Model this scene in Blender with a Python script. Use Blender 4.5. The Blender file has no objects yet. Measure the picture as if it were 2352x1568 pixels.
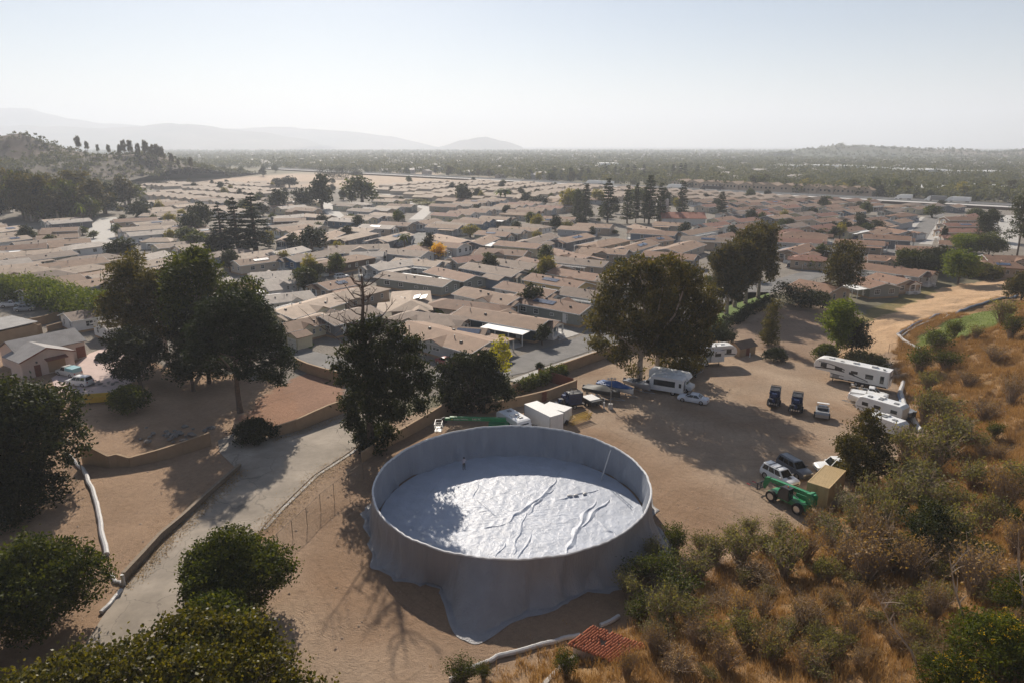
import bpy, math, random
import numpy as np
from mathutils import Vector, Matrix
R = math.radians
scene = bpy.context.scene
COL = scene.collection

# ---------------------------------------------------------------- camera
CAM_H, PITCH = 40.0, R(16.0)
cam_d = bpy.data.cameras.new('camera')
cam = bpy.data.objects.new('camera', cam_d); COL.objects.link(cam)
cam_d.lens = 24.0; cam_d.sensor_width = 36.0; cam_d.sensor_fit = 'HORIZONTAL'
cam_d.clip_start = 0.5; cam_d.clip_end = 60000
cam.location = (0, 0, CAM_H)
cam.rotation_euler = (R(90) - PITCH, 0, 0)
scene.camera = cam

# ---------------------------------------------------------------- sky and sun
SUN_EL, SUN_AZ = R(31.0), R(-15.0)          # azimuth from +Y (view direction) towards +X
world = bpy.data.worlds.new('World'); scene.world = world; world.use_nodes = True
wn = world.node_tree.nodes; wl = world.node_tree.links
sky = wn.new('ShaderNodeTexSky'); sky.sky_type = 'NISHITA'; sky.sun_disc = False
sky.sun_elevation = SUN_EL; sky.sun_rotation = SUN_AZ
sky.altitude = 300; sky.air_density = 1.0; sky.dust_density = 0.6; sky.ozone_density = 2.5
wl.new(sky.outputs[0], wn['Background'].inputs[0])
wn['Background'].inputs[1].default_value = 0.05
sd = bpy.data.lights.new('sun', 'SUN'); sd.energy = 5.0; sd.angle = R(0.6); sd.color = (1.0, 0.90, 0.77)
sun = bpy.data.objects.new('sun', sd); COL.objects.link(sun)
SV = Vector((math.sin(SUN_AZ) * math.cos(SUN_EL), math.cos(SUN_AZ) * math.cos(SUN_EL), math.sin(SUN_EL)))
sun.rotation_euler = SV.to_track_quat('Z', 'Y').to_euler()
sun.location = (0, 0, 120)
vs = scene.view_settings
vs.view_transform = 'Standard'; vs.look = 'None'; vs.gamma = 1.0; vs.exposure = 0.6
vs.use_curve_mapping = False
scene.render.engine = 'CYCLES'
cy = scene.cycles
cy.use_denoising = True
cy.max_bounces = 5; cy.diffuse_bounces = 2; cy.glossy_bounces = 2; cy.transmission_bounces = 3
cy.transparent_max_bounces = 8; cy.volume_bounces = 2
cy.use_adaptive_sampling = True; cy.adaptive_threshold = 0.02
cy.sample_clamp_indirect = 4.0

# ---------------------------------------------------------------- picture coordinates -> the place
# survey of the photograph at 2352 x 1568: F = focal length in those pixels
F, CX, CY = 1568.0, 1176.0, 784.0
_s, _c = math.sin(PITCH), math.cos(PITCH)
def ray(x, y):
    dx, dy = (x - CX) / F, (CY - y) / F
    return (dx, _c + dy * _s, -_s + dy * _c)
def G(x, y, z=0.0):
    d = ray(x, y); t = (z - CAM_H) / d[2]
    return Vector((d[0] * t, d[1] * t, z))
def at(x, y, Y):                       # point on that sight line at ground distance Y
    d = ray(x, y); t = Y / d[1]
    return Vector((d[0] * t, Y, CAM_H + d[2] * t))
def proj(p):
    Y, Z = p[1], p[2] - CAM_H
    dep = Y * _c - Z * _s; up = Y * _s + Z * _c
    return (CX + F * p[0] / dep, CY - F * up / dep)

# ---------------------------------------------------------------- tags
def tag(o, label=None, cat=None, group=None, kind=None):
    if label: o['label'] = label
    if cat: o['category'] = cat
    if group: o['group'] = group
    if kind: o['kind'] = kind
    return o
def empty(name, loc=(0, 0, 0), rz=0.0, sc=(1, 1, 1)):
    o = bpy.data.objects.new(name, None); COL.objects.link(o)
    o.location = loc; o.rotation_euler = (0, 0, rz); o.scale = sc
    o.empty_display_size = 0.2
    return o
def link(name, me, parent=None, loc=None, rz=None):
    o = bpy.data.objects.new(name, me); COL.objects.link(o)
    if parent: o.parent = parent
    if loc is not None: o.location = loc
    if rz is not None: o.rotation_euler = (0, 0, rz)
    return o
KIDS = {}
def copy_tree(o, parent=None):
    c = o.copy(); COL.objects.link(c); c.parent = parent
    for ch in o.children: copy_tree(ch, c)
    return c

# ---------------------------------------------------------------- mesh builder
class MB:
    def __init__(s): s.v = []; s.f = []; s.m = []; s.cm = 0
    def add(s, vs, fs):
        b = len(s.v); s.v += [tuple(p) for p in vs]
        for f in fs: s.f.append(tuple(i + b for i in f)); s.m.append(s.cm)
        return s
    def box(s, c, d, rz=0.0, rx=0.0, ry=0.0, taper=1.0):
        hx, hy, hz = d[0] / 2, d[1] / 2, d[2] / 2
        M = Matrix.Rotation(rz, 3, 'Z') @ Matrix.Rotation(ry, 3, 'Y') @ Matrix.Rotation(rx, 3, 'X')
        pts = []
        for z in (-1, 1):
            k = taper if z > 0 else 1.0
            for x, y in ((-1, -1), (1, -1), (1, 1), (-1, 1)):
                pts.append(M @ Vector((x * hx * k, y * hy * k, z * hz)) + Vector(c))
        return s.add(pts, [(3, 2, 1, 0), (4, 5, 6, 7), (0, 1, 5, 4), (1, 2, 6, 5), (2, 3, 7, 6), (3, 0, 4, 7)])
    def prism(s, poly, z0, z1):
        n = len(poly)
        pts = [(p[0], p[1], z0) for p in poly] + [(p[0], p[1], z1) for p in poly]
        return s.add(pts, [tuple(range(n - 1, -1, -1)), tuple(range(n, 2 * n))] + [(i, (i + 1) % n, n + (i + 1) % n, n + i) for i in range(n)])
    def xz(s, poly, y0, y1):             # profile in x,z extruded along y
        n = len(poly)
        pts = [(p[0], y0, p[1]) for p in poly] + [(p[0], y1, p[1]) for p in poly]
        return s.add(pts, [tuple(range(n)), tuple(range(2 * n - 1, n - 1, -1))] + [((i + 1) % n, i, n + i, n + (i + 1) % n) for i in range(n)])
    def yz(s, poly, x0, x1):
        n = len(poly)
        pts = [(x0, p[0], p[1]) for p in poly] + [(x1, p[0], p[1]) for p in poly]
        return s.add(pts, [tuple(range(n - 1, -1, -1)), tuple(range(n, 2 * n))] + [(i, (i + 1) % n, n + (i + 1) % n, n + i) for i in range(n)])
    def cyl(s, p0, p1, r0, r1=None, n=10, caps=True):
        if r1 is None: r1 = r0
        p0, p1 = Vector(p0), Vector(p1); d = (p1 - p0)
        if d.length < 1e-6: return s
        d.normalize()
        a = d.orthogonal().normalized(); b = d.cross(a)
        pts = []
        for p, r in ((p0, r0), (p1, r1)):
            for i in range(n):
                t = 2 * math.pi * i / n
                pts.append(p + a * (r * math.cos(t)) + b * (r * math.sin(t)))
        fs = [(i, (i + 1) % n, n + (i + 1) % n, n + i) for i in range(n)]
        if caps: fs += [tuple(range(n - 1, -1, -1)), tuple(range(n, 2 * n))]
        return s.add(pts, fs)
    def tube(s, pts, r, n=8, r1=None, caps=True):
        pts = [Vector(p) for p in pts]; m = len(pts)
        rs = r if isinstance(r, (list, tuple)) else [r + ((r1 if r1 is not None else r) - r) * i / max(1, m - 1) for i in range(m)]
        ref = None; out = []
        for i, p in enumerate(pts):
            d = (pts[min(i + 1, m - 1)] - pts[max(i - 1, 0)])
            if d.length < 1e-9: d = Vector((0, 0, 1))
            d.normalize()
            a = d.orthogonal() if ref is None else ref - d * ref.dot(d)
            if a.length < 1e-6: a = d.orthogonal()
            a.normalize(); ref = a; b = d.cross(a)
            for k in range(n):
                t = 2 * math.pi * k / n
                out.append(p + a * (rs[i] * math.cos(t)) + b * (rs[i] * math.sin(t)))
        fs = [(i * n + k, i * n + (k + 1) % n, (i + 1) * n + (k + 1) % n, (i + 1) * n + k) for i in range(m - 1) for k in range(n)]
        if caps: fs += [tuple(range(n - 1, -1, -1)), tuple(range((m - 1) * n, m * n))]
        return s.add(out, fs)
    def loft(s, rings, caps=True):
        n = len(rings[0]); out = [p for r in rings for p in r]
        fs = [(i * n + k, i * n + (k + 1) % n, (i + 1) * n + (k + 1) % n, (i + 1) * n + k) for i in range(len(rings) - 1) for k in range(n)]
        if caps: fs += [tuple(range(n - 1, -1, -1)), tuple(range((len(rings) - 1) * n, len(rings) * n))]
        return s.add(out, fs)
    def mesh(s, name, mats, smooth=False):
        me = bpy.data.meshes.new(name); me.from_pydata(s.v, [], s.f)
        if not isinstance(mats, (list, tuple)): mats = [mats]
        for m in mats: me.materials.append(m)
        if len(mats) > 1: me.polygons.foreach_set('material_index', s.m)
        if smooth:
            me.shade_smooth(); me.set_sharp_from_angle(angle=R(40))
        me.update(); return me
    def build(s, name, mats, parent=None, smooth=False, loc=None, rz=None):
        return link(name, s.mesh(name, mats, smooth), parent, loc, rz)

def np_mesh(name, verts, faces, mat, n=4, attr=None, smooth=False):
    """verts (N,3), faces (M,n) arrays, one material; attr: per-vertex float 'tint'."""
    me = bpy.data.meshes.new(name)
    V, Fc = len(verts), len(faces)
    me.vertices.add(V); me.vertices.foreach_set('co', np.ascontiguousarray(verts, dtype=np.float32).ravel())
    me.loops.add(Fc * n); me.loops.foreach_set('vertex_index', np.ascontiguousarray(faces, dtype=np.int32).ravel())
    me.polygons.add(Fc); me.polygons.foreach_set('loop_start', np.arange(0, Fc * n, n, dtype=np.int32))
    if attr is not None:
        for k, a in attr.items():
            if a.ndim == 1:
                at_ = me.attributes.new(k, 'FLOAT', 'POINT'); at_.data.foreach_set('value', a.astype(np.float32))
            else:
                at_ = me.attributes.new(k, 'FLOAT_COLOR', 'POINT')
                at_.data.foreach_set('color', np.ascontiguousarray(np.c_[a, np.ones(len(a))], dtype=np.float32).ravel())
    me.materials.append(mat)
    me.update(calc_edges=True)
    if smooth: me.shade_smooth()
    return me
# ================================================================ materials
def new_mat(name):
    m = bpy.data.materials.new(name); m.use_nodes = True
    nt = m.node_tree; b = nt.nodes['Principled BSDF']
    return m, nt, b
def N(nt, t, **kw):
    n = nt.nodes.new(t)
    for k, v in kw.items():
        if k.startswith('i_'):
            key = k[2:]; key = int(key) if key.isdigit() else key
            n.inputs[key].default_value = v
        else: setattr(n, k, v)
    return n
def pmat(name, col, rough=0.7, var=0.12, scale=1.5, bump=0.0, bscale=20.0, spec=0.3, metal=0.0, objcol=False, col2=None, detail=6, crack=0.0):
    """procedural paint / plaster / soil: base colour broken up by two noises"""
    m, nt, b = new_mat(name); L = nt.links
    b.inputs['Roughness'].default_value = rough; b.inputs['Metallic'].default_value = metal
    b.inputs['Specular IOR Level'].default_value = spec
    tc = N(nt, 'ShaderNodeTexCoord')
    nz = N(nt, 'ShaderNodeTexNoise', i_Scale=scale, i_Detail=detail, i_Roughness=0.65)
    L.new(tc.outputs['Object'], nz.inputs['Vector'])
    hs = N(nt, 'ShaderNodeMapRange', i_1=0.3, i_2=0.7, i_3=1.0 - var, i_4=1.0 + var)
    L.new(nz.outputs['Fac'], hs.inputs[0])
    mul = N(nt, 'ShaderNodeVectorMath', operation='SCALE')
    if objcol:
        oi = N(nt, 'ShaderNodeObjectInfo'); src = oi.outputs['Color']
    elif col2 is not None:
        mx = N(nt, 'ShaderNodeMix', data_type='RGBA'); mx.inputs[6].default_value = (*col, 1); mx.inputs[7].default_value = (*col2, 1)
        n2 = N(nt, 'ShaderNodeTexNoise', i_Scale=scale * 0.37, i_Detail=5.0)
        L.new(tc.outputs['Object'], n2.inputs['Vector'])
        mr = N(nt, 'ShaderNodeMapRange', i_1=0.38, i_2=0.62); L.new(n2.outputs['Fac'], mr.inputs[0])
        L.new(mr.outputs[0], mx.inputs[0]); src = mx.outputs[2]
    else:
        rgb = N(nt, 'ShaderNodeRGB'); rgb.outputs[0].default_value = (*col, 1); src = rgb.outputs[0]
    L.new(src, mul.inputs[0]); L.new(hs.outputs[0], mul.inputs['Scale'])
    outc = mul.outputs[0]
    if crack:
        nw = N(nt, 'ShaderNodeTexNoise', i_Scale=.9, i_Detail=5.0); L.new(tc.outputs['Object'], nw.inputs['Vector'])
        va = N(nt, 'ShaderNodeVectorMath', operation='MULTIPLY_ADD'); va.inputs[1].default_value = (1.6, 1.6, 0); L.new(nw.outputs['Color'], va.inputs[0]); L.new(tc.outputs['Object'], va.inputs[2])
        vo = N(nt, 'ShaderNodeTexVoronoi', feature='DISTANCE_TO_EDGE', i_Scale=crack); L.new(va.outputs[0], vo.inputs['Vector'])
        cm = N(nt, 'ShaderNodeMapRange', i_1=.003, i_2=.010, i_3=.72, i_4=1.0); L.new(vo.outputs['Distance'], cm.inputs[0])
        st = N(nt, 'ShaderNodeTexNoise', i_Scale=.22, i_Detail=6.0, i_Roughness=.7); L.new(tc.outputs['Object'], st.inputs['Vector'])
        sm = N(nt, 'ShaderNodeMapRange', i_1=.35, i_2=.7, i_3=.8, i_4=1.12); L.new(st.outputs['Fac'], sm.inputs[0])
        mm = N(nt, 'ShaderNodeMath', operation='MULTIPLY'); L.new(cm.outputs[0], mm.inputs[0]); L.new(sm.outputs[0], mm.inputs[1])
        m3 = N(nt, 'ShaderNodeVectorMath', operation='SCALE'); L.new(outc, m3.inputs[0]); L.new(mm.outputs[0], m3.inputs['Scale']); outc = m3.outputs[0]
    L.new(outc, b.inputs['Base Color'])
    if bump > 0:
        bz = N(nt, 'ShaderNodeTexNoise', i_Scale=bscale, i_Detail=4.0)
        L.new(tc.outputs['Object'], bz.inputs['Vector'])
        bp = N(nt, 'ShaderNodeBump', i_Strength=bump, i_Distance=0.05)
        L.new(bz.outputs['Fac'], bp.inputs['Height']); L.new(bp.outputs[0], b.inputs['Normal'])
    return m
def leaf_mat(name, c0, c1, trans=0.35, rough=0.6, spec=0.12, tcol=None):
    m, nt, b = new_mat(name); L = nt.links
    at_ = N(nt, 'ShaderNodeAttribute', attribute_name='tint')
    mx = N(nt, 'ShaderNodeMix', data_type='RGBA'); mx.inputs[6].default_value = (*c0, 1); mx.inputs[7].default_value = (*c1, 1)
    L.new(at_.outputs['Fac'], mx.inputs[0])
    oi = N(nt, 'ShaderNodeObjectInfo')
    hs = N(nt, 'ShaderNodeHueSaturation')
    mr = N(nt, 'ShaderNodeMapRange', i_3=0.78, i_4=1.22); L.new(oi.outputs['Random'], mr.inputs[0])
    L.new(mr.outputs[0], hs.inputs['Value']); L.new(mx.outputs[2], hs.inputs['Color'])
    L.new(hs.outputs[0], b.inputs['Base Color'])
    b.inputs['Roughness'].default_value = rough; b.inputs['Specular IOR Level'].default_value = spec
    tr = N(nt, 'ShaderNodeBsdfTranslucent')
    t2 = N(nt, 'ShaderNodeMix', data_type='RGBA', blend_type='MULTIPLY'); t2.inputs[0].default_value = 1.0
    t2.inputs[7].default_value = (*(tcol or (1.6, 1.5, 0.6)), 1)
    L.new(hs.outputs[0], t2.inputs[6]); L.new(t2.outputs[2], tr.inputs[0])
    ms = N(nt, 'ShaderNodeMixShader'); ms.inputs[0].default_value = trans
    L.new(b.outputs[0], ms.inputs[1]); L.new(tr.outputs[0], ms.inputs[2])
    L.new(ms.outputs[0], nt.nodes['Material Output'].inputs[0])
    return m
M = {}
M['white'] = pmat('white_paint', (.72, .71, .68), .45, .06, 2.0)
M['trim'] = pmat('trim_white', (.75, .74, .71), .6, .05, 3.0)
M['glass'] = pmat('window_glass', (.025, .03, .035), .12, .2, .8, spec=.5)
M['carglass'] = pmat('car_glass', (.012, .014, .016), .06, .1, .8, spec=.6)
M['black'] = pmat('black_rubber', (.018, .018, .018), .75, .2, 6.0)
M['dark'] = pmat('dark_metal', (.035, .035, .04), .5, .25, 4.0)
M['chrome'] = pmat('bright_metal', (.55, .55, .56), .28, .1, 5.0, metal=.9)
M['galv'] = pmat('galvanised', (.30, .30, .30), .5, .15, 5.0, metal=.4)
M['alu'] = pmat('ladder_aluminium', (.55, .56, .58), .4, .1, 5.0, metal=.5)
M['paint'] = pmat('vehicle_paint', (1, 1, 1), .28, .05, 1.5, spec=.5, objcol=True)
M['wall'] = pmat('house_siding', (1, 1, 1), .75, .07, 1.2, objcol=True)
M['lamp'] = pmat('lamp_lens', (.7, .65, .55), .15, .1, 8.0, spec=.6)
M['red'] = pmat('red_lens', (.35, .02, .015), .25, .1, 8.0, spec=.5)
M['orange'] = pmat('orange_paint', (.55, .16, .03), .45, .1, 4.0)
M['yellow'] = pmat('yellow_steel', (.62, .40, .05), .5, .12, 3.0)
M['green'] = pmat('green_machine_paint', (.015, .20, .075), .38, .15, 1.5, spec=.5)
M['blue'] = pmat('blue_machine_paint', (.018, .035, .10), .35, .3, 3.0, spec=.5)
M['bluecover'] = pmat('blue_boat_cover', (.03, .09, .24), .55, .2, 1.5, bump=.5, bscale=4)
M['blackcover'] = pmat('black_boat_cover', (.02, .022, .025), .6, .2, 1.5, bump=.4, bscale=4)
M['stucco'] = pmat('stucco', (.62, .50, .43), .9, .07, .9, bump=.25, bscale=30)
M['block'] = pmat('tan_block_wall', (.36, .25, .155), .9, .13, .6, bump=.3, bscale=10)
M['fence_red'] = pmat('red_brown_fence', (.20, .075, .05), .85, .2, 3.0)
M['wood'] = pmat('weathered_wood', (.22, .17, .12), .85, .25, 4.0)
M['bark'] = pmat('bark', (.12, .09, .07), .9, .3, 3.0, bump=.6, bscale=6)
M['bark_pale'] = pmat('eucalyptus_bark', (.36, .29, .23), .85, .25, 1.4, bump=.3, bscale=5)
M['twig'] = pmat('dry_twigs', (.27, .20, .14), .9, .25, 2.0)
M['container'] = pmat('tan_container_paint', (.52, .38, .20), .6, .08, .8)
M['asphalt'] = pmat('asphalt', (.155, .15, .145), .9, .13, .35, bump=.2, bscale=40, col2=(.19, .18, .17), crack=.12)
M['oldroad'] = pmat('old_concrete_drive', (.345, .295, .24), .92, .12, .5, bump=.3, bscale=25, col2=(.275, .235, .19), crack=.17)
M['concrete'] = pmat('concrete', (.42, .40, .37), .9, .1, .6, bump=.2, bscale=30)
M['pink_slab'] = pmat('pink_patio_slab', (.52, .40, .36), .9, .12, .5, bump=.2, bscale=20)
M['freeway'] = pmat('freeway_concrete', (.50, .48, .45), .9, .08, .05)
M['pipe'] = pmat('pale_hose_fabric', (.48, .47, .46), .42, .1, 3.0, bump=.4, bscale=6)
M['pipe_blue'] = pmat('blue_hose_fabric', (.16, .20, .27), .45, .2, 1.2, bump=.4, bscale=6)
M['tile'] = pmat('clay_tile', (.50, .155, .07), .9, .35, 1.6, col2=(.33, .12, .07))
M['rock'] = pmat('rock', (.22, .20, .18), .9, .25, 1.0, bump=.6, bscale=4)
M['warehouse'] = pmat('warehouse_wall', (.66, .66, .66), .7, .05, .05)
M['redtile'] = pmat('red_tile_roof', (.30, .12, .08), .85, .15, .8)
M['skin'] = pmat('skin', (.38, .22, .15), .6, .05, 5.0)
M['shirt'] = pmat('pale_shirt', (.48, .42, .47), .8, .08, 8.0)
M['trousers'] = pmat('dark_trousers', (.05, .045, .05), .85, .15, 8.0)
M['solar'] = pmat('solar_cells', (.05, .07, .12), .12, .15, 1.0, spec=.8)
M['tarp_heap'] = pmat('dark_tarp', (.03, .035, .03), .6, .4, 2.0, bump=.7, bscale=4)

# shingle roof: courses of shingles across the slope, colour from the object
def roof_mat():
    m, nt, b = new_mat('asphalt_shingles'); L = nt.links
    tc = N(nt, 'ShaderNodeTexCoord'); oi = N(nt, 'ShaderNodeObjectInfo')
    n1 = N(nt, 'ShaderNodeTexNoise', i_Scale=.55, i_Detail=6.0); L.new(tc.outputs['Object'], n1.inputs['Vector'])
    n2 = N(nt, 'ShaderNodeTexNoise', i_Scale=9.0, i_Detail=3.0); L.new(tc.outputs['Object'], n2.inputs['Vector'])
    wv = N(nt, 'ShaderNodeTexWave', bands_direction='Y', i_Scale=1.1, i_Distortion=.3); L.new(tc.outputs['Object'], wv.inputs['Vector'])
    a = N(nt, 'ShaderNodeMapRange', i_1=.3, i_2=.7, i_3=.82, i_4=1.15); L.new(n1.outputs['Fac'], a.inputs[0])
    c = N(nt, 'ShaderNodeMapRange', i_1=.3, i_2=.7, i_3=.85, i_4=1.15); L.new(n2.outputs['Fac'], c.inputs[0])
    d = N(nt, 'ShaderNodeMapRange', i_1=.0, i_2=.3, i_3=.9, i_4=1.0); L.new(wv.outputs['Fac'], d.inputs[0])
    m1 = N(nt, 'ShaderNodeMath', operation='MULTIPLY'); L.new(a.outputs[0], m1.inputs[0]); L.new(c.outputs[0], m1.inputs[1])
    m2 = N(nt, 'ShaderNodeMath', operation='MULTIPLY'); L.new(m1.outputs[0], m2.inputs[0]); L.new(d.outputs[0], m2.inputs[1])
    mul = N(nt, 'ShaderNodeVectorMath', operation='SCALE')
    L.new(oi.outputs['Color'], mul.inputs[0]); L.new(m2.outputs[0], mul.inputs['Scale']); L.new(mul.outputs[0], b.inputs['Base Color'])
    b.inputs['Roughness'].default_value = .82; b.inputs['Specular IOR Level'].default_value = .25
    bp = N(nt, 'ShaderNodeBump', i_Strength=.3, i_Distance=.03); L.new(n2.outputs['Fac'], bp.inputs['Height']); L.new(bp.outputs[0], b.inputs['Normal'])
    return m
M['roof'] = roof_mat()

# vinyl liner of the basin: creased, slightly glossy
def liner_mat(name, col, rough, bump, spec=.5, sc=1.0, zs=1.0):
    m, nt, b = new_mat(name); L = nt.links
    tc0 = N(nt, 'ShaderNodeTexCoord'); tc = N(nt, 'ShaderNodeMapping'); tc.inputs['Scale'].default_value = (1, 1, zs); L.new(tc0.outputs['Object'], tc.inputs[0])
    n1 = N(nt, 'ShaderNodeTexNoise', i_Scale=.5 * sc, i_Detail=4.0); L.new(tc.outputs[0], n1.inputs['Vector'])
    a = N(nt, 'ShaderNodeMapRange', i_1=.3, i_2=.7, i_3=.9, i_4=1.08); L.new(n1.outputs['Fac'], a.inputs[0])
    rgb = N(nt, 'ShaderNodeRGB'); rgb.outputs[0].default_value = (*col, 1)
    mul = N(nt, 'ShaderNodeVectorMath', operation='SCALE'); L.new(rgb.outputs[0], mul.inputs[0]); L.new(a.outputs[0], mul.inputs['Scale'])
    L.new(mul.outputs[0], b.inputs['Base Color'])
    b.inputs['Roughness'].default_value = rough; b.inputs['Specular IOR Level'].default_value = spec
    vo = N(nt, 'ShaderNodeTexVoronoi', feature='DISTANCE_TO_EDGE', i_Scale=.8 * sc)
    nw = N(nt, 'ShaderNodeTexNoise', i_Scale=1.2 * sc, i_Detail=2.0); L.new(tc.outputs[0], nw.inputs['Vector'])
    va = N(nt, 'ShaderNodeVectorMath', operation='MULTIPLY_ADD'); va.inputs[1].default_value = (1.6, 1.6, 1.6)
    L.new(nw.outputs['Color'], va.inputs[0]); L.new(tc.outputs[0], va.inputs[2]); L.new(va.outputs[0], vo.inputs['Vector'])
    mr = N(nt, 'ShaderNodeMapRange', i_1=0.0, i_2=.12, i_3=1.0, i_4=0.0); L.new(vo.outputs['Distance'], mr.inputs[0])
    n3 = N(nt, 'ShaderNodeTexNoise', i_Scale=2.4 * sc, i_Detail=5.0, i_Roughness=.6, i_Distortion=1.2); L.new(tc.outputs[0], n3.inputs['Vector'])
    ad = N(nt, 'ShaderNodeMath', operation='MULTIPLY_ADD', i_1=.35); L.new(mr.outputs[0], ad.inputs[0]); L.new(n3.outputs['Fac'], ad.inputs[2])
    bp = N(nt, 'ShaderNodeBump', i_Strength=bump, i_Distance=.12); L.new(ad.outputs[0], bp.inputs['Height']); L.new(bp.outputs[0], b.inputs['Normal'])
    return m
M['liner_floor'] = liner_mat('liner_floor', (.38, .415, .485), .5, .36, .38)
M['liner_in'] = liner_mat('liner_inner_shaded', (.26, .28, .32), .5, .6, .5, 1.6, .12)  # darker than the floor sheet: the wall's shade is put into the colour
M['liner_out'] = liner_mat('liner_outer_shaded', (.27, .26, .262), .55, .6, .4, 1.4, .14)  # same vinyl, lowered in tone: shade of the backlit side is painted in
M['rim'] = pmat('rim_band', (.62, .62, .62), .5, .1, 3.0)

# ground: colour per vertex = what the soil is there, broken up in the shader
def ground_mat():
    m, nt, b = new_mat('soil'); L = nt.links
    tc = N(nt, 'ShaderNodeTexCoord'); at_ = N(nt, 'ShaderNodeAttribute', attribute_name='soil')
    n1 = N(nt, 'ShaderNodeTexNoise', i_Scale=.12, i_Detail=7.0, i_Roughness=.6); L.new(tc.outputs['Object'], n1.inputs['Vector'])
    n2 = N(nt, 'ShaderNodeTexNoise', i_Scale=1.6, i_Detail=7.0, i_Roughness=.7); L.new(tc.outputs['Object'], n2.inputs['Vector'])
    n3 = N(nt, 'ShaderNodeTexNoise', i_Scale=9.0, i_Detail=4.0, i_Roughness=.7); L.new(tc.outputs['Object'], n3.inputs['Vector'])
    a = N(nt, 'ShaderNodeMapRange', i_1=.3, i_2=.7, i_3=.84, i_4=1.14); L.new(n1.outputs['Fac'], a.inputs[0])
    c = N(nt, 'ShaderNodeMapRange', i_1=.3, i_2=.7, i_3=.85, i_4=1.15); L.new(n2.outputs['Fac'], c.inputs[0])
    d = N(nt, 'ShaderNodeMapRange', i_1=.3, i_2=.7, i_3=.86, i_4=1.14); L.new(n3.outputs['Fac'], d.inputs[0])
    m1 = N(nt, 'ShaderNodeMath', operation='MULTIPLY'); L.new(a.outputs[0], m1.inputs[0]); L.new(c.outputs[0], m1.inputs[1])
    m2 = N(nt, 'ShaderNodeMath', operation='MULTIPLY'); L.new(m1.outputs[0], m2.inputs[0]); L.new(d.outputs[0], m2.inputs[1])
    mul = N(nt, 'ShaderNodeVectorMath', operation='SCALE'); L.new(at_.outputs['Color'], mul.inputs[0]); L.new(m2.outputs[0], mul.inputs['Scale'])
    L.new(mul.outputs[0], b.inputs['Base Color'])
    b.inputs['Roughness'].default_value = .95; b.inputs['Specular IOR Level'].default_value = .12
    ad = N(nt, 'ShaderNodeMath', operation='MULTIPLY_ADD', i_1=.8); L.new(n3.outputs['Fac'], ad.inputs[0]); L.new(n2.outputs['Fac'], ad.inputs[2])
    # wheel tracks circling the basin and running across the lot
    sp = N(nt, 'ShaderNodeVectorMath', operation='SUBTRACT'); sp.inputs[1].default_value = (0, 69.3, 0); L.new(tc.outputs['Object'], sp.inputs[0])
    ln = N(nt, 'ShaderNodeVectorMath', operation='LENGTH'); L.new(sp.outputs[0], ln.inputs[0])
    wob = N(nt, 'ShaderNodeMath', operation='MULTIPLY_ADD', i_1=7.0); L.new(n1.outputs['Fac'], wob.inputs[0]); L.new(ln.outputs['Value'], wob.inputs[2])
    tk = N(nt, 'ShaderNodeMath', operation='MULTIPLY', i_1=7.5); L.new(wob.outputs[0], tk.inputs[0])
    sn = N(nt, 'ShaderNodeMath', operation='SINE'); L.new(tk.outputs[0], sn.inputs[0])
    pw = N(nt, 'ShaderNodeMath', operation='POWER', i_1=3.0); ab = N(nt, 'ShaderNodeMath', operation='ABSOLUTE'); L.new(sn.outputs[0], ab.inputs[0]); L.new(ab.outputs[0], pw.inputs[0])
    near = N(nt, 'ShaderNodeMapRange', i_1=15.0, i_2=48.0, i_3=.22, i_4=0.0); L.new(ln.outputs['Value'], near.inputs[0])
    n4 = N(nt, 'ShaderNodeTexNoise', i_Scale=.35, i_Detail=3.0); L.new(tc.outputs['Object'], n4.inputs['Vector'])
    mk = N(nt, 'ShaderNodeMapRange', i_1=.45, i_2=.62); L.new(n4.outputs['Fac'], mk.inputs[0])
    k1 = N(nt, 'ShaderNodeMath', operation='MULTIPLY'); L.new(near.outputs[0], k1.inputs[0]); L.new(mk.outputs[0], k1.inputs[1])
    k2 = N(nt, 'ShaderNodeMath', operation='MULTIPLY_ADD'); L.new(pw.outputs[0], k2.inputs[0]); L.new(k1.outputs[0], k2.inputs[1]); L.new(ad.outputs[0], k2.inputs[2])
    def ruts(rot, freq, amt, mseed):
        mp = N(nt, 'ShaderNodeMapping'); mp.inputs['Rotation'].default_value = (0, 0, rot); mp.inputs['Location'].default_value = (mseed * 13.0, mseed * 7.0, 0); L.new(tc.outputs['Object'], mp.inputs[0])
        nd = N(nt, 'ShaderNodeTexNoise', i_Scale=.035, i_Detail=2.0); L.new(mp.outputs[0], nd.inputs['Vector'])
        sx = N(nt, 'ShaderNodeSeparateXYZ'); L.new(mp.outputs[0], sx.inputs[0])
        f1 = N(nt, 'ShaderNodeMath', operation='MULTIPLY_ADD', i_1=22.0); L.new(nd.outputs['Fac'], f1.inputs[0]); L.new(sx.outputs['X'], f1.inputs[2])
        f2 = N(nt, 'ShaderNodeMath', operation='MULTIPLY', i_1=freq); L.new(f1.outputs[0], f2.inputs[0])
        f3 = N(nt, 'ShaderNodeMath', operation='SINE'); L.new(f2.outputs[0], f3.inputs[0])
        f4 = N(nt, 'ShaderNodeMapRange', i_1=.80, i_2=.97); L.new(f3.outputs[0], f4.inputs[0])
        ns = N(nt, 'ShaderNodeTexNoise', i_Scale=.09, i_Detail=4.0); L.new(mp.outputs[0], ns.inputs['Vector'])
        f5 = N(nt, 'ShaderNodeMapRange', i_1=.5, i_2=.6, i_4=amt); L.new(ns.outputs['Fac'], f5.inputs[0])
        f6 = N(nt, 'ShaderNodeMath', operation='MULTIPLY'); L.new(f4.outputs[0], f6.inputs[0]); L.new(f5.outputs[0], f6.inputs[1]); return f6.outputs[0]
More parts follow.
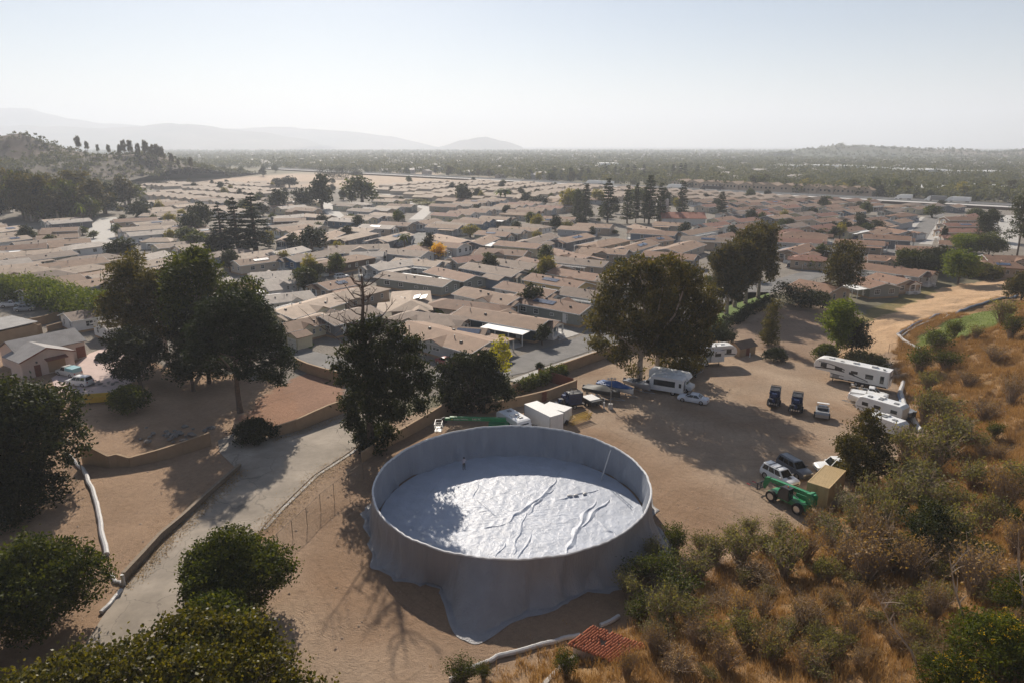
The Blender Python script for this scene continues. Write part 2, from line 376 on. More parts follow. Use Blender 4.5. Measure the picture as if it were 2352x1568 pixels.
    r1, r2 = ruts(.5, 4.3, .10, 1), ruts(-.9, 3.9, .09, 2)
    rs_ = N(nt, 'ShaderNodeMath', operation='ADD'); L.new(r1, rs_.inputs[0]); L.new(r2, rs_.inputs[1])
    inv = N(nt, 'ShaderNodeMath', operation='SUBTRACT', i_0=1.0); L.new(rs_.outputs[0], inv.inputs[1])
    m5 = N(nt, 'ShaderNodeMath', operation='MULTIPLY'); L.new(m2.outputs[0], m5.inputs[0]); L.new(inv.outputs[0], m5.inputs[1]); L.new(m5.outputs[0], mul.inputs['Scale'])
    bp = N(nt, 'ShaderNodeBump', i_Strength=.75, i_Distance=.2); L.new(k2.outputs[0], bp.inputs['Height']); L.new(bp.outputs[0], b.inputs['Normal'])
    return m
M['soil'] = ground_mat()
M['hillfar'] = pmat('far_hill', (.16, .13, .09), .95, .35, .004, col2=(.09, .10, .06))
M['hilldry'] = pmat('dry_hillside', (.095, .060, .038), .95, .35, .02, col2=(.045, .040, .024), bump=.5, bscale=.4)

M['l_euc'] = leaf_mat('eucalyptus_leaf', (.028, .033, .010), (.120, .095, .024), .33)
M['l_oak'] = leaf_mat('oak_leaf', (.010, .018, .006), (.045, .052, .015), .27)
M['l_bush'] = leaf_mat('laurel_leaf', (.016, .030, .005), (.100, .112, .013), .36)
M['l_pine'] = leaf_mat('pine_needle', (.009, .019, .007), (.034, .050, .015), .25, .6)
M['l_cedar'] = leaf_mat('cedar_needle', (.010, .018, .012), (.032, .044, .026), .2, .65)
M['l_green'] = leaf_mat('green_leaf', (.040, .070, .008), (.150, .180, .020), .42)
M['l_dark'] = leaf_mat('dark_leaf', (.009, .015, .006), (.038, .044, .013), .25)
M['l_syc'] = leaf_mat('sycamore_leaf', (.025, .034, .006), (.145, .125, .018), .38, .45, .2)
M['l_olive'] = leaf_mat('grey_green_leaf', (.075, .080, .034), (.21, .19, .075), .38, .65)
M['l_dry'] = leaf_mat('dry_leaf', (.17, .105, .05), (.32, .21, .09), .3, .7, .2)
M['l_lime'] = leaf_mat('lime_yellow_leaf', (.22, .22, .02), (.45, .42, .04), .45)
M['l_gold'] = leaf_mat('golden_leaf', (.60, .33, .012), (.85, .56, .03), .5, tcol=(1.3, 1.2, .5))
M['l_yel'] = leaf_mat('yellowing_leaf', (.13, .13, .03), (.26, .21, .05), .38)
M['l_grey'] = leaf_mat('casuarina_needle', (.025, .034, .022), (.075, .082, .050), .25, .65)
M['l_flower'] = leaf_mat('yellow_bloom', (.45, .28, .01), (.62, .42, .02), .35)
M['g_dry'] = leaf_mat('dry_grass', (.23, .130, .055), (.50, .32, .14), .35, .8, .1, tcol=(1.2, 1.1, .8))
M['g_green'] = leaf_mat('green_grass', (.06, .12, .015), (.14, .22, .03), .3, .8, .1)
# ================================================================ terrain
rs = np.random.RandomState(7)
_ND = [(rs.uniform(0, 2 * math.pi), rs.uniform(0, 2 * math.pi)) for _ in range(40)]
def nz(x, y, wl, seed=0, octv=4):
    """smooth noise, about -1..1, made of rotated sine products"""
    out = 0.0; amp = 1.0; tot = 0.0
    for o in range(octv):
        k = 2 * math.pi / (wl / 2.03 ** o)
        a, p = _ND[(seed * 5 + o * 3) % 40]; a2, p2 = _ND[(seed * 7 + o * 3 + 11) % 40]
        u = x * math.cos(a) + y * math.sin(a); v = -x * math.sin(a2) + y * math.cos(a2)
        out = out + amp * np.sin(k * u + p + 1.7 * np.sin(k * .61 * v + p2)) * np.cos(k * .83 * v + p2 * 2)
        tot += amp; amp *= .55
    return out / tot * 1.4
FOOT = [(-120, -20), (-60, 18), (-30, 33), (-4, 44), (9, 50), (21, 60), (37, 71), (57, 89), (66, 111), (76, 132), (86, 160), (120, 186), (156, 212), (260, 300), (400, 330)]
def hill_d(x, y):
    x = np.asarray(x, float); y = np.asarray(y, float)
    best = np.full(x.shape, 1e9); sgn = np.ones(x.shape)
    for (ax, ay), (bx, by) in zip(FOOT[:-1], FOOT[1:]):
        dx, dy = bx - ax, by - ay; L2 = dx * dx + dy * dy
        t = np.clip(((x - ax) * dx + (y - ay) * dy) / L2, 0, 1)
        px, py = x - (ax + t * dx), y - (ay + t * dy)
        d = np.hypot(px, py); cr = dx * py - dy * px
        m = d < best - 1e-9
        best = np.where(m, d, best); sgn = np.where(m, np.where(cr < 0, 1., -1.), sgn)
    return best * sgn
def hz(x, y):
    x = np.asarray(x, float); y = np.asarray(y, float)
    d = hill_d(x, y) + 1.2 * nz(x, y, 17, 1, 3)
    dd = np.maximum(d, 0)
    far = np.clip((y - 128) / 30, 0, 1)                       # the graded pad: a gentle bank before the hill
    steep = 0.40 * dd * dd / (dd + 4.0)
    gentle = 0.13 * dd + np.maximum(dd - 22, 0) * .18
    h = steep * (1 - far) + gentle * far
    h = np.where(h > 20, 20 + (h - 20) * .45, h)
    h = h + np.clip(dd / 8, 0, 1) * (.14 * nz(x, y, 7, 2, 3) + .7 * nz(x, y, 30, 3, 2)) * np.clip(1 - (y - 200) / 100, 0, 1)
    return np.maximum(h, 0) + np.where(d < 0, .045 * nz(x, y, 6, 4, 3) * np.clip(1 - y / 160, 0, 1), 0)
def hz1(x, y): return float(hz(np.array([x]), np.array([y]))[0])
def T(px, py):
    """where a sight line of the photograph meets the terrain"""
    d = ray(px, py); t0 = 20.0
    ts = np.linspace(20, 420, 1600)
    X, Y, Z = d[0] * ts, d[1] * ts, CAM_H + d[2] * ts
    below = np.nonzero(Z < hz(X, Y))[0]
    if len(below) == 0: return G(px, py)
    t = ts[below[0]]
    return Vector((d[0] * t, d[1] * t, hz1(d[0] * t, d[1] * t)))
def GP(poly): return [tuple(G(*p)[:2]) for p in poly]
def inpoly(x, y, poly):
    c = np.zeros(x.shape, bool); n = len(poly); j = n - 1
    for i in range(n):
        xi, yi = poly[i]; xj, yj = poly[j]
        c ^= ((yi > y) != (yj > y)) & (x < (xj - xi) * (y - yi) / (yj - yi + 1e-12) + xi); j = i
    return c

def axis(lo, hi, st, far_lo, far_hi, g=1.22):
    a = list(np.arange(lo, hi + 1e-6, st)); s = st; v = a[-1]
    while v < far_hi: s *= g; v += s; a.append(v)
    s = st; v = a[0]; pre = []
    while v > far_lo: s *= g; v -= s; pre.append(v)
    return np.array(pre[::-1] + a)
gx = axis(-95, 165, .62, -9000, 9000); gy = axis(20, 240, .62, -600, 15000)
XX, YY = np.meshgrid(gx, gy); X, Y = XX.ravel(), YY.ravel()
Z = hz(X, Y)
D_ = hill_d(X, Y)
colr = np.empty((len(X), 3)); colr[:] = (.17, .155, .105)
def paint(mask, col, w=1.0):
    m = (mask * w)[:, None] if not np.isscalar(mask) else w
    colr[:] = colr * (1 - m) + np.array(col) * m
wx = X + 1.3 * nz(X, Y, 9, 5, 4); wy = Y + 1.3 * nz(X, Y, 9, 6, 4)
# home park ground: gravel, drives, planting
PARK = [(-30, 95), (3, 118), (21, 135), (62, 178), (110, 215), (160, 240), (230, 265), (345, 430), (-20, 800), (-330, 900), (-560, 620), (-330, 330), (-190, 180), (-120, 140), (-75, 128)]
paint(inpoly(X, Y, PARK).astype(float), (.225, .20, .17))
# graded field beyond the park
FIELD = GP([(430, 412), (760, 398), (1130, 406), (1160, 418), (1000, 424), (860, 432), (640, 425), (450, 428)])
paint(inpoly(X, Y, FIELD).astype(float), (.46, .35, .26))
# storage lot
n_a = nz(X, Y, 23, 8, 4)
LOT = [(-60, 10), (-4, 30), (80, 70), (90, 160), (60, 172), (20, 135), (-2, 112), (-22, 92), (-30, 75), (-32, 55)]
lot = inpoly(wx, wy, LOT).astype(float)
paint(lot, (.338, .246, .172)); paint(lot * np.clip(n_a, 0, 1), (.39, .295, .21), .7); paint(lot * np.clip(-n_a, 0, 1), (.26, .165, .10), .7)
# the darker, tracked soil round the basin
ring = np.clip(1.25 - np.abs(np.hypot(X, Y - 69.3) - 19) / 7, 0, 1) * lot
paint(ring, (.265, .168, .103), .7)
# left lots
LEFT = [(-200, 20), (-30, 20), (-26, 60), (-28, 92), (-40, 112), (-75, 128), (-120, 140), (-200, 150)]
lf = inpoly(wx, wy, LEFT).astype(float)
paint(lf, (.328, .222, .145)); paint(lf * np.clip(n_a * 1.5, 0, 1), (.26, .17, .105), .7)
yard = inpoly(wx, wy, GP([(540, 960), (700, 850), (800, 880), (800, 935), (640, 1000)])).astype(float)
paint(yard, (.30, .165, .105), .85)
# hill: dry grass, with green and bare patches
hl = np.clip(D_ / 4, 0, 1) * (Y < 330)
paint(hl, (.27, .165, .08)); paint(hl * np.clip(nz(X, Y, 13, 9, 4), 0, 1), (.20, .125, .065), .8); paint(hl * np.clip(nz(X, Y, 19, 10, 3), 0, 1), (.36, .23, .11), .7)
PAD = GP([(1955, 775), (1985, 722), (2130, 668), (2330, 632), (2352, 660), (2290, 695), (2180, 728), (2065, 775), (2060, 800), (1960, 840), (1900, 830)])
pd = inpoly(wx, wy, PAD).astype(float)
paint(pd, (.50, .335, .20)); paint(pd * np.clip(nz(X, Y, 11, 12, 3), 0, 1), (.42, .27, .155), .6)
gs = inpoly(wx, wy, [tuple(T(*p)[:2]) for p in [(1960, 730), (2000, 712), (2130, 660), (2150, 672), (2010, 735), (1975, 745)]]).astype(float)
paint(gs, (.17, .15, .055), .8)
gg = inpoly(wx, wy, [tuple(T(*p)[:2]) for p in [(2110, 770), (2180, 735), (2300, 708), (2330, 730), (2230, 770), (2160, 800), (2100, 800)]]).astype(float)
paint(gg, (.10, .15, .03), .85)
# dirt service road beyond the lot
sv = inpoly(wx, wy, GP([(1690, 760), (1800, 700), (1950, 690), (1975, 760), (1880, 830), (1760, 815)])).astype(float)
paint(sv, (.25, .17, .12), .6)
# valley floor far off: fields and yards between the trees
fv = np.clip((Y - 700) / 200, 0, 1) * (1 - inpoly(X, Y, FIELD))
paint(fv * np.clip(nz(X, Y, 330, 14, 3) - .1, 0, 1), (.27, .24, .19), .9)
nxg, nyg = len(gx), len(gy)
idx = np.arange(nxg * nyg).reshape(nyg, nxg)
quads = np.stack([idx[:-1, :-1], idx[:-1, 1:], idx[1:, 1:], idx[1:, :-1]], -1).reshape(-1, 4)
gme = np_mesh('ground', np.c_[X, Y, Z], quads, M['soil'], 4, {'soil': np.clip(colr, 0, 1)}, smooth=True)
tag(link('ground', gme), kind='structure')

def sheet(name, pts, mat, z=.02, thick=0.0, kind='structure', base=True):
    """flat paved sheet from plan points, a little above the ground"""
    mb = MB(); z0 = z - .25 if not thick else z - thick
    mb.prism(ccw(pts), z0, z)
    o = mb.build(name, mat); 
    if kind: tag(o, kind=kind)
    return o
def ccw(p):
    a = sum(p[i][0] * p[(i + 1) % len(p)][1] - p[(i + 1) % len(p)][0] * p[i][1] for i in range(len(p)))
    return list(p) if a > 0 else list(p)[::-1]
def strip(pts, w):
    """polygon of a band of width w along plan points"""
    Lh, Rh = [], []
    P_ = [Vector((p[0], p[1])) for p in pts]
    for i, p in enumerate(P_):
        d = (P_[min(i + 1, len(P_) - 1)] - P_[max(i - 1, 0)]).normalized(); n = Vector((-d.y, d.x)) * (w / 2)
        Lh.append(tuple(p + n)); Rh.append(tuple(p - n))
    return Lh + Rh[::-1]
def band(name, pts, w, mat, z, kind='structure'):
    """like sheet, made of quads so that bends stay clean"""
    mb = MB(); P_ = strip(pts, w); n = len(pts); Lh = P_[:n]; Rh = P_[n:][::-1]
    for i in range(n - 1):
        mb.add([(*Rh[i], z), (*Rh[i + 1], z), (*Lh[i + 1], z), (*Lh[i], z)], [(0, 1, 2, 3)])
    o = mb.build(name, mat)
    if kind: tag(o, kind=kind)
    return o

# left drive (old concrete), its gutter strip
DRIVE = [(60, 1700), (235, 1418), (290, 1345), (420, 1197), (548, 1080), (505, 1040), (500, 1012), (545, 992), (625, 1006), (700, 985), (800, 945), (900, 905), (905, 935), (850, 1000), (800, 1040), (720, 1092), (640, 1170), (600, 1215), (480, 1400), (330, 1700)]
sheet('driveway', GP(DRIVE), M['oldroad'], .09)
band('gutter', GP([(858, 1000), (808, 1040), (728, 1092), (648, 1170), (608, 1215)]), .4, M['concrete'], .094)
# perimeter street of the park, sidewalk on its near side
PST = [(-120, 196), (-100, 175), (-72, 151), (-46, 131.5), (-33, 122.5), (-21, 116.5), (-10, 115.5), (0, 122), (18.4, 141), (60, 182), (99, 220), (140, 256), (180, 305), (235, 387), (262, 425)]
band('street', PST, 8.0, M['asphalt'], .06)
SW = [(0.5, 113.5), (5, 118.6), (21, 134.5), (40, 153)]
mbs = MB()
pw = strip(SW, 2.6); n_ = len(SW)
for i in range(n_ - 1):
    q = [pw[i], pw[i + 1], pw[2 * n_ - 2 - i], pw[2 * n_ - 1 - i]]; mbs.prism(ccw(q), -.1, .15)
tag(mbs.build('sidewalk', M['concrete']), kind='structure')
# verge of mown grass under the row of eucalyptus
VERGE = GP([(1640, 742), (1660, 700), (1720, 672), (1765, 672), (1770, 684), (1700, 722), (1650, 760)])
mv = MB(); mv.prism(ccw(VERGE), -.1, .06); mv.build('lawn', pmat('mown_lawn', (.10, .15, .025), .9, .25, .8, bump=.4, bscale=12))['kind'] = 'structure'
# further streets of the park
band('street', [tuple(G(*p)[:2]) for p in [(430, 600), (560, 588), (700, 582), (820, 574), (930, 580), (965, 560), (958, 530), (955, 505)]], 8, M['asphalt'], .035)
band('street', [tuple(G(*p)[:2]) for p in [(780, 505), (750, 472), (725, 455)]], 9, M['concrete'], .035)
band('street', [tuple(G(*p)[:2]) for p in [(955, 505), (985, 480), (955, 471), (887, 447)]], 8, M['concrete'], .035)
band('street', [tuple(G(*p)[:2]) for p in [(250, 590), (232, 545), (235, 520), (252, 500)]], 11, M['concrete'], .035)
band('street', [tuple(G(*p)[:2]) for p in [(930, 580), (1040, 578), (1160, 570), (1240, 585), (1330, 595), (1420, 600), (1500, 605)]], 7, M['asphalt'], .034)
band('street', [tuple(G(*p)[:2]) for p in [(955, 690), (1010, 672), (1060, 655), (1110, 640)]], 7, M['asphalt'], .034)
band('street', [tuple(G(*p)[:2]) for p in [(2100, 560), (2125, 520), (2145, 500)]], 13, M['concrete'], .036)
band('street', [tuple(G(*p)[:2]) for p in [(2300, 570), (2310, 520), (2316, 495)]], 11, M['concrete'], .036)
band('street', [tuple(G(*p)[:2]) for p in [(355, 447), (400, 437), (470, 428)]], 16, M['concrete'], .036)
band('street', [tuple(G(*p)[:2]) for p in [(300, 710), (270, 720), (285, 690)]], 9, M['concrete'], .036)
band('street', [tuple(G(*p)[:2]) for p in [(0, 668), (60, 655), (110, 645)]], 6, M['asphalt'], .034)

# ---------------------------------------------------------------- freeway
FWY = [(-420, 1225), (-28, 828), (186, 600), (332, 452), (520, 262)]
band('freeway', FWY, 30, M['freeway'], 1.62)
mbk = MB()
P_ = strip(FWY, 31.0); n_ = len(FWY)
for i in range(n_ - 1):
    q = [P_[i], P_[i + 1], P_[2 * n_ - 2 - i], P_[2 * n_ - 1 - i]]; mbk.prism(ccw(q), -.5, 1.6)
tag(mbk.build('freeway_embankment', pmat('embankment', (.12, .085, .06), .95, .3, .15)), kind='structure')
def long_box(name, line, off, w, h, z0, mat, label, cat):
    P2 = strip(line, 2 * abs(off)); n = len(line); side = P2[:n] if off > 0 else P2[n:][::-1]
    mb = MB(); Q = strip(side, w)
    for i in range(n - 1):
        q = [Q[i], Q[i + 1], Q[2 * n - 2 - i], Q[2 * n - 1 - i]]; mb.prism(ccw(q), z0, z0 + h)
    return tag(mb.build(name, mat), label, cat)
long_box('median_barrier', FWY, .01, .8, .9, 1.6, M['concrete'], 'low concrete median barrier running along the freeway', 'barrier')
long_box('guard_rail', FWY, 15.0, .3, .9, 1.5, M['concrete'], 'low concrete barrier along the far edge of the freeway', 'barrier')
long_box('guard_rail', FWY, -15.0, .3, .35, 1.5, M['concrete'], 'low concrete barrier along the near edge of the freeway', 'barrier')

# ---------------------------------------------------------------- far hills
def ridge(name, xs, tops, depth, mat, Y, seed, label, rough=.12, nsub=160, ny=26, foot=0.0):
    """hill range: picture skyline (xs, tops) held at distance Y, falling off to both sides"""
    u = np.linspace(xs[0], xs[-1], nsub); tp = np.interp(u, xs, tops)
    verts = []
    for j in range(ny):
        t = j / (ny - 1) * 2 - 1                       # -1 near .. 1 far
        k = (1 - abs(t)) ** 1.2
        for i in range(nsub):
            c = at(u[i], tp[i], Y); yy = Y + t * depth; xx = c.x * (1 + .0 * t)
            zc = max(c.z, 0)
            zz = zc * k * (1 + rough * float(nz(xx, yy, depth * 1.1, seed, 4)) * (1 if abs(t) > .02 else .35)) - 1.0 * (k < .01)
            verts.append((xx, yy, zz if k > 0 else -2))
    V = np.array(verts); id_ = np.arange(nsub * ny).reshape(ny, nsub)
    q = np.stack([id_[:-1, :-1], id_[:-1, 1:], id_[1:, 1:], id_[1:, :-1]], -1).reshape(-1, 4)
    o = link(name, np_mesh(name, V, q, mat, 4, smooth=True)); tag(o, label, kind='structure'); return o
ridge('hill', [-150, 0, 90, 190, 300, 430, 470, 560, 620, 700, 740], [300, 284, 288, 294, 292, 286, 288, 300, 305, 321, 335], 1300, M['hillfar'], 7800, 3, 'pale hazy hill range along the horizon')
ridge('hill', [1010, 1045, 1075, 1100, 1120, 1145, 1175, 1200], [337, 327, 319, 315, 314, 319, 328, 338], 500, M['hillfar'], 8000, 5, 'small hazy hill standing alone on the horizon')
ridge('mountain', [-200, 0, 60, 160, 260, 330, 480, 560, 650, 760, 900, 1000], [240, 245, 252, 268, 282, 291, 296, 293, 290, 298, 312, 337], 1300, M['hillfar'], 9600, 6, 'faint mountain silhouette fading into the haze', .08)
ridge('hill', [1800, 1860, 1930, 2010, 2090, 2140, 2200, 2260, 2310, 2360, 2450, 2600], [352, 343, 338, 337, 341, 346, 345, 352, 349, 343, 342, 352], 420, M['hillfar'], 2350, 9, 'wooded low hill with houses beyond the warehouses', .2)
# dry hillside on the left
ridge('hillside', [-260, -120, 0, 40, 90, 150, 200, 260, 310, 345, 380, 420], [335, 322, 322, 321, 328, 337, 345, 351, 352, 354, 368, 384], 260, M['hilldry'], 780, 12, 'dry brown hillside dotted with shrubs', .25)
# ================================================================ the lined basin
TC, TR, TH = Vector((0, 69.3, 0)), 15.3, 4.0
def flare(th):
    """how far the sheeting spreads on the ground at bearing th (degrees)"""
    def g(c, w): return math.exp(-(((th - c + 180) % 360 - 180) / w) ** 2)
    a = .34 + .24 * math.sin(R(th) * 5 + 1) + .18 * math.sin(R(th) * 11)
    a += 3.6 * g(-100, 8) + 1.5 * g(-97, 16) + .9 * g(-80, 14) + 1.9 * g(-28, 13) + 1.1 * g(-48, 9) + .9 * g(178, 12) + .8 * g(-140, 10)
    if -122 < th < -115: a *= .25
    return max(a, .12)
def basin():
    t = empty('water_tank', TC); tag(t, 'large round open tank lined and draped with grey vinyl sheeting', 'tank')
    rg = random.Random(3)
    n = 480
    pl = [(rg.uniform(0, 360), rg.uniform(.8, 3.0), rg.uniform(.2, 1.0) * rg.choice((1, 1, -1))) for _ in range(85)]
    pl += [(rg.uniform(0, 360), rg.uniform(3, 7), rg.uniform(.6, 1.5) * rg.choice((1, -1))) for _ in range(26)]
    tl = [rg.uniform(-9, 9) for _ in pl]
    def pleat(th, q=0.0):
        v = 0
        for (c, w, a), tk in zip(pl, tl):
            d = ((th - c - tk * q + 180) % 360 - 180) / w
            if abs(d) < 3: v += a * math.exp(-d * d)
        return v
    # outer sheet: hangs from the rim, flares, lies on the ground
    lv = [1, .93, .82, .7, .56, .42, .28, .15, .05, 0.0]
    rows = []
    for k in lv:
        row = []
        for i in range(n):
            th = 360 * i / n - 180; a = flare(th); q = (1 - k)
            r = TR + .06 + a * q ** (4.5 if a < 1.2 else 2.6 if a < 2.2 else 1.5) + .24 * q ** .5 * pleat(th, q) * (1 if q > .03 else 0) + .05 * q * math.sin(th * .9)
            r = max(r, TR + .05) + .11 * q ** .4 * (((th + 4 * math.sin(th * .11) + 5 * q * math.sin(th * .05)) / 15.0) % 1.0)
            z = TH * k + (.0 if k > 0 else .03)
            row.append((r * math.cos(R(th)), r * math.sin(R(th)), z))
        rows.append(row)
    for ex, zz in ((.35, .07), (.8, .03), (1.0, .015)):             # the loose edge on the ground
        row = []
        for i in range(n):
            th = 360 * i / n - 180
            r = TR + .06 + flare(th) * (1 + .18 * ex) + .24 * pleat(th, 1.0) + ex * (.3 + .2 * math.sin(th * .21) + .14 * math.sin(th * .53 + 2) + .1 * math.sin(th * .097))
            row.append((r * math.cos(R(th)), r * math.sin(R(th)), zz + .10 * max(0, math.sin(th * 1.3)) * (1 - ex * .8) + .04))
        rows.append(row)
    V = np.array(rows).reshape(-1, 3); id_ = np.arange(len(V)).reshape(len(rows), n)
    q = np.stack([id_[:-1], np.roll(id_, -1, 1)[:-1], np.roll(id_, -1, 1)[1:], id_[1:]], -1).reshape(-1, 4)
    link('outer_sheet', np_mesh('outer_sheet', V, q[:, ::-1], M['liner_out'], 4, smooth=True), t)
    # inner sheet
    rows = []
    for j, k in enumerate([1, .94, .85, .72, .58, .44, .3, .18, .08, 0.02]):
        row = []
        for i in range(n):
            th = 360 * i / n - 180; q_ = 1 - k
            g = math.exp(-((th - 100) / 45) ** 2); g2 = math.exp(-((th + 20) / 16) ** 2)
            r = TR - .05 - .22 * q_ ** .6 * pleat((th * 1.0 + 77) % 360 - 180, q_ * 1.6) - g * .9 * q_ ** 3 - g2 * 1.0 * q_ ** 2.2
            r -= .10 * g * math.sin(R(th) * 24 + k * 7) * q_
            r = min(r, TR - .05)
            row.append((r * math.cos(R(th)), r * math.sin(R(th)), TH * k))
        rows.append(row)
    V = np.array(rows).reshape(-1, 3); id_ = np.arange(len(V)).reshape(len(rows), n)
    q = np.stack([id_[:-1], np.roll(id_, -1, 1)[:-1], np.roll(id_, -1, 1)[1:], id_[1:]], -1).reshape(-1, 4)
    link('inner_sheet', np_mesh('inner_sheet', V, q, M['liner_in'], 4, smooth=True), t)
    # floor
    nr = 90; rr = np.linspace(0.02, TR - .35, nr); aa = np.linspace(0, 2 * math.pi, 300, endpoint=False)
    RR, AA = np.meshgrid(rr, aa, indexing='ij'); fx, fy = RR * np.cos(AA), RR * np.sin(AA)
    ux, uy = fx * math.cos(.6) + fy * math.sin(.6), -fx * math.sin(.6) + fy * math.cos(.6)
    fz = .10 + .030 * nz(fx, fy, 3.1, 15, 4) + .035 * np.maximum(0, nz(ux * .35, uy, 2.2, 16, 3)) ** 2 + .02 * nz(fx, fy, 1.1, 17, 2)
    V = np.stack([fx, fy, fz], -1).reshape(-1, 3); id_ = np.arange(len(V)).reshape(nr, 300)
    q = np.stack([id_[:-1], id_[1:], np.roll(id_, -1, 1)[1:], np.roll(id_, -1, 1)[:-1]], -1).reshape(-1, 4)
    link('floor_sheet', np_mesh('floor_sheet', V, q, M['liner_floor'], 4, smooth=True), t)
    mb = MB(); mb.tube([((TR + .03 * math.sin(a * .31)) * math.cos(R(a)), (TR + .03 * math.sin(a * .31)) * math.sin(R(a)), TH + .02 + .035 * math.sin(a * 1.7) + .03 * math.sin(a * .43)) for a in range(0, 361, 2)], [.10 + .035 * math.sin(a * 2.3) ** 2 for a in range(0, 361, 2)], 6, caps=False)
    mb.build('rim', M['rim'], t, smooth=True)
    # long loose folds in the floor sheet
    folds = [[(1460, 260), (1410, 340), (1310, 420), (1200, 490), (1145, 545)], [(1440, 330), (1370, 380), (1320, 430), (1280, 495)], [(1265, 460), (1240, 570), (1200, 660), (1190, 750)],
             [(1715, 405), (1640, 490), (1590, 600), (1540, 700), (1505, 765)], [(1800, 395), (1700, 480), (1620, 580)], [(1740, 330), (1560, 372), (1450, 405)], [(1700, 515), (1790, 590), (1850, 632)],
             [(945, 395), (1085, 505)], [(1300, 610), (1210, 790)], [(1140, 548), (1000, 582)], [(1135, 670), (1075, 762)], [(1520, 160), (1460, 255)], [(960, 290), (930, 390)], [(780, 180), (610, 420)]]
    hs = [.28, .2, .17, .27, .23, .11, .18, .12, .15, .1, .12, .2, .1, .08]
    for f, h in zip(folds, hs):
        P = [G(752.6 + x * .36, 1003.8 + y * .36, .12) - TC for x, y in f]
        # resample with wobble
        Q = []
        for a, b in zip(P[:-1], P[1:]):
            for k in range(12): Q.append(a.lerp(b, k / 12))
        Q.append(P[-1]); mb = MB(); rings = []
        for i, p in enumerate(Q):
            d = (Q[min(i + 1, len(Q) - 1)] - Q[max(0, i - 1)]).normalized(); s = Vector((-d.y, d.x, 0))
            e = math.sin(math.pi * i / (len(Q) - 1)) ** .6 if 0 < i < len(Q) - 1 else .05
            w = h * (1.0 + .25 * math.sin(i * .6)) * e; hh = h * .8 * e * (1 + .2 * math.sin(i * .9))
            p = p + s * (.12 * math.sin(i * .45)); lean = .35 * w * math.sin(i * .35)
            hh *= .72; rings.append([p - s * w * 1.9 + Vector((0, 0, -.05)), p - s * w * 1.1 + Vector((0, 0, hh * .16)), p - s * w * .5 + Vector((0, 0, hh * .62)), p + s * lean * .6 + Vector((0, 0, hh)), p + s * (w * .45 + lean * .6) + Vector((0, 0, hh * .66)), p + s * w * .95 + Vector((0, 0, hh * .16)), p + s * w * 1.7 + Vector((0, 0, -.05))])
        mb.loft(rings); mb.build('fold', M['liner_floor'], t, smooth=True)
    return t
basin()
# ladder leaning inside the basin
def ladder():
    b = G(1381, 1101, .14); tp = G(1402, 1034, TH + .25)
    d = (tp - b); L = d.length; d.normalize(); s = d.cross(Vector((0, 0, 1))).normalized() * .24
    t = empty('ladder', b); tag(t, 'aluminium ladder leaning on the inner wall of the grey tank', 'ladder')
    for k in (-1, 1):
        mb = MB(); mb.cyl(s * k, d * L + s * k, .045, .045, 6); mb.build('rail', M['alu'], t)
    for i in range(13):
        mb = MB(); c = d * (L * (i + .6) / 13.4); mb.cyl(c - s, c + s, .028, .028, 6); mb.build('rung', M['alu'], t)
ladder()
for i, (x, y) in enumerate([(1545, 375), (1583, 372), (1640, 362)]):
    p = G(752.6 + x * .36, 1003.8 + y * .36, .12); mb = MB()
    rings = [[(r * math.cos(a) * .33, r * math.sin(a) * .2, z) for a in [k * math.pi / 5 for k in range(10)]] for r, z in ((.75, 0), (1, .06), (.98, .14), (.7, .2), (.3, .22))]
    mb.loft(rings); o = mb.build('sandbag', M['pipe'], None, True, p, .4 * i)
    tag(o, ['small white sandbag on the tank floor, leftmost of three', 'small white sandbag on the tank floor, middle of three', 'small white sandbag on the tank floor, apart from the other two'][i], 'sandbag', 'sandbags in the tank')

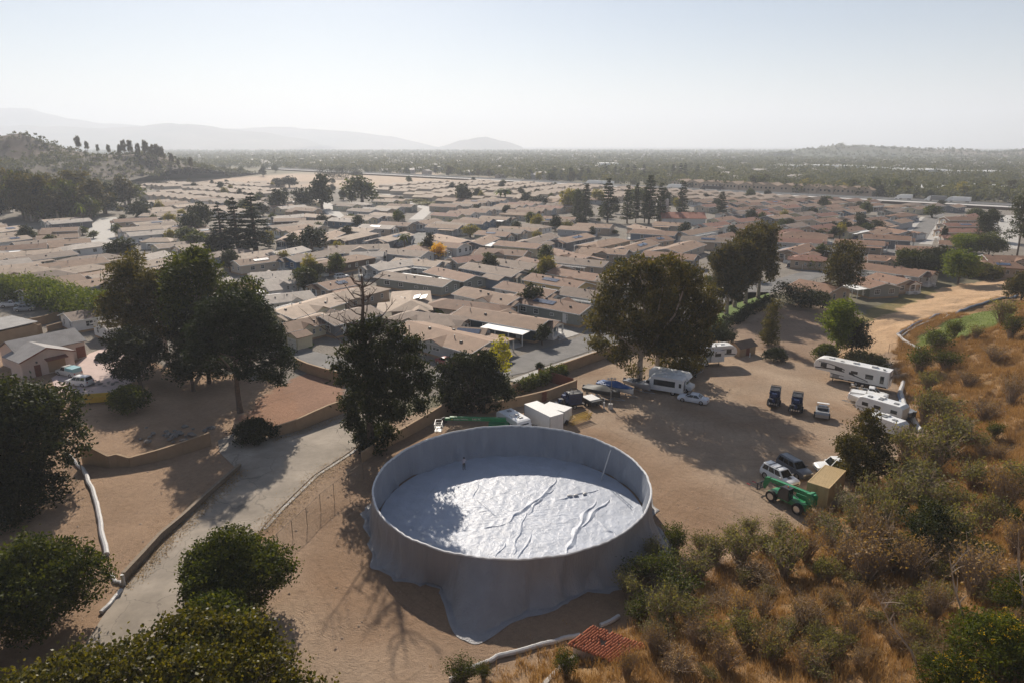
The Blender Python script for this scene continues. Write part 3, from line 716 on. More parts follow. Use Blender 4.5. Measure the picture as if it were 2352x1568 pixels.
# ---------------------------------------------------------------- the worker in the basin
def person():
    p = G(1065.8, 1077.6, .14)
    t = empty('person', p, R(-60)); tag(t, 'person in pale shirt, dark trousers and cap standing inside the grey tank', 'person')
    me = bpy.data.meshes.new('body')
    J = {'pel': (0, 0, .95), 'sp': (0, .0, 1.15), 'ch': (.02, 0, 1.34), 'nk': (.02, 0, 1.48), 'hd': (.04, 0, 1.60), 'ht': (.03, 0, 1.71),
         'ls': (.01, .17, 1.41), 'le': (.03, .30, 1.20), 'lw': (.17, .22, 1.10), 'lh': (.24, .17, 1.10),
         'rs': (.01, -.17, 1.41), 're': (-.02, -.31, 1.19), 'rw': (.08, -.24, 1.02), 'rh': (.10, -.20, .95),
         'lp': (0, .09, .90), 'lk': (.03, .11, .50), 'la': (-.01, .12, .09), 'lt': (.15, .14, .04),
         'rp': (0, -.09, .90), 'rk': (.02, -.12, .50), 'ra': (-.02, -.13, .09), 'rt': (.14, -.16, .04)}
    rad = {'pel': .14, 'sp': .13, 'ch': .15, 'nk': .06, 'hd': .10, 'ht': .075, 'ls': .075, 'le': .05, 'lw': .036, 'lh': .04, 'rs': .075, 're': .05, 'rw': .036, 'rh': .04,
           'lp': .10, 'lk': .07, 'la': .05, 'lt': .04, 'rp': .10, 'rk': .07, 'ra': .05, 'rt': .04}
    E = [('pel', 'sp'), ('sp', 'ch'), ('ch', 'nk'), ('nk', 'hd'), ('hd', 'ht'), ('ch', 'ls'), ('ls', 'le'), ('le', 'lw'), ('lw', 'lh'), ('ch', 'rs'), ('rs', 're'), ('re', 'rw'), ('rw', 'rh'),
         ('pel', 'lp'), ('lp', 'lk'), ('lk', 'la'), ('la', 'lt'), ('pel', 'rp'), ('rp', 'rk'), ('rk', 'ra'), ('ra', 'rt')]
    ks = list(J); me.from_pydata([J[k] for k in ks], [(ks.index(a), ks.index(b)) for a, b in E], [])
    o = link('body', me, t)
    sk = o.modifiers.new('Skin', 'SKIN')
    for i, k in enumerate(ks):
        me.skin_vertices[0].data[i].radius = (rad[k], rad[k] * (.75 if k in ('sp', 'ch', 'pel') else 1)); me.skin_vertices[0].data[i].use_root = (k == 'pel')
    sb = o.modifiers.new('Sub', 'SUBSURF'); sb.levels = 1; sb.render_levels = 2
    m, nt, b = new_mat('worker_clothes'); tc = N(nt, 'ShaderNodeTexCoord'); sp = N(nt, 'ShaderNodeSeparateXYZ')
    nt.links.new(tc.outputs['Object'], sp.inputs[0]); cr = N(nt, 'ShaderNodeValToRGB'); cr.color_ramp.interpolation = 'CONSTANT'
    mr = N(nt, 'ShaderNodeMapRange', i_1=0.0, i_2=1.8); nt.links.new(sp.outputs['Z'], mr.inputs[0]); nt.links.new(mr.outputs[0], cr.inputs[0])
    e = cr.color_ramp.elements; e[0].color = (.03, .025, .02, 1); e[1].position = .06; e[1].color = (.05, .045, .05, 1)
    for pos, c in ((.535, (.45, .40, .45, 1)), (.825, (.36, .21, .14, 1))): x = e.new(pos); x.color = c
    nt.links.new(cr.outputs[0], b.inputs['Base Color']); b.inputs['Roughness'].default_value = .8
    me.materials.append(m)
    for s, w in ((1, 'lh'), (-1, 'rh')):                 # fingers
        for k in range(4):
            mb = MB(); c = Vector(J[w]); a = c + Vector((.02, (k - 1.5) * .022, -.02)); mb.tube([a, a + Vector((.045, 0, -.03)), a + Vector((.06, 0, -.065))], .009, 5); mb.build('finger', M['skin'], t)
        mb = MB(); mb.tube([Vector(J[w]) + Vector((-.01, -s * .03, 0)), Vector(J[w]) + Vector((.035, -s * .06, -.02))], .011, 5); mb.build('thumb', M['skin'], t)
    mb = MB(); mb.loft([[(.04 + r * math.cos(a), r * math.sin(a), z) for a in [k * math.pi / 6 for k in range(12)]] for r, z in ((.112, 1.64), (.112, 1.69), (.09, 1.75), (.03, 1.775))]); mb.box((.16, 0, 1.655), (.13, .15, .015)); mb.build('cap', M['trousers'], t, True)
person()

# ================================================================ walls, fences, hoses of the site
def wallrun(pts, hs, name, label, mat='block', th=.24, capw=.05, cat='wall', cap=True):
    """masonry wall along plan points with a stepped or sloping top (hs per point)"""
    P = [Vector((p[0], p[1], 0)) for p in pts]
    c0 = P[0]; t = empty(name, c0); tag(t, label, cat)
    mb, mc = MB(), MB()
    for i in range(len(P) - 1):
        a, b = P[i] - c0, P[i + 1] - c0; d = (b - a).normalized(); n = Vector((-d.y, d.x, 0)) * th / 2; nc = n * (1 + capw * 2 / th)
        h0, h1 = hs[i], hs[i + 1]; e = d * .02
        za, zb = -.3, -.3
        up = Vector((0, 0, 1))
        mb.add([a - n + up * za, b - n + up * zb, b + n + up * zb, a + n + up * za, a - n + up * h0, b - n + up * h1, b + n + up * h1, a + n + up * h0],
               [(3, 2, 1, 0), (4, 5, 6, 7), (0, 1, 5, 4), (1, 2, 6, 5), (2, 3, 7, 6), (3, 0, 4, 7)])
        if cap: mc.add([a - nc + up * (h0 + .002), b - nc + up * (h1 + .002), b + nc + up * (h1 + .002), a + nc + up * (h0 + .002), a - nc + up * (h0 + .07), b - nc + up * (h1 + .07), b + nc + up * (h1 + .07), a + nc + up * (h0 + .07)],
               [(3, 2, 1, 0), (4, 5, 6, 7), (0, 1, 5, 4), (1, 2, 6, 5), (2, 3, 7, 6), (3, 0, 4, 7)])
    mb.build('wall_body', M[mat], t)
    if cap: mc.build('coping', M[mat], t)
    return t
def dense(pts, hs, st=6.0, jag=.18):
    """steps in the top of a wall every st metres"""
    return pts, hs
g = lambda *a: [tuple(G(*p)[:2]) for p in a]
wallrun(g((191, 1064), (214, 1066), (253, 1073), (272, 1070), (300, 1071), (362, 1058), (420, 1043), (485, 1022)), [2.5, 2.5, 1.6, 1.7, 1.25, 1.5, 1.7, 1.9], 'block_wall', 'long tan wall with a zigzag sloping top above the dirt bank', cat='wall')
wallrun(g((627, 1004), (680, 990), (720, 974), (755, 960), (800, 945)), [1.5, 1.75, 1.95, 2.1, 2.2], 'block_wall', 'tan wall sloping up beside the old concrete drive', cat='wall')
wallrun(g((676, 842), (708, 856), (740, 866), (770, 874), (800, 880), (850, 890)), [1.8] * 6, 'block_wall', 'tan perimeter wall between the park street and the red soil yard', cat='wall')
wallrun(g((832, 1060), (880, 1030), (930, 1005), (985, 975), (1030, 948), (1060, 935)), [1.3, 1.5, 1.6, 1.8, 1.9, 1.9], 'block_wall', 'tan wall behind the grey tank under the dead topped tree', cat='wall')
wallrun(g((1140, 925), (1185, 905), (1235, 884), (1290, 858), (1350, 836), (1420, 812), (1500, 786), (1580, 758), (1640, 740)), [1.9] * 9, 'block_wall', 'tan perimeter wall between the storage lot and the park sidewalk', cat='wall')
wallrun(g((1115, 948), (1160, 938), (1205, 930), (1260, 918), (1322, 896)), [1.5, 1.5, 1.6, 1.7, 1.8], 'block_wall', 'tan enclosure wall behind the white trailers', cat='wall')
# wooden fence of the enclosure: separate boards
def board_fence(a, b, h, label, name='board_fence', mat='fence_red', w=.18):
    a, b = Vector(a), Vector(b); d = b - a; L = d.length; d.normalize(); rz = math.atan2(d.y, d.x); n = int(L / (w + .012))
    t = empty(name, a, rz); tag(t, label, 'fence')
    me = MB().box((0, 0, h / 2), (w, .03, h)).mesh('board', M[mat])
    for i in range(n):
        o = link('board', me, t, (w / 2 + i * (w + .012), .006 * math.sin(i * 2.3), .02 * math.sin(i * 1.7)))
    for z in (.4, h - .3): MB().box((L / 2, .05, z), (L, .05, .09)).build('rail', M[mat], t)
f0, f1 = G(1236, 868), G(1318, 893); board_fence(f0, f1, 1.9, 'red brown board fence on the far side of the small enclosure')
f0, f1 = G(1325, 893), G(1244, 924); board_fence(f0, f1, 1.7, 'red brown board fence beside the blue pump unit')
# low timber edge of the drive
wallrun(g((286, 1335), (330, 1286), (370, 1240), (420, 1196), (460, 1158), (505, 1115), (552, 1072)), [.95, .9, .85, .75, .7, .6, .45], 'retaining_wall', 'low timber retaining wall along the old concrete drive', 'wood', .3, cat='wall')
MB().cyl((0, 0, 0), (0, 0, 1.25), .17, .17, 10).build('bollard', M['pipe'], None, True, G(285, 1345)); tag(bpy.data.objects['bollard'], 'pale post at the lower end of the timber retaining wall', 'post')
# chain link fence on the drive
def chain_fence(pts, h, label, wires=True):
    P = [Vector((p[0], p[1], hz1(*p[:2]))) for p in pts]; c0 = P[0]; t = empty('chain_link_fence', c0); tag(t, label, 'fence')
    for p in P: MB().cyl(p - c0 - Vector((0, 0, .2)), p - c0 + Vector((0, 0, h)), .035, .035, 6).build('post', M['wood'], t)
    for a, b in zip(P[:-1], P[1:]):
        MB().cyl(a - c0 + Vector((0, 0, h)), b - c0 + Vector((0, 0, h)), .025, .025, 5).build('rail', M['wood'], t)
        if wires:
            mb = MB(); L = (b - a).length; k = int(L / .28)
            for i in range(-int(h / .28), k):
                for s in (0, 1):
                    u0, v0, u1, v1 = i * .28, 0, i * .28 + h, h
                    if u0 < 0: v0 = -u0; u0 = 0
                    if u1 > L: v1 -= (u1 - L); u1 = L
                    if v1 <= v0: continue
                    if s: u0, u1 = L - u0, L - u1
                    p = a.lerp(b, u0 / L) - c0 + Vector((0, 0, v0)); q = a.lerp(b, u1 / L) - c0 + Vector((0, 0, v1))
                    mb.cyl(p, q, .006, .006, 3, False)
            o = mb.build('wire_mesh', M['wood'], t); o['kind'] = 'stuff'
chain_fence(g((607, 1310), (640, 1268), (673, 1236), (706, 1206), (737, 1174), (768, 1148), (802, 1122), (835, 1100)), 2.2, 'rusty chain link fence along the edge of the drive')
chain_fence(g((190, 1095), (180, 1060), (168, 1025)), 2.1, 'short chain link fence at the corner of the zigzag wall')
chain_fence([tuple(T(*p)[:2]) for p in ((2040, 812), (2070, 806), (2105, 812))], 2.0, 'short chain link fence below the pale hose end', True)
# hoses / sediment rolls
def hose(name, pix, r, mat, label, box=None, lift=0.0, flat=.8, cat='hose', sub=8):
    ox, oy, s = box or (0, 0, 1)
    r *= .72
    P = [T(ox + x * s, oy + y * s) for x, y in pix]; Q = []
    for a, b in zip(P[:-1], P[1:]):
        for k in range(sub): Q.append(a.lerp(b, k / sub))
    Q.append(P[-1]); c0 = Vector(P[0]); rr = random.Random(len(pix) * 7 + int(r * 100))
    mb = MB(); pts = [(q.x - c0.x + .04 * math.sin(i * .7), q.y - c0.y + .04 * math.cos(i * .5), hz1(q.x, q.y) + r * flat + lift - c0.z) for i, q in enumerate(Q)]
    mb.tube(pts, [r * (1 + .04 * math.sin(i * 1.9) + .06 * rr.random()) for i in range(len(pts))], 8)
    o = mb.build(name, M[mat], None, True, c0); tag(o, label, cat); return o
B7 = (0, 1003.8, .36); B8 = (752.6, 1003.8, .36); B6 = (1505.3, 564.5, .36); B9 = (1505.3, 1003.8, .36)
hose('sediment_roll', [(430, 120), (520, 200), (545, 240)], .33, 'pipe', 'upper length of pale sediment roll beside the zigzag wall', B7)
hose('sediment_roll', [(545, 240), (575, 310), (605, 380), (630, 480), (650, 600), (682, 760)], .36, 'pipe', 'long pale sediment roll curving down the dirt bank', B7)
hose('sediment_roll', [(705, 885), (745, 930), (785, 945)], .25, 'pipe', 'short pale sediment roll by the post at the drive', B7)
hose('sediment_roll', [(772, 985), (720, 1060), (650, 1130)], .27, 'pipe', 'pale striped sediment roll at the bottom edge of the drive', B7)
hose('sediment_roll', [(780, 1568), (870, 1510), (1000, 1450), (1085, 1412)], .27, 'pipe', 'pale sediment roll along the foot of the slope, lowest length', B8)
hose('sediment_roll', [(1085, 1414), (1250, 1372), (1400, 1332), (1500, 1300), (1610, 1275)], .28, 'pipe', 'pale sediment roll ending at the red tile roof', B8)
hose('sediment_roll', [(1740, 1212), (1800, 1185), (1862, 1155)], .28, 'pipe', 'pale sediment roll just above the red tile roof', B8)
hose('hose', [(1548, 578), (1650, 512), (1760, 472), (1950, 420), (2090, 376), (2230, 340), (2310, 322)], .42, 'pipe_blue', 'long dark blue hose along the bare tan bank', B6)
hose('hose', [(1562, 590), (1660, 524), (1760, 486), (1900, 444)], .25, 'pipe', 'thin pale hose beside the dark blue hose', B6)
hose('hose', [(1545, 572), (1590, 612), (1640, 640), (1690, 664)], .38, 'pipe', 'pale hose end at the bend of the bank', B6)
hose('hose', [(1580, 880), (1562, 940), (1590, 1030), (1640, 1110), (1695, 1195)], .5, 'pipe', 'wide pale and blue hose behind the parked boats', B6)
hose('hose', [(1570, 905), (1550, 960), (1576, 1040), (1622, 1112)], .33, 'pipe_blue', 'blue hose lying against the wide pale hose behind the boats', B6)
hose('hose', [(662, 745), (730, 712), (800, 682), (910, 635)], .26, 'pipe', 'pale hose among the dry brush at the edge of the lot', B9)
hose('hose', [(345, 712), (420, 735)], .2, 'pipe', 'short piece of pale pipe half hidden in the brush', B9)
# white disc on the drive
MB().cyl((0, 0, 0), (0, 0, .05), .62, .60, 20).build('utility_cover', M['white'], None, True, G(770, 1035, .03)); tag(bpy.data.objects['utility_cover'], 'round white utility cover on the old concrete drive', 'cover')
# rocks
def rock_mesh(seed, r=1.0):
    rg = np.random.RandomState(seed); mb = MB(); rings = []
    for z, k in ((-.3, .6), (-.05, 1.0), (.25, .95), (.5, .65), (.62, .2)):
        rings.append([(r * k * (1 + .25 * rg.uniform(-1, 1)) * math.cos(a), r * k * (1 + .25 * rg.uniform(-1, 1)) * math.sin(a) * .8, r * z * (1 + .2 * rg.uniform(-1, 1))) for a in [j * 2 * math.pi / 7 for j in range(7)]])
    return mb.loft(rings).mesh('rock', M['rock'])
RM = [rock_mesh(i) for i in range(5)]
rg = random.Random(21)
t = empty('rock_pile', G(400, 1000)); tag(t, 'pile of grey boulders in the shaded yard below the pine', 'rock pile')
for i in range(34):
    o = link('boulder', RM[i % 5], t, (rg.gauss(0, 2.4), rg.gauss(0, 1.5), rg.uniform(0, .35)), rg.uniform(0, 6)); s = rg.uniform(.22, .6); o.scale = (s, s, s)
t = empty('rubble_pile', G(225, 882)); tag(t, 'heap of broken slabs and rubble at the edge of the pink patio', 'rubble')
for i in range(22):
    o = link('rubble_piece', RM[i % 5], t, (rg.gauss(0, 1.8), rg.gauss(0, .7), rg.uniform(0, .3)), rg.uniform(0, 6)); s = rg.uniform(.2, .5); o.scale = (s * 1.3, s, s * .6)

# ---------------------------------------------------------------- hut with clay tile roof
def hut():
    zc = hz1(*T(1390, 1500)[:2])
    A, B_, C_ = G(1361, 1436, zc + 1.9), G(1487, 1483, zc + 1.2), G(1302, 1479, zc + 1.4)
    u = (B_ - A); v = (C_ - A); Lu, Lv = u.length, v.length; u.normalize(); v.normalize()
    w = u.cross(v).normalized(); w = w if w.z > 0 else -w
    t = empty('tile_roof_hut', (A.x, A.y, zc)); tag(t, 'small ruined hut with broken red clay tile roof on the slope', 'hut')
    o0 = Vector((A.x, A.y, zc)); loc = lambda a, b, c=0: (A + u * a + v * b + w * c) - o0
    mb = MB(); mb.add([loc(0, 0, -.1), loc(Lu, 0, -.1), loc(Lu, Lv, -.1), loc(0, Lv, -.1), loc(0, 0, -.02), loc(Lu, 0, -.02), loc(Lu, Lv, -.02), loc(0, Lv, -.02)], [(3, 2, 1, 0), (4, 5, 6, 7), (0, 1, 5, 4), (1, 2, 6, 5), (2, 3, 7, 6), (3, 0, 4, 7)]); mb.build('roof_deck', M['wood'], t)
    mw = MB(); ins = .3
    cs = [loc(ins, ins, -.1), loc(Lu - ins, ins, -.1), loc(Lu - ins, Lv - ins, -.1), loc(ins, Lv - ins, -.1)]
    bt = [Vector((c.x, c.y, -1.2)) for c in cs]
    mw.add(bt + cs, [(3, 2, 1, 0), (4, 5, 6, 7), (0, 1, 5, 4), (1, 2, 6, 5), (2, 3, 7, 6), (3, 0, 4, 7)]); mw.build('wall_body', M['stucco'], t)
    # barrel tiles: columns run along v (down the slope), rows overlap
    nc, nr = 20, 14; cw, cl = Lu / nc, Lv / nr
    R3 = Matrix((v.cross(w).normalized(), v, w)).transposed(); rgt = random.Random(5)
    mt = MB(); seg = 5; ring0 = []; rings = []
    for x, rr_, lift in ((-cl * .6, cw * .56, .05), (cl * .6, cw * .47, .0)):
        rings.append([(rr_ * math.cos(math.pi * k / seg), x, rr_ * .8 * math.sin(math.pi * k / seg) + lift) for k in range(seg + 1)] + [((rr_ - .02) * math.cos(math.pi * k / seg), x, (rr_ - .02) * .8 * math.sin(math.pi * k / seg) + lift - .01) for k in range(seg, -1, -1)])
    mt.loft(rings); me = mt.mesh('tile', M['tile'], True)
    for i in range(nc):
        for j in range(nr):
            r_ = rgt.random()
            if r_ < .05 or (5 < i < 9 and 4 < j < 7 and r_ < .6): continue
            o = link('tile', me, t); sl = rgt.uniform(-.05, .05) + (.12 * rgt.random() if r_ > .9 else 0)
            o.matrix_local = Matrix.Translation(loc((i + .5) * cw + .02 * rgt.uniform(-1, 1), (j + .5) * cl + sl, .0)) @ R3.to_4x4() @ Matrix.Rotation(rgt.uniform(-.06, .06) + (.3 * rgt.uniform(-1, 1) if r_ > .93 else 0), 4, 'Z')
    print('hut', Lu, Lv, zc)
hut()
# stone steps / path edge below the hut
wallrun([tuple(T(*p)[:2]) for p in ((1230, 1600), (1280, 1545), (1330, 1508))], [hz1(*T(*p)[:2]) + .35 for p in ((1230, 1600), (1280, 1545), (1330, 1508))], 'kerb_wall', 'low pale stone edge running down from the tile roofed hut', 'concrete', .35, cap=False)

# ---------------------------------------------------------------- container
def container():
    c = Vector((37.2, 73.1, hz1(37.2, 73.1) - .05)); t = empty('shipping_container', c, R(48)); tag(t, 'tan shipping container beside the green telehandler', 'container')
    L, W, H = 6.06, 2.44, 2.6
    def corr(n, ln, depth):
        pts = []; st = ln / n
        for i in range(n):
            x = -ln / 2 + i * st; pts += [(x, 0), (x + st * .35, 0), (x + st * .5, depth), (x + st * .85, depth)]
        return pts + [(ln / 2, 0)]
    for s in (-1, 1):
        mb = MB(); P = corr(22, L - .2, -.045 * s)
        V = [(x, s * (W / 2 - .01) + d, z) for z in (.15, H - .12) for x, d in P]; n = len(P)
        mb.add(V, [(i, i + 1, n + i + 1, n + i) for i in range(n - 1)]); mb.build('side_panel', M['container'], t)
    mb = MB(); P = corr(20, L - .2, .035); n = len(P)
    mb.add([(x, y, H - .05 + d) for y in (-W / 2 + .04, W / 2 - .04) for x, d in P], [(i, i + 1, n + i + 1, n + i) for i in range(n - 1)]); mb.build('roof_panel', M['container'], t)
    mb = MB()
    for x in (-1, 1):
        for y in (-1, 1): mb.box((x * (L / 2 - .08), y * (W / 2 - .08), H / 2), (.16, .16, H))
        mb.box((x * (L / 2 - .06), 0, .08), (.12, W - .32, .16)); mb.box((x * (L / 2 - .06), 0, H - .07), (.12, W - .32, .14))
    for y in (-1, 1): mb.box((0, y * (W / 2 - .05), .08), (L - .32, .10, .16)); mb.box((0, y * (W / 2 - .05), H - .06), (L - .32, .10, .12))
    mb.build('frame', M['container'], t)
    for s in (-1, 1):
        d = MB().box((-L / 2 + .05, s * .56, H / 2 + .02), (.05, 1.08, H - .34)).build('door', M['container'], t)
        for k in (.28, .84): MB().cyl((-L / 2 + .0, s * k, .12), (-L / 2 + .0, s * k, H - .1), .022, .022, 6).build('locking_bar', M['container'], d)
        for z in (.6, 1.3, 2.0): MB().box((-L / 2 + .02, s * .56, z), (.03, 1.0, .05)).build('rib', M['container'], d)
    MB().box((L / 2 - .04, 0, H / 2), (.03, W - .32, H - .32)).build('end_panel', M['container'], t)
container()
# ---------------------------------------------------------------- lamp post with concrete foot
def lamp_post():
    b = G(1402, 938); t = empty('floodlight_post', b); tag(t, 'floodlight post on a concrete foot in the storage lot', 'lamp post')
    MB().cyl((0, 0, -.1), (0, 0, .85), .42, .36, 12).build('base', M['concrete'], t, True)
    MB().cyl((0, 0, .85), (0, 0, 4.9), .07, .05, 8).build('pole', M['galv'], t, True)
    MB().box((0, 0, 4.85), (1.1, .08, .08)).build('crossarm', M['galv'], t)
    for x, z in ((-.5, 5.0), (0, 5.1), (.5, 5.0)):
        h = MB().box((x, -.08, z), (.34, .22, .26), rx=R(25)).build('floodlight', M['galv'], t); MB().box((x, -.20, z - .05), (.28, .03, .2), rx=R(25)).build('lens', M['lamp'], h)
lamp_post()
# low pipe rail with bollards by the covered boats
def pipe_rail():
    a, b = G(1347, 905), G(1388, 928); t = empty('pipe_rail', a); tag(t, 'low pale pipe rail in front of the covered boats', 'rail')
    d = b - a
    for k in (0, .33, .66, 1): MB().cyl(d * k, d * k + Vector((0, 0, 1.0)), .06, .06, 8).build('post', M['pipe'], t, True)
    for z in (.5, .95): MB().cyl(Vector((0, 0, z)), d + Vector((0, 0, z)), .04, .04, 6).build('rail', M['pipe'], t, True)
pipe_rail()
for i, (x, y) in enumerate([(1369, 918), (1387, 937), (1345, 898)]):
    MB().cyl((0, 0, 0), (0, 0, 1.0), .12, .12, 8).build('bollard', M['white'], None, True, G(x, y))
    tag([o for o in bpy.data.objects if o.name.startswith('bollard') and 'label' not in o][0], ['white bollard, second from the floodlight post', 'white bollard nearest the floodlight post', 'white bollard at the bow of the covered boat'][i], 'bollard', 'bollards by the boats')
# yellow frames stacked on the ground
def yellow_stack():
    a = G(1330, 968); t = empty('scaffold_frames', a, R(38)); tag(t, 'stack of yellow steel ladder frames lying on the dirt', 'frames')
    for k in range(4):
        e = MB(); z = .15 + .28 * k; o = .12 * k
        for y in (-.55, .55): e.cyl((-1.9 + o, y, z), (1.9 + o, y, z + .08), .045, .045, 6)
        for i in range(10): x = -1.8 + i * .4 + o; e.cyl((x, -.55, z), (x, .55, z), .03, .03, 5)
        e.build('frame', M['yellow'], t)
    for y in (-.4, .3): MB().cyl((1.5, y, .1), (2.3, y, 1.3), .04, .04, 6).build('brace', M['yellow'], t)
yellow_stack()
# ---------------------------------------------------------------- stucco house and yard on the left
def stucco_house():
    rA, rB = G(10, 786, 5.2), G(171, 754, 5.2); eA = G(30, 814, 3.4); eB = G(196, 782, 3.4)
    d = (rB - rA); d.z = 0; L = d.length; d.normalize(); rz = math.atan2(d.y, d.x)
    org = Vector((rA.x, rA.y, 0)); half = abs((eB - rB).dot(Vector((d.y, -d.x, 0))))
    t = empty('stucco_house', org, rz); tag(t, 'pink stucco house with grey shingle roof and small front gable', 'house')
    he, hr = 3.4, 5.2
    mb = MB(); mb.yz([(-half + .3, -.3), (half - .3, -.3), (half - .3, he), (0, hr - .12), (-half + .3, he)], .3, L - .3); mb.build('wall_body', M['stucco'], t)
    RC = (.28, .265, .26, 1)
    def slope(name, x0, x1, y0, z0, y1, z1, par):
        m_ = MB(); m_.add([(x0, y0, z0), (x1, y0, z0), (x1, y1, z1), (x0, y1, z1), (x0, y0, z0 + .14), (x1, y0, z0 + .14), (x1, y1, z1 + .14), (x0, y1, z1 + .14)], [(3, 2, 1, 0), (4, 5, 6, 7), (0, 1, 5, 4), (1, 2, 6, 5), (2, 3, 7, 6), (3, 0, 4, 7)])
        o = m_.build(name, M['roof'], par); o.color = RC; return o
    slope('roof', 0, L, -half - .2, he - .1, -.001, hr, t); slope('roof', 0, L, half + .2, he - .1, .001, hr, t)
    # front wing: gable towards the yard
    w0, w1 = G(75, 784, 4.6), G(104, 808, 4.6)
    M_ = Matrix.Rotation(-rz, 3, 'Z'); a = M_ @ (w0 - org); b = M_ @ (w1 - org)
    xm = (a.x + b.x) / 2; ye = -half - 4.6; wd = 4.3
    wing = MB(); wing.xz([(xm - wd, -.3), (xm + wd, -.3), (xm + wd, 3.2), (xm, 4.75), (xm - wd, 3.2)], ye, -half + .32); wing.build('wing_wall', M['stucco'], t)
    for s in (-1, 1):
        m_ = MB(); x0, x1 = xm + s * (wd + .35), xm; y0, y1 = ye - .35, -half * .45
        m_.add([(x0, y0, 3.05), (x1, y0, 4.8), (x1, y1, 4.8), (x0, y1, 3.05), (x0, y0, 3.19), (x1, y0, 4.94), (x1, y1, 4.94), (x0, y1, 3.19)], [(0, 1, 2, 3), (7, 6, 5, 4), (4, 5, 1, 0), (5, 6, 2, 1), (6, 7, 3, 2), (7, 4, 0, 3)])
        o = m_.build('wing_roof', M['roof'], t); o.color = RC
        MB().add([(x0, y0 - .03, 3.0), (x1, y0 - .03, 4.75), (x1, y0 - .03, 4.98), (x0, y0 - .03, 3.23), (x0, y0 - .001, 3.0), (x1, y0 - .001, 4.75), (x1, y0 - .001, 4.98), (x0, y0 - .001, 3.23)], [(0, 1, 2, 3), (7, 6, 5, 4), (0, 4, 5, 1), (3, 2, 6, 7)]).build('fascia', M['fence_red'], t)
    dr = MB().box((xm - 1.9, ye - .03, 1.05), (1.0, .1, 2.1)).build('door', M['fence_red'], t); MB().box((xm - 1.55, ye - .1, 1.0), (.08, .08, .12)).build('handle', M['dark'], dr)
    MB().box((xm + 1.3, ye - .02, 1.25), (2.9, .06, 2.1)).build('garage_door', M['block'], t)
    MB().box((xm + 1.2, ye - .55, 2.75), (3.6, 1.1, .12), rx=R(18)).build('awning', M['fence_red'], t)
    MB().box((xm - 1.9, ye - .1, 2.6), (.25, .2, .3)).build('wall_lamp', M['dark'], t)
    MB().box((L - 1.2, -half + .28, 1.3), (1.6, .08, 2.2)).build('door', M['fence_red'], t)
    return t
stucco_house()
sheet('patio', GP([(118, 868), (170, 838), (205, 812), (272, 787), (300, 800), (345, 850), (300, 880), (250, 905), (195, 905), (130, 900)]), M['pink_slab'], .06)
t = empty('covered_heap', G(245, 826)); tag(t, 'heap under a dark camouflage tarp on the pink patio', 'tarp heap')
mh = MB(); rg = random.Random(9)
mh.loft([[(k * 2.0 * (1 + .25 * rg.uniform(-1, 1)) * math.cos(a), k * 1.2 * (1 + .25 * rg.uniform(-1, 1)) * math.sin(a), z + .25 * rg.uniform(-1, 1) * (z > .1)) for a in [j * math.pi / 8 for j in range(16)]] for k, z in ((1.15, 0), (1.0, .5), (1.05, .9), (.7, 1.15), (.3, 1.2))]); mh.build('tarp', M['tarp_heap'], t)
mh = MB()
for i in range(30): mh.box((rg.uniform(-1.6, 1.6), rg.uniform(-1, 1), rg.uniform(.6, 1.3)), (rg.uniform(.3, .9), rg.uniform(.2, .5), .06), rg.uniform(0, 3), rg.uniform(-.6, .6), rg.uniform(-.6, .6))
mh.build('debris', M['tarp_heap'], t)
# skip
def skip():
    t = empty('skip', G(228, 922), R(14)); tag(t, 'open yellow skip bin below the rubble heap', 'skip')
    rings = [[(-1.7, -.75, .15), (1.7, -.75, .15), (1.7, .75, .15), (-1.7, .75, .15)], [(-2.2, -.95, 1.2), (2.2, -.95, 1.2), (2.2, .95, 1.2), (-2.2, .95, 1.2)], [(-2.12, -.88, 1.2), (2.12, -.88, 1.2), (2.12, .88, 1.2), (-2.12, .88, 1.2)], [(-1.65, -.7, .25), (1.65, -.7, .25), (1.65, .7, .25), (-1.65, .7, .25)]]
    MB().loft(rings).build('bin', M['yellow'], t)
    for x in (-1, 1): MB().box((x * 1.2, 0, .07), (.15, 1.5, .14)).build('runner', M['dark'], t)
skip()
# flat grey roofed shed and walls at the left edge
def shed(label, c0, c1, w, h, wallmat, col, name='shed'):
    a, b = G(*c0, h), G(*c1, h); d = (b - a); d.z = 0; L = d.length; rz = math.atan2(d.y, d.x); t = empty(name, (a.x, a.y, 0), rz); tag(t, label, 'shed')
    MB().box((L / 2, w / 2, h / 2 - .1), (L, w, h)).build('wall_body', M[wallmat], t)
    o = MB().box((L / 2, w / 2, h + .5), (L + .5, w + .5, .16), rx=R(3)).build('roof', M['roof'], t); o.color = col
shed('low grey roofed shed at the edge of the neighbouring yard', (-40, 770), (84, 742), 8.5, 2.8, 'block', (.30, .29, .28, 1))
wallrun(g((-20, 793), (40, 780), (98, 765)), [2.3, 2.3, 2.0], 'block_wall', 'tan wall directly behind the grey shingle roof of the stucco house')
wallrun(g((68, 752), (105, 744), (136, 735)), [1.9, 1.9, 1.9], 'block_wall', 'tan wall beside the grey roofed shed')
wallrun(g((110, 762), (135, 755), (160, 748)), [1.3, 1.3, 1.2], 'block_wall', 'short low tan wall near the shed corner')
wallrun(g((190, 752), (240, 760), (285, 764), (320, 768)), [1.9, 1.9, 1.9, 1.9], 'block_wall', 'tan wall at the top of the bare yard beside the trees')
wallrun(g((0, 905), (40, 890)), [1.6, 1.6], 'block_wall', 'piece of low brown wall at the left picture edge')

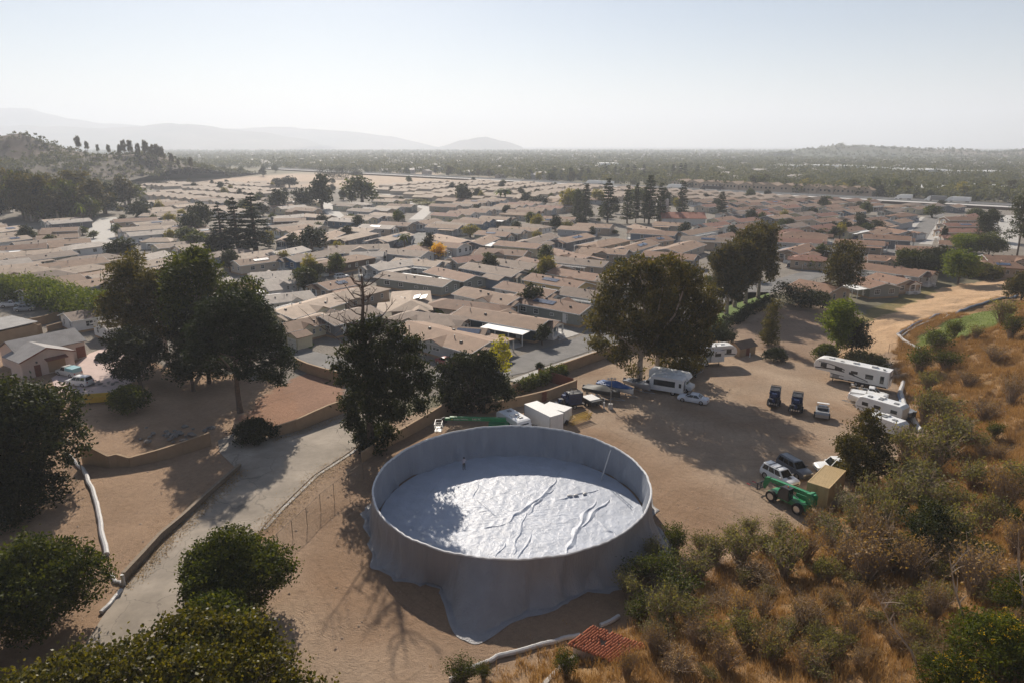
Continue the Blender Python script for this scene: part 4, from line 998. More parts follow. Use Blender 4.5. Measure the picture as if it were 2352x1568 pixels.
# small pump house and bin by the shaded yard
def pump_house():
    t = empty('pump_house', G(1703, 812), R(30)); tag(t, 'small block pump house with a dark gable roof by the shaded yard', 'pump house')
    MB().yz([(-1.5, -.2), (1.5, -.2), (1.5, 1.9), (0, 2.7), (-1.5, 1.9)], -2.2, 2.2).build('wall_body', M['block'], t)
    o = MB().add([(-2.5, -1.9, 1.72), (2.5, -1.9, 1.72), (2.5, 0, 2.78), (-2.5, 0, 2.78), (2.5, 1.9, 1.72), (-2.5, 1.9, 1.72)], [(0, 1, 2, 3), (3, 2, 4, 5)]).build('roof', M['roof'], t); o.color = (.10, .07, .055, 1)
    MB().box((0, -1.53, .95), (.9, .06, 1.8)).build('door', M['fence_red'], t)
pump_house()
for i, (x, y) in enumerate([(1700, 797), (1682, 815), (1722, 820)]):
    o = (MB().box((0, 0, .55), (.6, .65, 1.1), taper=1.1) if i == 0 else MB().cyl((0, 0, 0), (0, 0, .9), .1, .1, 8)).build(['wheelie_bin', 'bollard', 'bollard'][i], M['black' if i == 0 else 'white'], None, False, G(x, y))
    tag(o, ['black bin on the shaded yard', 'short white post left of the pump house', 'short white post right of the pump house'][i], ['bin', 'post', 'post'][i])
# leaf litter drifted along the edges of the drive
def litter():
    rg = np.random.RandomState(4); P = []
    for line, n, w in (([(286, 1345), (420, 1205), (552, 1082)], 2600, .7), ([(608, 1222), (648, 1178), (728, 1098), (808, 1046)], 1800, .9), ([(630, 1012), (720, 982), (800, 953)], 700, .5)):
        q = np.array([tuple(G(*p)[:2]) for p in line]); seg = rg.randint(0, len(q) - 1, n); u = rg.uniform(0, 1, (n, 1)); c = q[seg] * (1 - u) + q[seg + 1] * u + rg.normal(0, w, (n, 2)); P.append(np.c_[c, np.full(n, .14)])
    P = np.concatenate(P); n = len(P); a = rg.uniform(0, 6.28, n); s_ = rg.uniform(.04, .12, n); dx, dy = np.cos(a) * s_, np.sin(a) * s_
    V = np.stack([P + np.c_[dx, dy, s_ * .3], P + np.c_[-dy * .6, dx * .6, 0 * s_], P + np.c_[-dx, -dy, 0 * s_], P + np.c_[dy * .6, -dx * .6, s_ * .2]], 1).reshape(-1, 3)
    me = np_mesh('leaf_litter', V, np.arange(4 * n).reshape(-1, 4), M['l_dry'], 4, {'tint': np.repeat(rg.uniform(0, 1, n), 4)}); tag(link('leaf_litter', me), 'brown fallen leaves drifted along the edges of the drive', 'leaves', kind='stuff')
litter()

# stones and clods on the dirt
def pebbles():
    rg = np.random.RandomState(14); n = 6500; X_ = rg.uniform(-62, 88, n * 3); Y_ = rg.uniform(34, 150, n * 3)
    ok = (hill_d(X_, Y_) < 6) & (np.hypot(X_, Y_ - 69.3) > 17.5) & ~inpoly(X_, Y_, GP(DRIVE)) & (inpoly(X_, Y_, LOT) | inpoly(X_, Y_, LEFT)) & (nz(X_, Y_, 14, 3, 3) > rg.uniform(-1, .7, n * 3))
    X_, Y_ = X_[ok][:n], Y_[ok][:n]; m = len(X_); r = rg.uniform(.03, .10, m) * (1 + 1.2 * (rg.uniform(0, 1, m) > .95)); Zb = hz(X_, Y_)
    base = np.array([(1, 0, 0), (.2, .9, 0), (-.9, .3, 0), (-.3, -.9, 0), (.1, 0, .8)]); a = rg.uniform(0, 6.28, m); ca, sa = np.cos(a)[:, None], np.sin(a)[:, None]
    bx = base[None, :, 0] * ca - base[None, :, 1] * sa; by = base[None, :, 0] * sa + base[None, :, 1] * ca
    V = np.stack([X_[:, None] + bx * r[:, None], Y_[:, None] + by * r[:, None], Zb[:, None] + base[None, :, 2] * r[:, None]], -1).reshape(-1, 3)
    tri = np.array([(0, 1, 4), (1, 2, 4), (2, 3, 4), (3, 0, 4)]); Fq = (np.arange(m)[:, None, None] * 5 + tri[None]).reshape(-1, 3)
    tag(link('pebbles', np_mesh('pebbles', V, Fq, pmat('clods', (.30, .22, .16), .95, .3, .8), 3)), 'small stones and clods scattered over the dirt', 'stones', kind='stuff')
pebbles()
# ================================================================ vehicles
def put(name, rear, front, label, cat, group=None, z=None):
    """an Empty at the middle of a thing, x axis from rear to front (picture ground points)"""
    a, b = T(*rear), T(*front); c = (a + b) / 2; rz = math.atan2(b.y - a.y, b.x - a.x)
    t = empty(name, (c.x, c.y, hz1(c.x, c.y) if z is None else z), rz); tag(t, label, cat, group); return t
def wheel_set(t, xs, y, r, w=.22, rim=True):
    tm = MB().cyl((0, -w / 2, 0), (0, w / 2, 0), r, r, 16).mesh('wheel', M['black'], True)
    rmm = MB().cyl((0, -.008, 0), (0, .008, 0), r * .62, r * .55, 12).mesh('rim', M['chrome'])
    for x in xs:
        for s in (-1, 1):
            o = link('wheel', tm, t, (x, s * y, r))
            if rim: link('rim', rmm, o, (0, s * (w / 2 + .01), 0))
def quad_on(mb, p, off):
    """a pane lying just outside the quad p"""
    p = [Vector(q) for q in p]; n = (p[1] - p[0]).cross(p[3] - p[0]).normalized()
    mb.add([q + n * off for q in p], [(0, 1, 2, 3)])
    mb.add([q + n * (off - .006) for q in p], [(3, 2, 1, 0)])
def car(t, L=4.8, W=1.86, H=1.75, kind='suv', col=(.75, .75, .75, 1), belt=.62, clr=.22, wr=.37):
    hw = W / 2; zt = H * belt if kind != 'sedan' else H * .66
    hood = L * .26 if kind != 'sedan' else L * .25
    def ring(x, w, zb, z1):
        return [(x, -w * .9, zb), (x, -w, zb + .12), (x, -w, zb + (z1 - zb) * .62), (x, -w * .93, z1 - .03), (x, -w * .8, z1), (x, w * .8, z1), (x, w * .93, z1 - .03), (x, w, zb + (z1 - zb) * .62), (x, w, zb + .12), (x, w * .9, zb)]
    fx = L / 2
    st = [(-fx, hw * .84, clr + .18, zt - .12), (-fx + .10, hw * .95, clr + .06, zt - .02), (-fx + .5, hw, clr, zt), (0, hw, clr, zt), (fx - hood, hw, clr, zt), (fx - hood * .5, hw * .98, clr, zt - .05), (fx - .22, hw * .93, clr + .03, zt - .13), (fx - .05, hw * .85, clr + .1, zt - .22), (fx, hw * .74, clr + .18, zt - .32)]
    b = MB().loft([ring(*s) for s in st]).build('body', M['paint'], t, True); b.color = col
    # cabin
    xr = -fx + (.12 if kind == 'suv' else .95 if kind == 'sedan' else .35); xf = fx - hood + .05
    rr, rf = (xr + .28 if kind == 'suv' else xr + .75), xf - (.72 if kind != 'sedan' else .95)
    if kind == 'pickup': xr = -.25; rr = -.12
    wb, wt = hw * .93, hw * .74; zb = zt - .02; zr = H
    c = [(xr, -wb, zb), (xf, -wb, zb), (xf, wb, zb), (xr, wb, zb), (rr, -wt, zr), (rf, -wt, zr), (rf, wt, zr), (rr, wt, zr)]
    mid = [(rr - .05, -wt * .8, zr + .05), (rf - .15, -wt * .8, zr + .04), (rf - .15, wt * .8, zr + .04), (rr - .05, wt * .8, zr + .05)]
    mc = MB().add(c + mid, [(3, 2, 1, 0), (0, 1, 5, 4), (1, 2, 6, 5), (2, 3, 7, 6), (3, 0, 4, 7), (4, 5, 9, 8), (5, 6, 10, 9), (6, 7, 11, 10), (7, 4, 8, 11), (8, 9, 10, 11)])
    o = mc.build('cabin', M['paint'], t, False); o.color = col
    V = [Vector(q) for q in c]
    def bil(a, b_, c_, d, u0, u1, v0, v1):
        f = lambda u, v: a.lerp(b_, u).lerp(d.lerp(c_, u), v)
        return [f(u0, v0), f(u1, v0), f(u1, v1), f(u0, v1)]
    m_ = MB(); quad_on(m_, bil(V[1], V[2], V[6], V[5], .07, .93, .08, .92), .012); m_.build('windscreen', M['carglass'], t)
    m_ = MB(); quad_on(m_, bil(V[3], V[0], V[4], V[7], .1, .9, .15, .88), .012); m_.build('rear_window', M['carglass'], t)
    n = 3 if kind == 'suv' else 2
    for s in (0, 1):
        a, b_, c_, d = (V[0], V[1], V[5], V[4]) if s == 0 else (V[2], V[3], V[7], V[6])
        for i in range(n):
            m_ = MB(); quad_on(m_, bil(a, b_, c_, d, .06 + i * .88 / n + .015, .06 + (i + 1) * .88 / n - .015, .12, .9), .012); m_.build('side_window', M['carglass'], t)
    if kind == 'suv':
        for s in (-1, 1): MB().cyl((rr + .1, s * wt * .85, zr + .09), (rf - .2, s * wt * .85, zr + .09), .022, .022, 5).build('roof_rail', M['dark'], t)
    if kind == 'pickup':
        m_ = MB(); m_.box(((-fx + xr) / 2 + .05, 0, zt + .004), (abs(-fx - xr) - .3, W * .78, .012)); m_.build('bed', M['dark'], t)
        for s in (-1, 1): o = MB().box(((-fx + xr) / 2, s * hw * .86, zt + .06), (abs(-fx - xr) - .1, .09, .14)).build('bed_rail', M['paint'], t); o.color = col
    for s in (-1, 1):
        MB().box((fx - .06, s * hw * .62, zt - .27), (.12, .34, .13)).build('headlight', M['lamp'], t)
        MB().box((-fx + .03, s * hw * .72, zt - .18), (.08, .26, .16)).build('taillight', M['red'], t)
        o = MB().box((xf - .25, s * (hw + .1), zb + .1), (.1, .2, .14)).build('mirror', M['paint'], t); o.color = col
    MB().box((fx - .01, 0, clr + .36), (.07, W * .5, .18)).build('grille', M['dark'], t)
    MB().box((fx - .03, 0, clr + .13), (.1, W * .72, .1)).build('bumper', M['dark'], t)
    wheel_set(t, (-L * .30, L * .31), hw - .12, wr, .25)
WH = (.74, .74, .73, 1)
t = put('suv', (1758, 1090), (1822, 1124), 'white off-road suv parked next to the green telehandler', 'suv'); car(t, 4.9, 1.95, 1.85, 'suv', WH, .62, .32, .42)
MB().box((1.35, 0, 1.17), (.5, .45, .07)).build('hood_scoop', M['dark'], t)
for x in (-1.2, -.2): MB().box((x, 0, 1.93), (.07, 1.35, .05)).build('roof_bar', M['dark'], t)
t = put('suv', (1794, 1068), (1853, 1102), 'grey suv with roof rails parked alongside the white suv', 'suv'); car(t, 4.8, 1.9, 1.75, 'suv', (.10, .11, .13, 1))
t = put('sedan', (1622, 928), (1562, 917), 'white sedan parked behind the shuttle bus', 'sedan'); car(t, 4.9, 1.88, 1.45, 'sedan', (.66, .68, .72, 1), .62, .18, .35)
t = put('pickup_truck', (1952, 1083), (1893, 1083), 'white pickup truck mostly hidden behind the tan container', 'pickup truck'); car(t, 5.7, 1.95, 1.85, 'pickup', WH, .58, .28, .4)
t = put('pickup_truck', (1958, 906), (2034, 918), 'white pickup truck with tools in its bed below the striped fifth wheel', 'pickup truck'); car(t, 5.6, 1.95, 1.8, 'pickup', WH, .58, .28, .4)
rg = random.Random(31)
for i in range(9): MB().box((-1.9 + rg.uniform(-.8, .7), rg.uniform(-.6, .6), 1.2 + rg.uniform(0, .4)), (rg.uniform(.3, .9), rg.uniform(.2, .5), rg.uniform(.1, .4)), rg.uniform(0, 3), rg.uniform(-.3, .3)).build('cargo', M[rg.choice(['wood', 'dark', 'galv'])], t)
t = put('pickup_truck', (1955, 917), (2030, 930), 'plain white pickup truck, second in the row below the fifth wheel', 'pickup truck'); car(t, 5.8, 1.95, 1.8, 'pickup', WH, .58, .28, .4)
o = MB().xz([(-2.6, 1.05), (-.35, 1.05), (-.4, 1.65), (-2.5, 1.6)], -.86, .86).build('bed_cover', M['paint'], t); o.color = WH
t = put('pickup_truck', (190, 868), (130, 856), 'white pickup truck with teal roof beside the stucco house', 'pickup truck'); car(t, 5.4, 1.9, 1.8, 'pickup', (.62, .60, .56, 1), .58, .25, .38)
o = MB().xz([(-2.55, 1.04), (-.28, 1.04), (-.36, 1.78), (-2.45, 1.72)], -.85, .85).build('camper_shell', M['paint'], t); o.color = (.30, .52, .55, 1)
t = put('van', (208, 886), (160, 882), 'white minivan half hidden by the dark oak near the stucco house', 'van'); car(t, 4.7, 1.85, 1.75, 'suv', WH)

# ---- towed and motor homes
def rv_body(t, prof, W, col=(.74, .73, .70, 1), name='body'):
    mb = MB(); n = len(prof); rings = []
    for y, k in ((-W / 2, .0), (-W / 2 + .06, 1), (W / 2 - .06, 1), (W / 2, .0)):
        cx = sum(p[0] for p in prof) / n; cz = sum(p[1] for p in prof) / n
        rings.append([(cx + (p[0] - cx) * (1 - .012 * (1 - k)), y, cz + (p[1] - cz) * (1 - .03 * (1 - k))) for p in prof])
    mb.loft(rings); o = mb.build(name, M['paint'], t, False); o.color = col; return o
def panel(t, name, mat, x, z, w, h, side, W, d=.02, poly=None):
    y = side * (W / 2 + d / 2)
    if poly is None: return MB().box((x, y, z), (w, d, h)).build(name, M[mat], t)
    mb = MB(); mb.xz(poly, y - d / 2, y + d / 2); return mb.build(name, M[mat], t)
def swoosh(t, pts0, pts1, W, side, mat='dark'):
    mb = MB(); y0 = side * (W / 2 + .003); y1 = side * (W / 2 + .022)
    n = len(pts0)
    for i in range(n - 1):
        mb.add([(pts0[i][0], y1, pts0[i][1]), (pts0[i + 1][0], y1, pts0[i + 1][1]), (pts1[i + 1][0], y1, pts1[i + 1][1]), (pts1[i][0], y1, pts1[i][1])], [(0, 1, 2, 3)])
    mb.build('stripe', M[mat], t)
def fifth_wheel(name, rear, front, label, L=12.2, slide=True):
    t = put(name, rear, front, label, 'fifth wheel trailer'); W = 2.5; h = L / 2
    prof = [(-h, .75), (h - 3.1, .75), (h - 2.85, 1.7), (h - .5, 1.75), (h - .1, 2.1), (h, 2.6), (h - .25, 3.35), (h - .8, 3.72), (h - 1.5, 3.85), (-h, 3.62)]
    rv_body(t, prof, W)
    for s in (-1, 1):
        for x, z, w, hh in ((-h + 1.0, 2.1, .6, 1.3), (-h + 3.0, 2.2, 1.25, .8), (-h + 5.4, 2.45, 1.1, .5), (h - 4.2, 2.6, 1.2, .55), (h - 1.7, 2.75, 1.0, .75)):
            f = panel(t, 'window', 'glass', x, z, w, hh, s, W, .03)
        panel(t, 'door', 'white', h - 5.6, 1.85, .75, 2.0, s, W, .025)
        xs = [h - .3 - i * .55 for i in range(17)]
        swoosh(t, [(x, 2.0 + .55 * math.sin((i) * .19) - .05 * i) for i, x in enumerate(xs)], [(x, 2.16 + .6 * math.sin(i * .19 + .06) - .05 * i) for i, x in enumerate(xs)], W, s)
        swoosh(t, [(x, 3.2 - .012 * i * i) for i, x in enumerate(xs[1:13])], [(x, 3.3 - .010 * i * i) for i, x in enumerate(xs[1:13])], W, s)
        swoosh(t, [(x, 1.45 - .02 * i) for i, x in enumerate(xs[5:])], [(x, 1.6 - .04 * i) for i, x in enumerate(xs[5:])], W, s)
        panel(t, 'skirt', 'dark', -1.5, .86, L - 3.4, .22, s, W, .02)
        panel(t, 'storage_door', 'galv', h - 3.9, 1.15, 1.1, .55, s, W, .025)
    panel(t, 'slide_out', 'white', -h + 5.4, 2.0, 2.6, 2.1, -1, W, .5)
    panel(t, 'window', 'glass', -h + 5.4, 2.3, 1.2, .6, -1, W + 1.0, .03)
    for x in (h - 2.6, -.5, -h + 2.6): MB().box((x, 0, 3.82 + .01 * (x > 0)), (.95, .75, .32), taper=.8).build('air_conditioner', M['white'], t)
    for x in (h - 4.4, 1.5, -h + 1.0): MB().box((x, .5, 3.78), (.4, .4, .12)).build('roof_vent', M['galv'], t)
    MB().box((-1, 0, .62), (L - 3.5, 1.2, .2)).build('chassis', M['dark'], t)
    wheel_set(t, (-2.2, -1.2), W / 2 - .14, .4, .24)
    for s in (-1, 1): MB().box((h - 3.4, s * .9, .35), (.12, .12, .8)).build('landing_leg', M['dark'], t)
    lad = MB()
    for y in (.5, .85): lad.cyl((-h - .06, y, 1.2), (-h - .06, y, 3.7), .02, .02, 5)
    for k in range(6): lad.cyl((-h - .06, .5, 1.4 + k * .4), (-h - .06, .85, 1.4 + k * .4), .016, .016, 5)
    lad.build('rear_ladder', M['galv'], t)
    MB().box((-h - .04, -.4, 2.2), (.04, .9, .7)).build('rear_window', M['glass'], t)
    return t
fifth_wheel('fifth_wheel_trailer', (2046, 899), (1866, 862), 'long white fifth wheel trailer with dark swoosh stripes in the open lot')
fifth_wheel('fifth_wheel_trailer', (1588, 838), (1672, 834), 'white fifth wheel trailer nosing out from under the big eucalyptus', 9.5)
def travel_trailer(name, rear, front, label, L=6.2, W=2.35, H=2.75, col=WH, zz=.45, cat='travel trailer', win=True):
    t = put(name, rear, front, label, cat); h = L / 2
    rv_body(t, [(-h + .15, zz), (h - .35, zz), (h, zz + .7), (h - .1, zz + 1.2), (h - .55, H - .12), (h - .9, H), (-h + .5, H), (-h, H - .35), (-h, zz + .7)], W, col)
    if win:
        for s in (-1, 1):
            for x in (-h + 1.2, 0.2, h - 1.5): panel(t, 'window', 'glass', x, H * .62, .95, .55, s, W, .03)
            swoosh(t, [(-h + .2, zz + .55), (h - .3, zz + .55)], [(-h + .2, zz + .68), (h - .3, zz + .68)], W, s, 'galv')
        MB().box((h - .30, 0, H - .75), (.06, W * .6, .6), ry=R(-22)).build('front_window', M['glass'], t)
        panel(t, 'door', 'white', -.9, 1.5, .65, 1.8, -1, W, .03)
    for x in (-h + 1.4, .2, h - 1.7): MB().box((x, .2, H + .05), (.6, .55, .14)).build('roof_vent', M['galv'], t)
    MB().box((.2, -.5, H + .1), (.8, .7, .25), taper=.8).build('air_conditioner', M['white'], t)
    wheel_set(t, (-.55, .25), W / 2 - .12, .34, .2)
    MB().tube([(h - .3, .5, .5), (h + .9, 0, .5)], .05, 6).build('hitch', M['dark'], t); MB().tube([(h - .3, -.5, .5), (h + .9, 0, .5)], .05, 6).build('hitch', M['dark'], t)
    return t
def from_roof(c0, c1, z):
    """ground points below roof points of the photograph"""
    a, b = G(*c0, z), G(*c1, z); return proj((a.x, a.y, 0)), proj((b.x, b.y, 0))
r0, r1 = from_roof((1158, 940), (1205, 966), 2.75)
travel_trailer('travel_trailer', r0, r1, 'small white travel trailer behind the grey tank', 6.0)
travel_trailer('travel_trailer', (1566, 848), (1602, 842), 'white travel trailer in deep shade beside the half hidden fifth wheel', 6.0)
travel_trailer('travel_trailer', (2062, 968), (1983, 944), 'white travel trailer behind the olive tree in the row of boats', 7.0)
travel_trailer('travel_trailer', (2066, 1002), (1998, 978), 'low white trailer closest to the olive tree in the row of boats', 5.5, 2.3, 2.2, WH, .4, 'trailer', False)
def cargo_trailer(r0, r1, label, L, W, H):
    t = put('cargo_trailer', r0, r1, label, 'cargo trailer'); h = L / 2
    o = MB().box((0, 0, .5 + (H - .5) / 2), (L, W, H - .5)).build('body', M['paint'], t); o.color = WH
    MB().box((0, 0, H + .02), (L + .04, W + .04, .06)).build('roof', M['white'], t)
    for s in (-1, 1):
        MB().box((-h - .02, s * W * .24, H / 2 + .22), (.04, W * .46, H - .75)).build('rear_door', M['white'], t)
        for x in (-h + .05, h - .05): MB().box((x, s * (W / 2), H / 2 + .2), (.08, .06, H - .5)).build('corner_post', M['galv'], t)
        panel(t, 'fender', 'galv', -.4, .62, 1.9, .12, s, W + .1, .2)
    MB().box((0, 0, .42), (L, W * .8, .14)).build('chassis', M['dark'], t)
    wheel_set(t, (-.85, .05), W / 2 + .02, .36, .2)
    MB().cyl((-h - .1, W * .3, .55), (-h - .3, W * .3, .55), .34, .34, 14).build('spare_wheel', M['black'], t)
    MB().tube([(h, 0, .45), (h + 1.1, 0, .45)], .07, 6).build('hitch', M['dark'], t)
    return t
r0, r1 = from_roof((1277, 953), (1221, 926), 3.0)
cargo_trailer(r0, r1, 'tall white box trailer behind the grey tank', 6.2, 2.4, 3.0)
r0, r1 = from_roof((1296, 938), (1262, 930), 2.3)
cargo_trailer(r0, r1, 'lower white box trailer tucked behind the tall box trailer', 4.0, 2.2, 2.3)
def bus(rear, front, label, L=7.4):
    t = put('shuttle_bus', rear, front, label, 'shuttle bus'); W = 2.4; h = L / 2
    rv_body(t, [(-h, .55), (h - 1.9, .55), (h - 1.9, 2.75), (h - 2.3, 2.95), (-h + .25, 2.95), (-h, 2.75)], W, WH)
    rv_body(t, [(h - 1.92, .45), (h - .1, .45), (h, .7), (h - .05, 1.15), (h - .9, 1.35), (h - 1.45, 2.2), (h - 1.92, 2.3)], 2.05, WH, 'cab')
    for s in (-1, 1):
        panel(t, 'window', 'glass', -.6, 1.95, 3.6, 1.0, s, W, .03); panel(t, 'rear_side_window', 'glass', -h + .45, 1.9, .4, .7, s, W, .03)
        panel(t, 'cab_window', 'glass', h - 1.45, 1.75, .6, .55, s, 2.05, .03)
        MB().box((h - .02, s * .7, .95), (.08, .3, .2)).build('headlight', M['lamp'], t)
        MB().box((h - 1.0, s * 1.25, 1.6), (.12, .22, .35)).build('mirror', M['dark'], t)
    MB().box((h - 1.18, 0, 1.8), (.05, 1.7, .95), ry=R(-32)).build('windscreen', M['carglass'], t)
    for i in range(7): MB().box((-h + .7 + i * .75, 0, 2.965), (.05, W * .85, .03)).build('roof_rib', M['white'], t)
    MB().box((-.5, 0, 3.05), (1.0, .8, .2), taper=.85).build('air_conditioner', M['white'], t)
    MB().box((-h - .02, 0, 1.6), (.04, 1.0, 1.6)).build('rear_door', M['glass'], t)
    wheel_set(t, (-h + 1.6, h - .95), W / 2 - .18, .4, .25)
bus((1562, 906), (1480, 892), 'white shuttle bus with dark side windows under the big eucalyptus')
def motorhome(rear, front, label):
    t = put('motorhome', rear, front, label, 'motorhome'); W = 2.4; L = 7.5; h = L / 2
    rv_body(t, [(-h, .55), (h - 1.9, .55), (h - 1.9, 1.95), (h - .7, 2.1), (h - .55, 2.4), (h - 1.0, 3.0), (h - 1.6, 3.1), (-h + .2, 3.1), (-h, 2.9)], W, WH)
    rv_body(t, [(h - 1.92, .45), (h - .1, .45), (h, .7), (h - .05, 1.15), (h - .9, 1.35), (h - 1.35, 1.94), (h - 1.92, 1.94)], 2.05, WH, 'cab')
    for s in (-1, 1):
        for x in (-h + 1.2, -.2, 1.2): panel(t, 'window', 'glass', x, 2.1, .9, .5, s, W, .03)
        panel(t, 'cab_window', 'glass', h - 1.5, 1.6, .55, .4, s, 2.05, .03)
    MB().box((h - 1.1, 0, 1.66), (.05, 1.7, .65), ry=R(-38)).build('windscreen', M['carglass'], t)
    for x in (-1.5, .5): MB().box((x, 0, 3.2), (.8, .7, .25), taper=.85).build('air_conditioner', M['white'], t)
    wheel_set(t, (-h + 1.7, h - .95), W / 2 - .18, .4, .25)
motorhome((1505, 884), (1580, 898), 'white motorhome parked close behind the shuttle bus')
# ---- boats
def boat(rear, front, label, L=6.2, W=2.2, cover=None, hull=WH, cuddy=False, z=.55):
    t = put('boat', rear, front, label, 'boat'); h = L / 2; mb = MB(); rings = []
    for u in [0, .15, .35, .55, .72, .86, .95, 1.0]:
        x = -h + u * L; w = W / 2 * (1 - max(0, (u - .45) / .55) ** 2.2 * .97); k = z + .35 * max(0, u - .7) ** 1.2 * 2.2; g = z + .95 + .22 * u
        rings.append([(x, 0, k), (x, w * .62, k + .28), (x, w * .96, g - .18), (x, w, g), (x, w * .82, g - .02), (x, -w * .82, g - .02), (x, -w, g), (x, -w * .96, g - .18), (x, -w * .62, k + .28)])
    mb.loft(rings); o = mb.build('hull', M['paint'], t, True); o.color = hull
    if cover:
        mb = MB(); rings = []
        for u in [0.0, .12, .3, .45, .55, .7, .85, .97]:
            x = -h + u * L; w = W / 2 * (1 - max(0, (u - .45) / .55) ** 2.2 * .97) * 1.03; g = z + .97 + .22 * u; pk = .55 * math.exp(-((u - .45) / .22) ** 2) + .12
            rings.append([(x, w, g - .16), (x, w * .98, g + .03), (x, w * .5, g + pk * .75), (x, 0, g + pk), (x, -w * .5, g + pk * .7), (x, -w * .98, g + .03), (x, -w, g - .16)])
        mb.loft(rings); mb.build('cover', M[cover], t, True)
    else:
        MB().add([(-.2, -W * .36, z + 1.15), (.3, -W * .3, z + 1.2), (.3, W * .3, z + 1.2), (-.2, W * .36, z + 1.15), (-.5, -W * .3, z + 1.6), (.0, -W * .22, z + 1.62), (.0, W * .22, z + 1.62), (-.5, W * .3, z + 1.6)], [(0, 1, 5, 4), (1, 2, 6, 5), (2, 3, 7, 6)]).build('windscreen', M['glass'], t)
        for y in (-.4, .4): MB().box((-1.0, y, z + 1.05), (.5, .45, .5)).build('seat', M['galv'], t)
        if cuddy: MB().box((-.6, 0, z + 1.9), (1.6, W * .7, .08)).build('canopy', M['white'], t)
    MB().box((-h - .25, 0, z + .75), (.45, .4, .7), taper=.75).build('outboard_motor', M['dark'], t)
    MB().cyl((-h - .2, 0, z - .2), (-h - .2, 0, z + .5), .09, .09, 6).build('motor_leg', M['dark'], t)
    tr = MB()
    for y in (-.7, .7): tr.cyl((-h + .3, y, .42), (h - 1.0, y, .42), .05, .05, 6); tr.cyl((h - 1.0, y, .42), (h + .9, 0, .42), .05, .05, 6)
    for x in (-h + .6, -.4, h - 1.2): tr.cyl((x, -.7, .42), (x, .7, .42), .04, .04, 6); tr.box((x, .45, .52), (.2, .12, .25)); tr.box((x, -.45, .52), (.2, .12, .25))
    tr.build('trailer_frame', M['galv'], t); wheel_set(t, (-h + 1.6,), W / 2 - .12, .3, .18)
    return t
boat((1352, 907), (1415, 922), 'boat under a black cover next to the floodlight post', 6.4, 2.3, 'blackcover', (.05, .05, .05, 1))
boat((1382, 896), (1448, 913), 'boat under a bright blue cover behind the black covered boat', 6.6, 2.3, 'bluecover', WH)
boat((1438, 889), (1492, 905), 'small uncovered grey boat on a trailer in the tree shade', 5.2, 1.9, None, (.30, .31, .33, 1))
boat((2045, 946), (1960, 930), 'white motor boat on a trailer in the row below the fifth wheel', 7.0, 2.4, None, WH, True)
boat((2078, 962), (2040, 948), 'grey boat with black outboard motor at the hose', 5.0, 2.0, None, (.22, .23, .25, 1))
boat((1560, 862), (1594, 852), 'dark boat in deep shade near the travel trailer', 5.4, 1.9, None, (.06, .06, .07, 1))
boat((1583, 866), (1605, 856), 'second dark boat in deep shade with pale stripe', 5.0, 1.9, None, (.20, .22, .25, 1))
# ---- trailer with a white lid
t = put('utility_trailer', (1345, 922), (1372, 938), 'low trailer with a white lid beside the blue pump', 'utility trailer')
MB().box((0, 0, .8), (3.0, 1.9, .7)).build('bed', M['dark'], t); MB().box((-.2, 0, 1.2), (2.4, 2.0, .1)).build('lid', M['white'], t); MB().tube([(1.5, 0, .6), (2.8, 0, .6)], .07, 6).build('hitch', M['fence_red'], t); MB().cyl((1.9, 0, .7), (1.9, 0, .8), .3, .3, 12).build('spare_wheel', M['black'], t); wheel_set(t, (-.5, .3), .95, .33, .2)
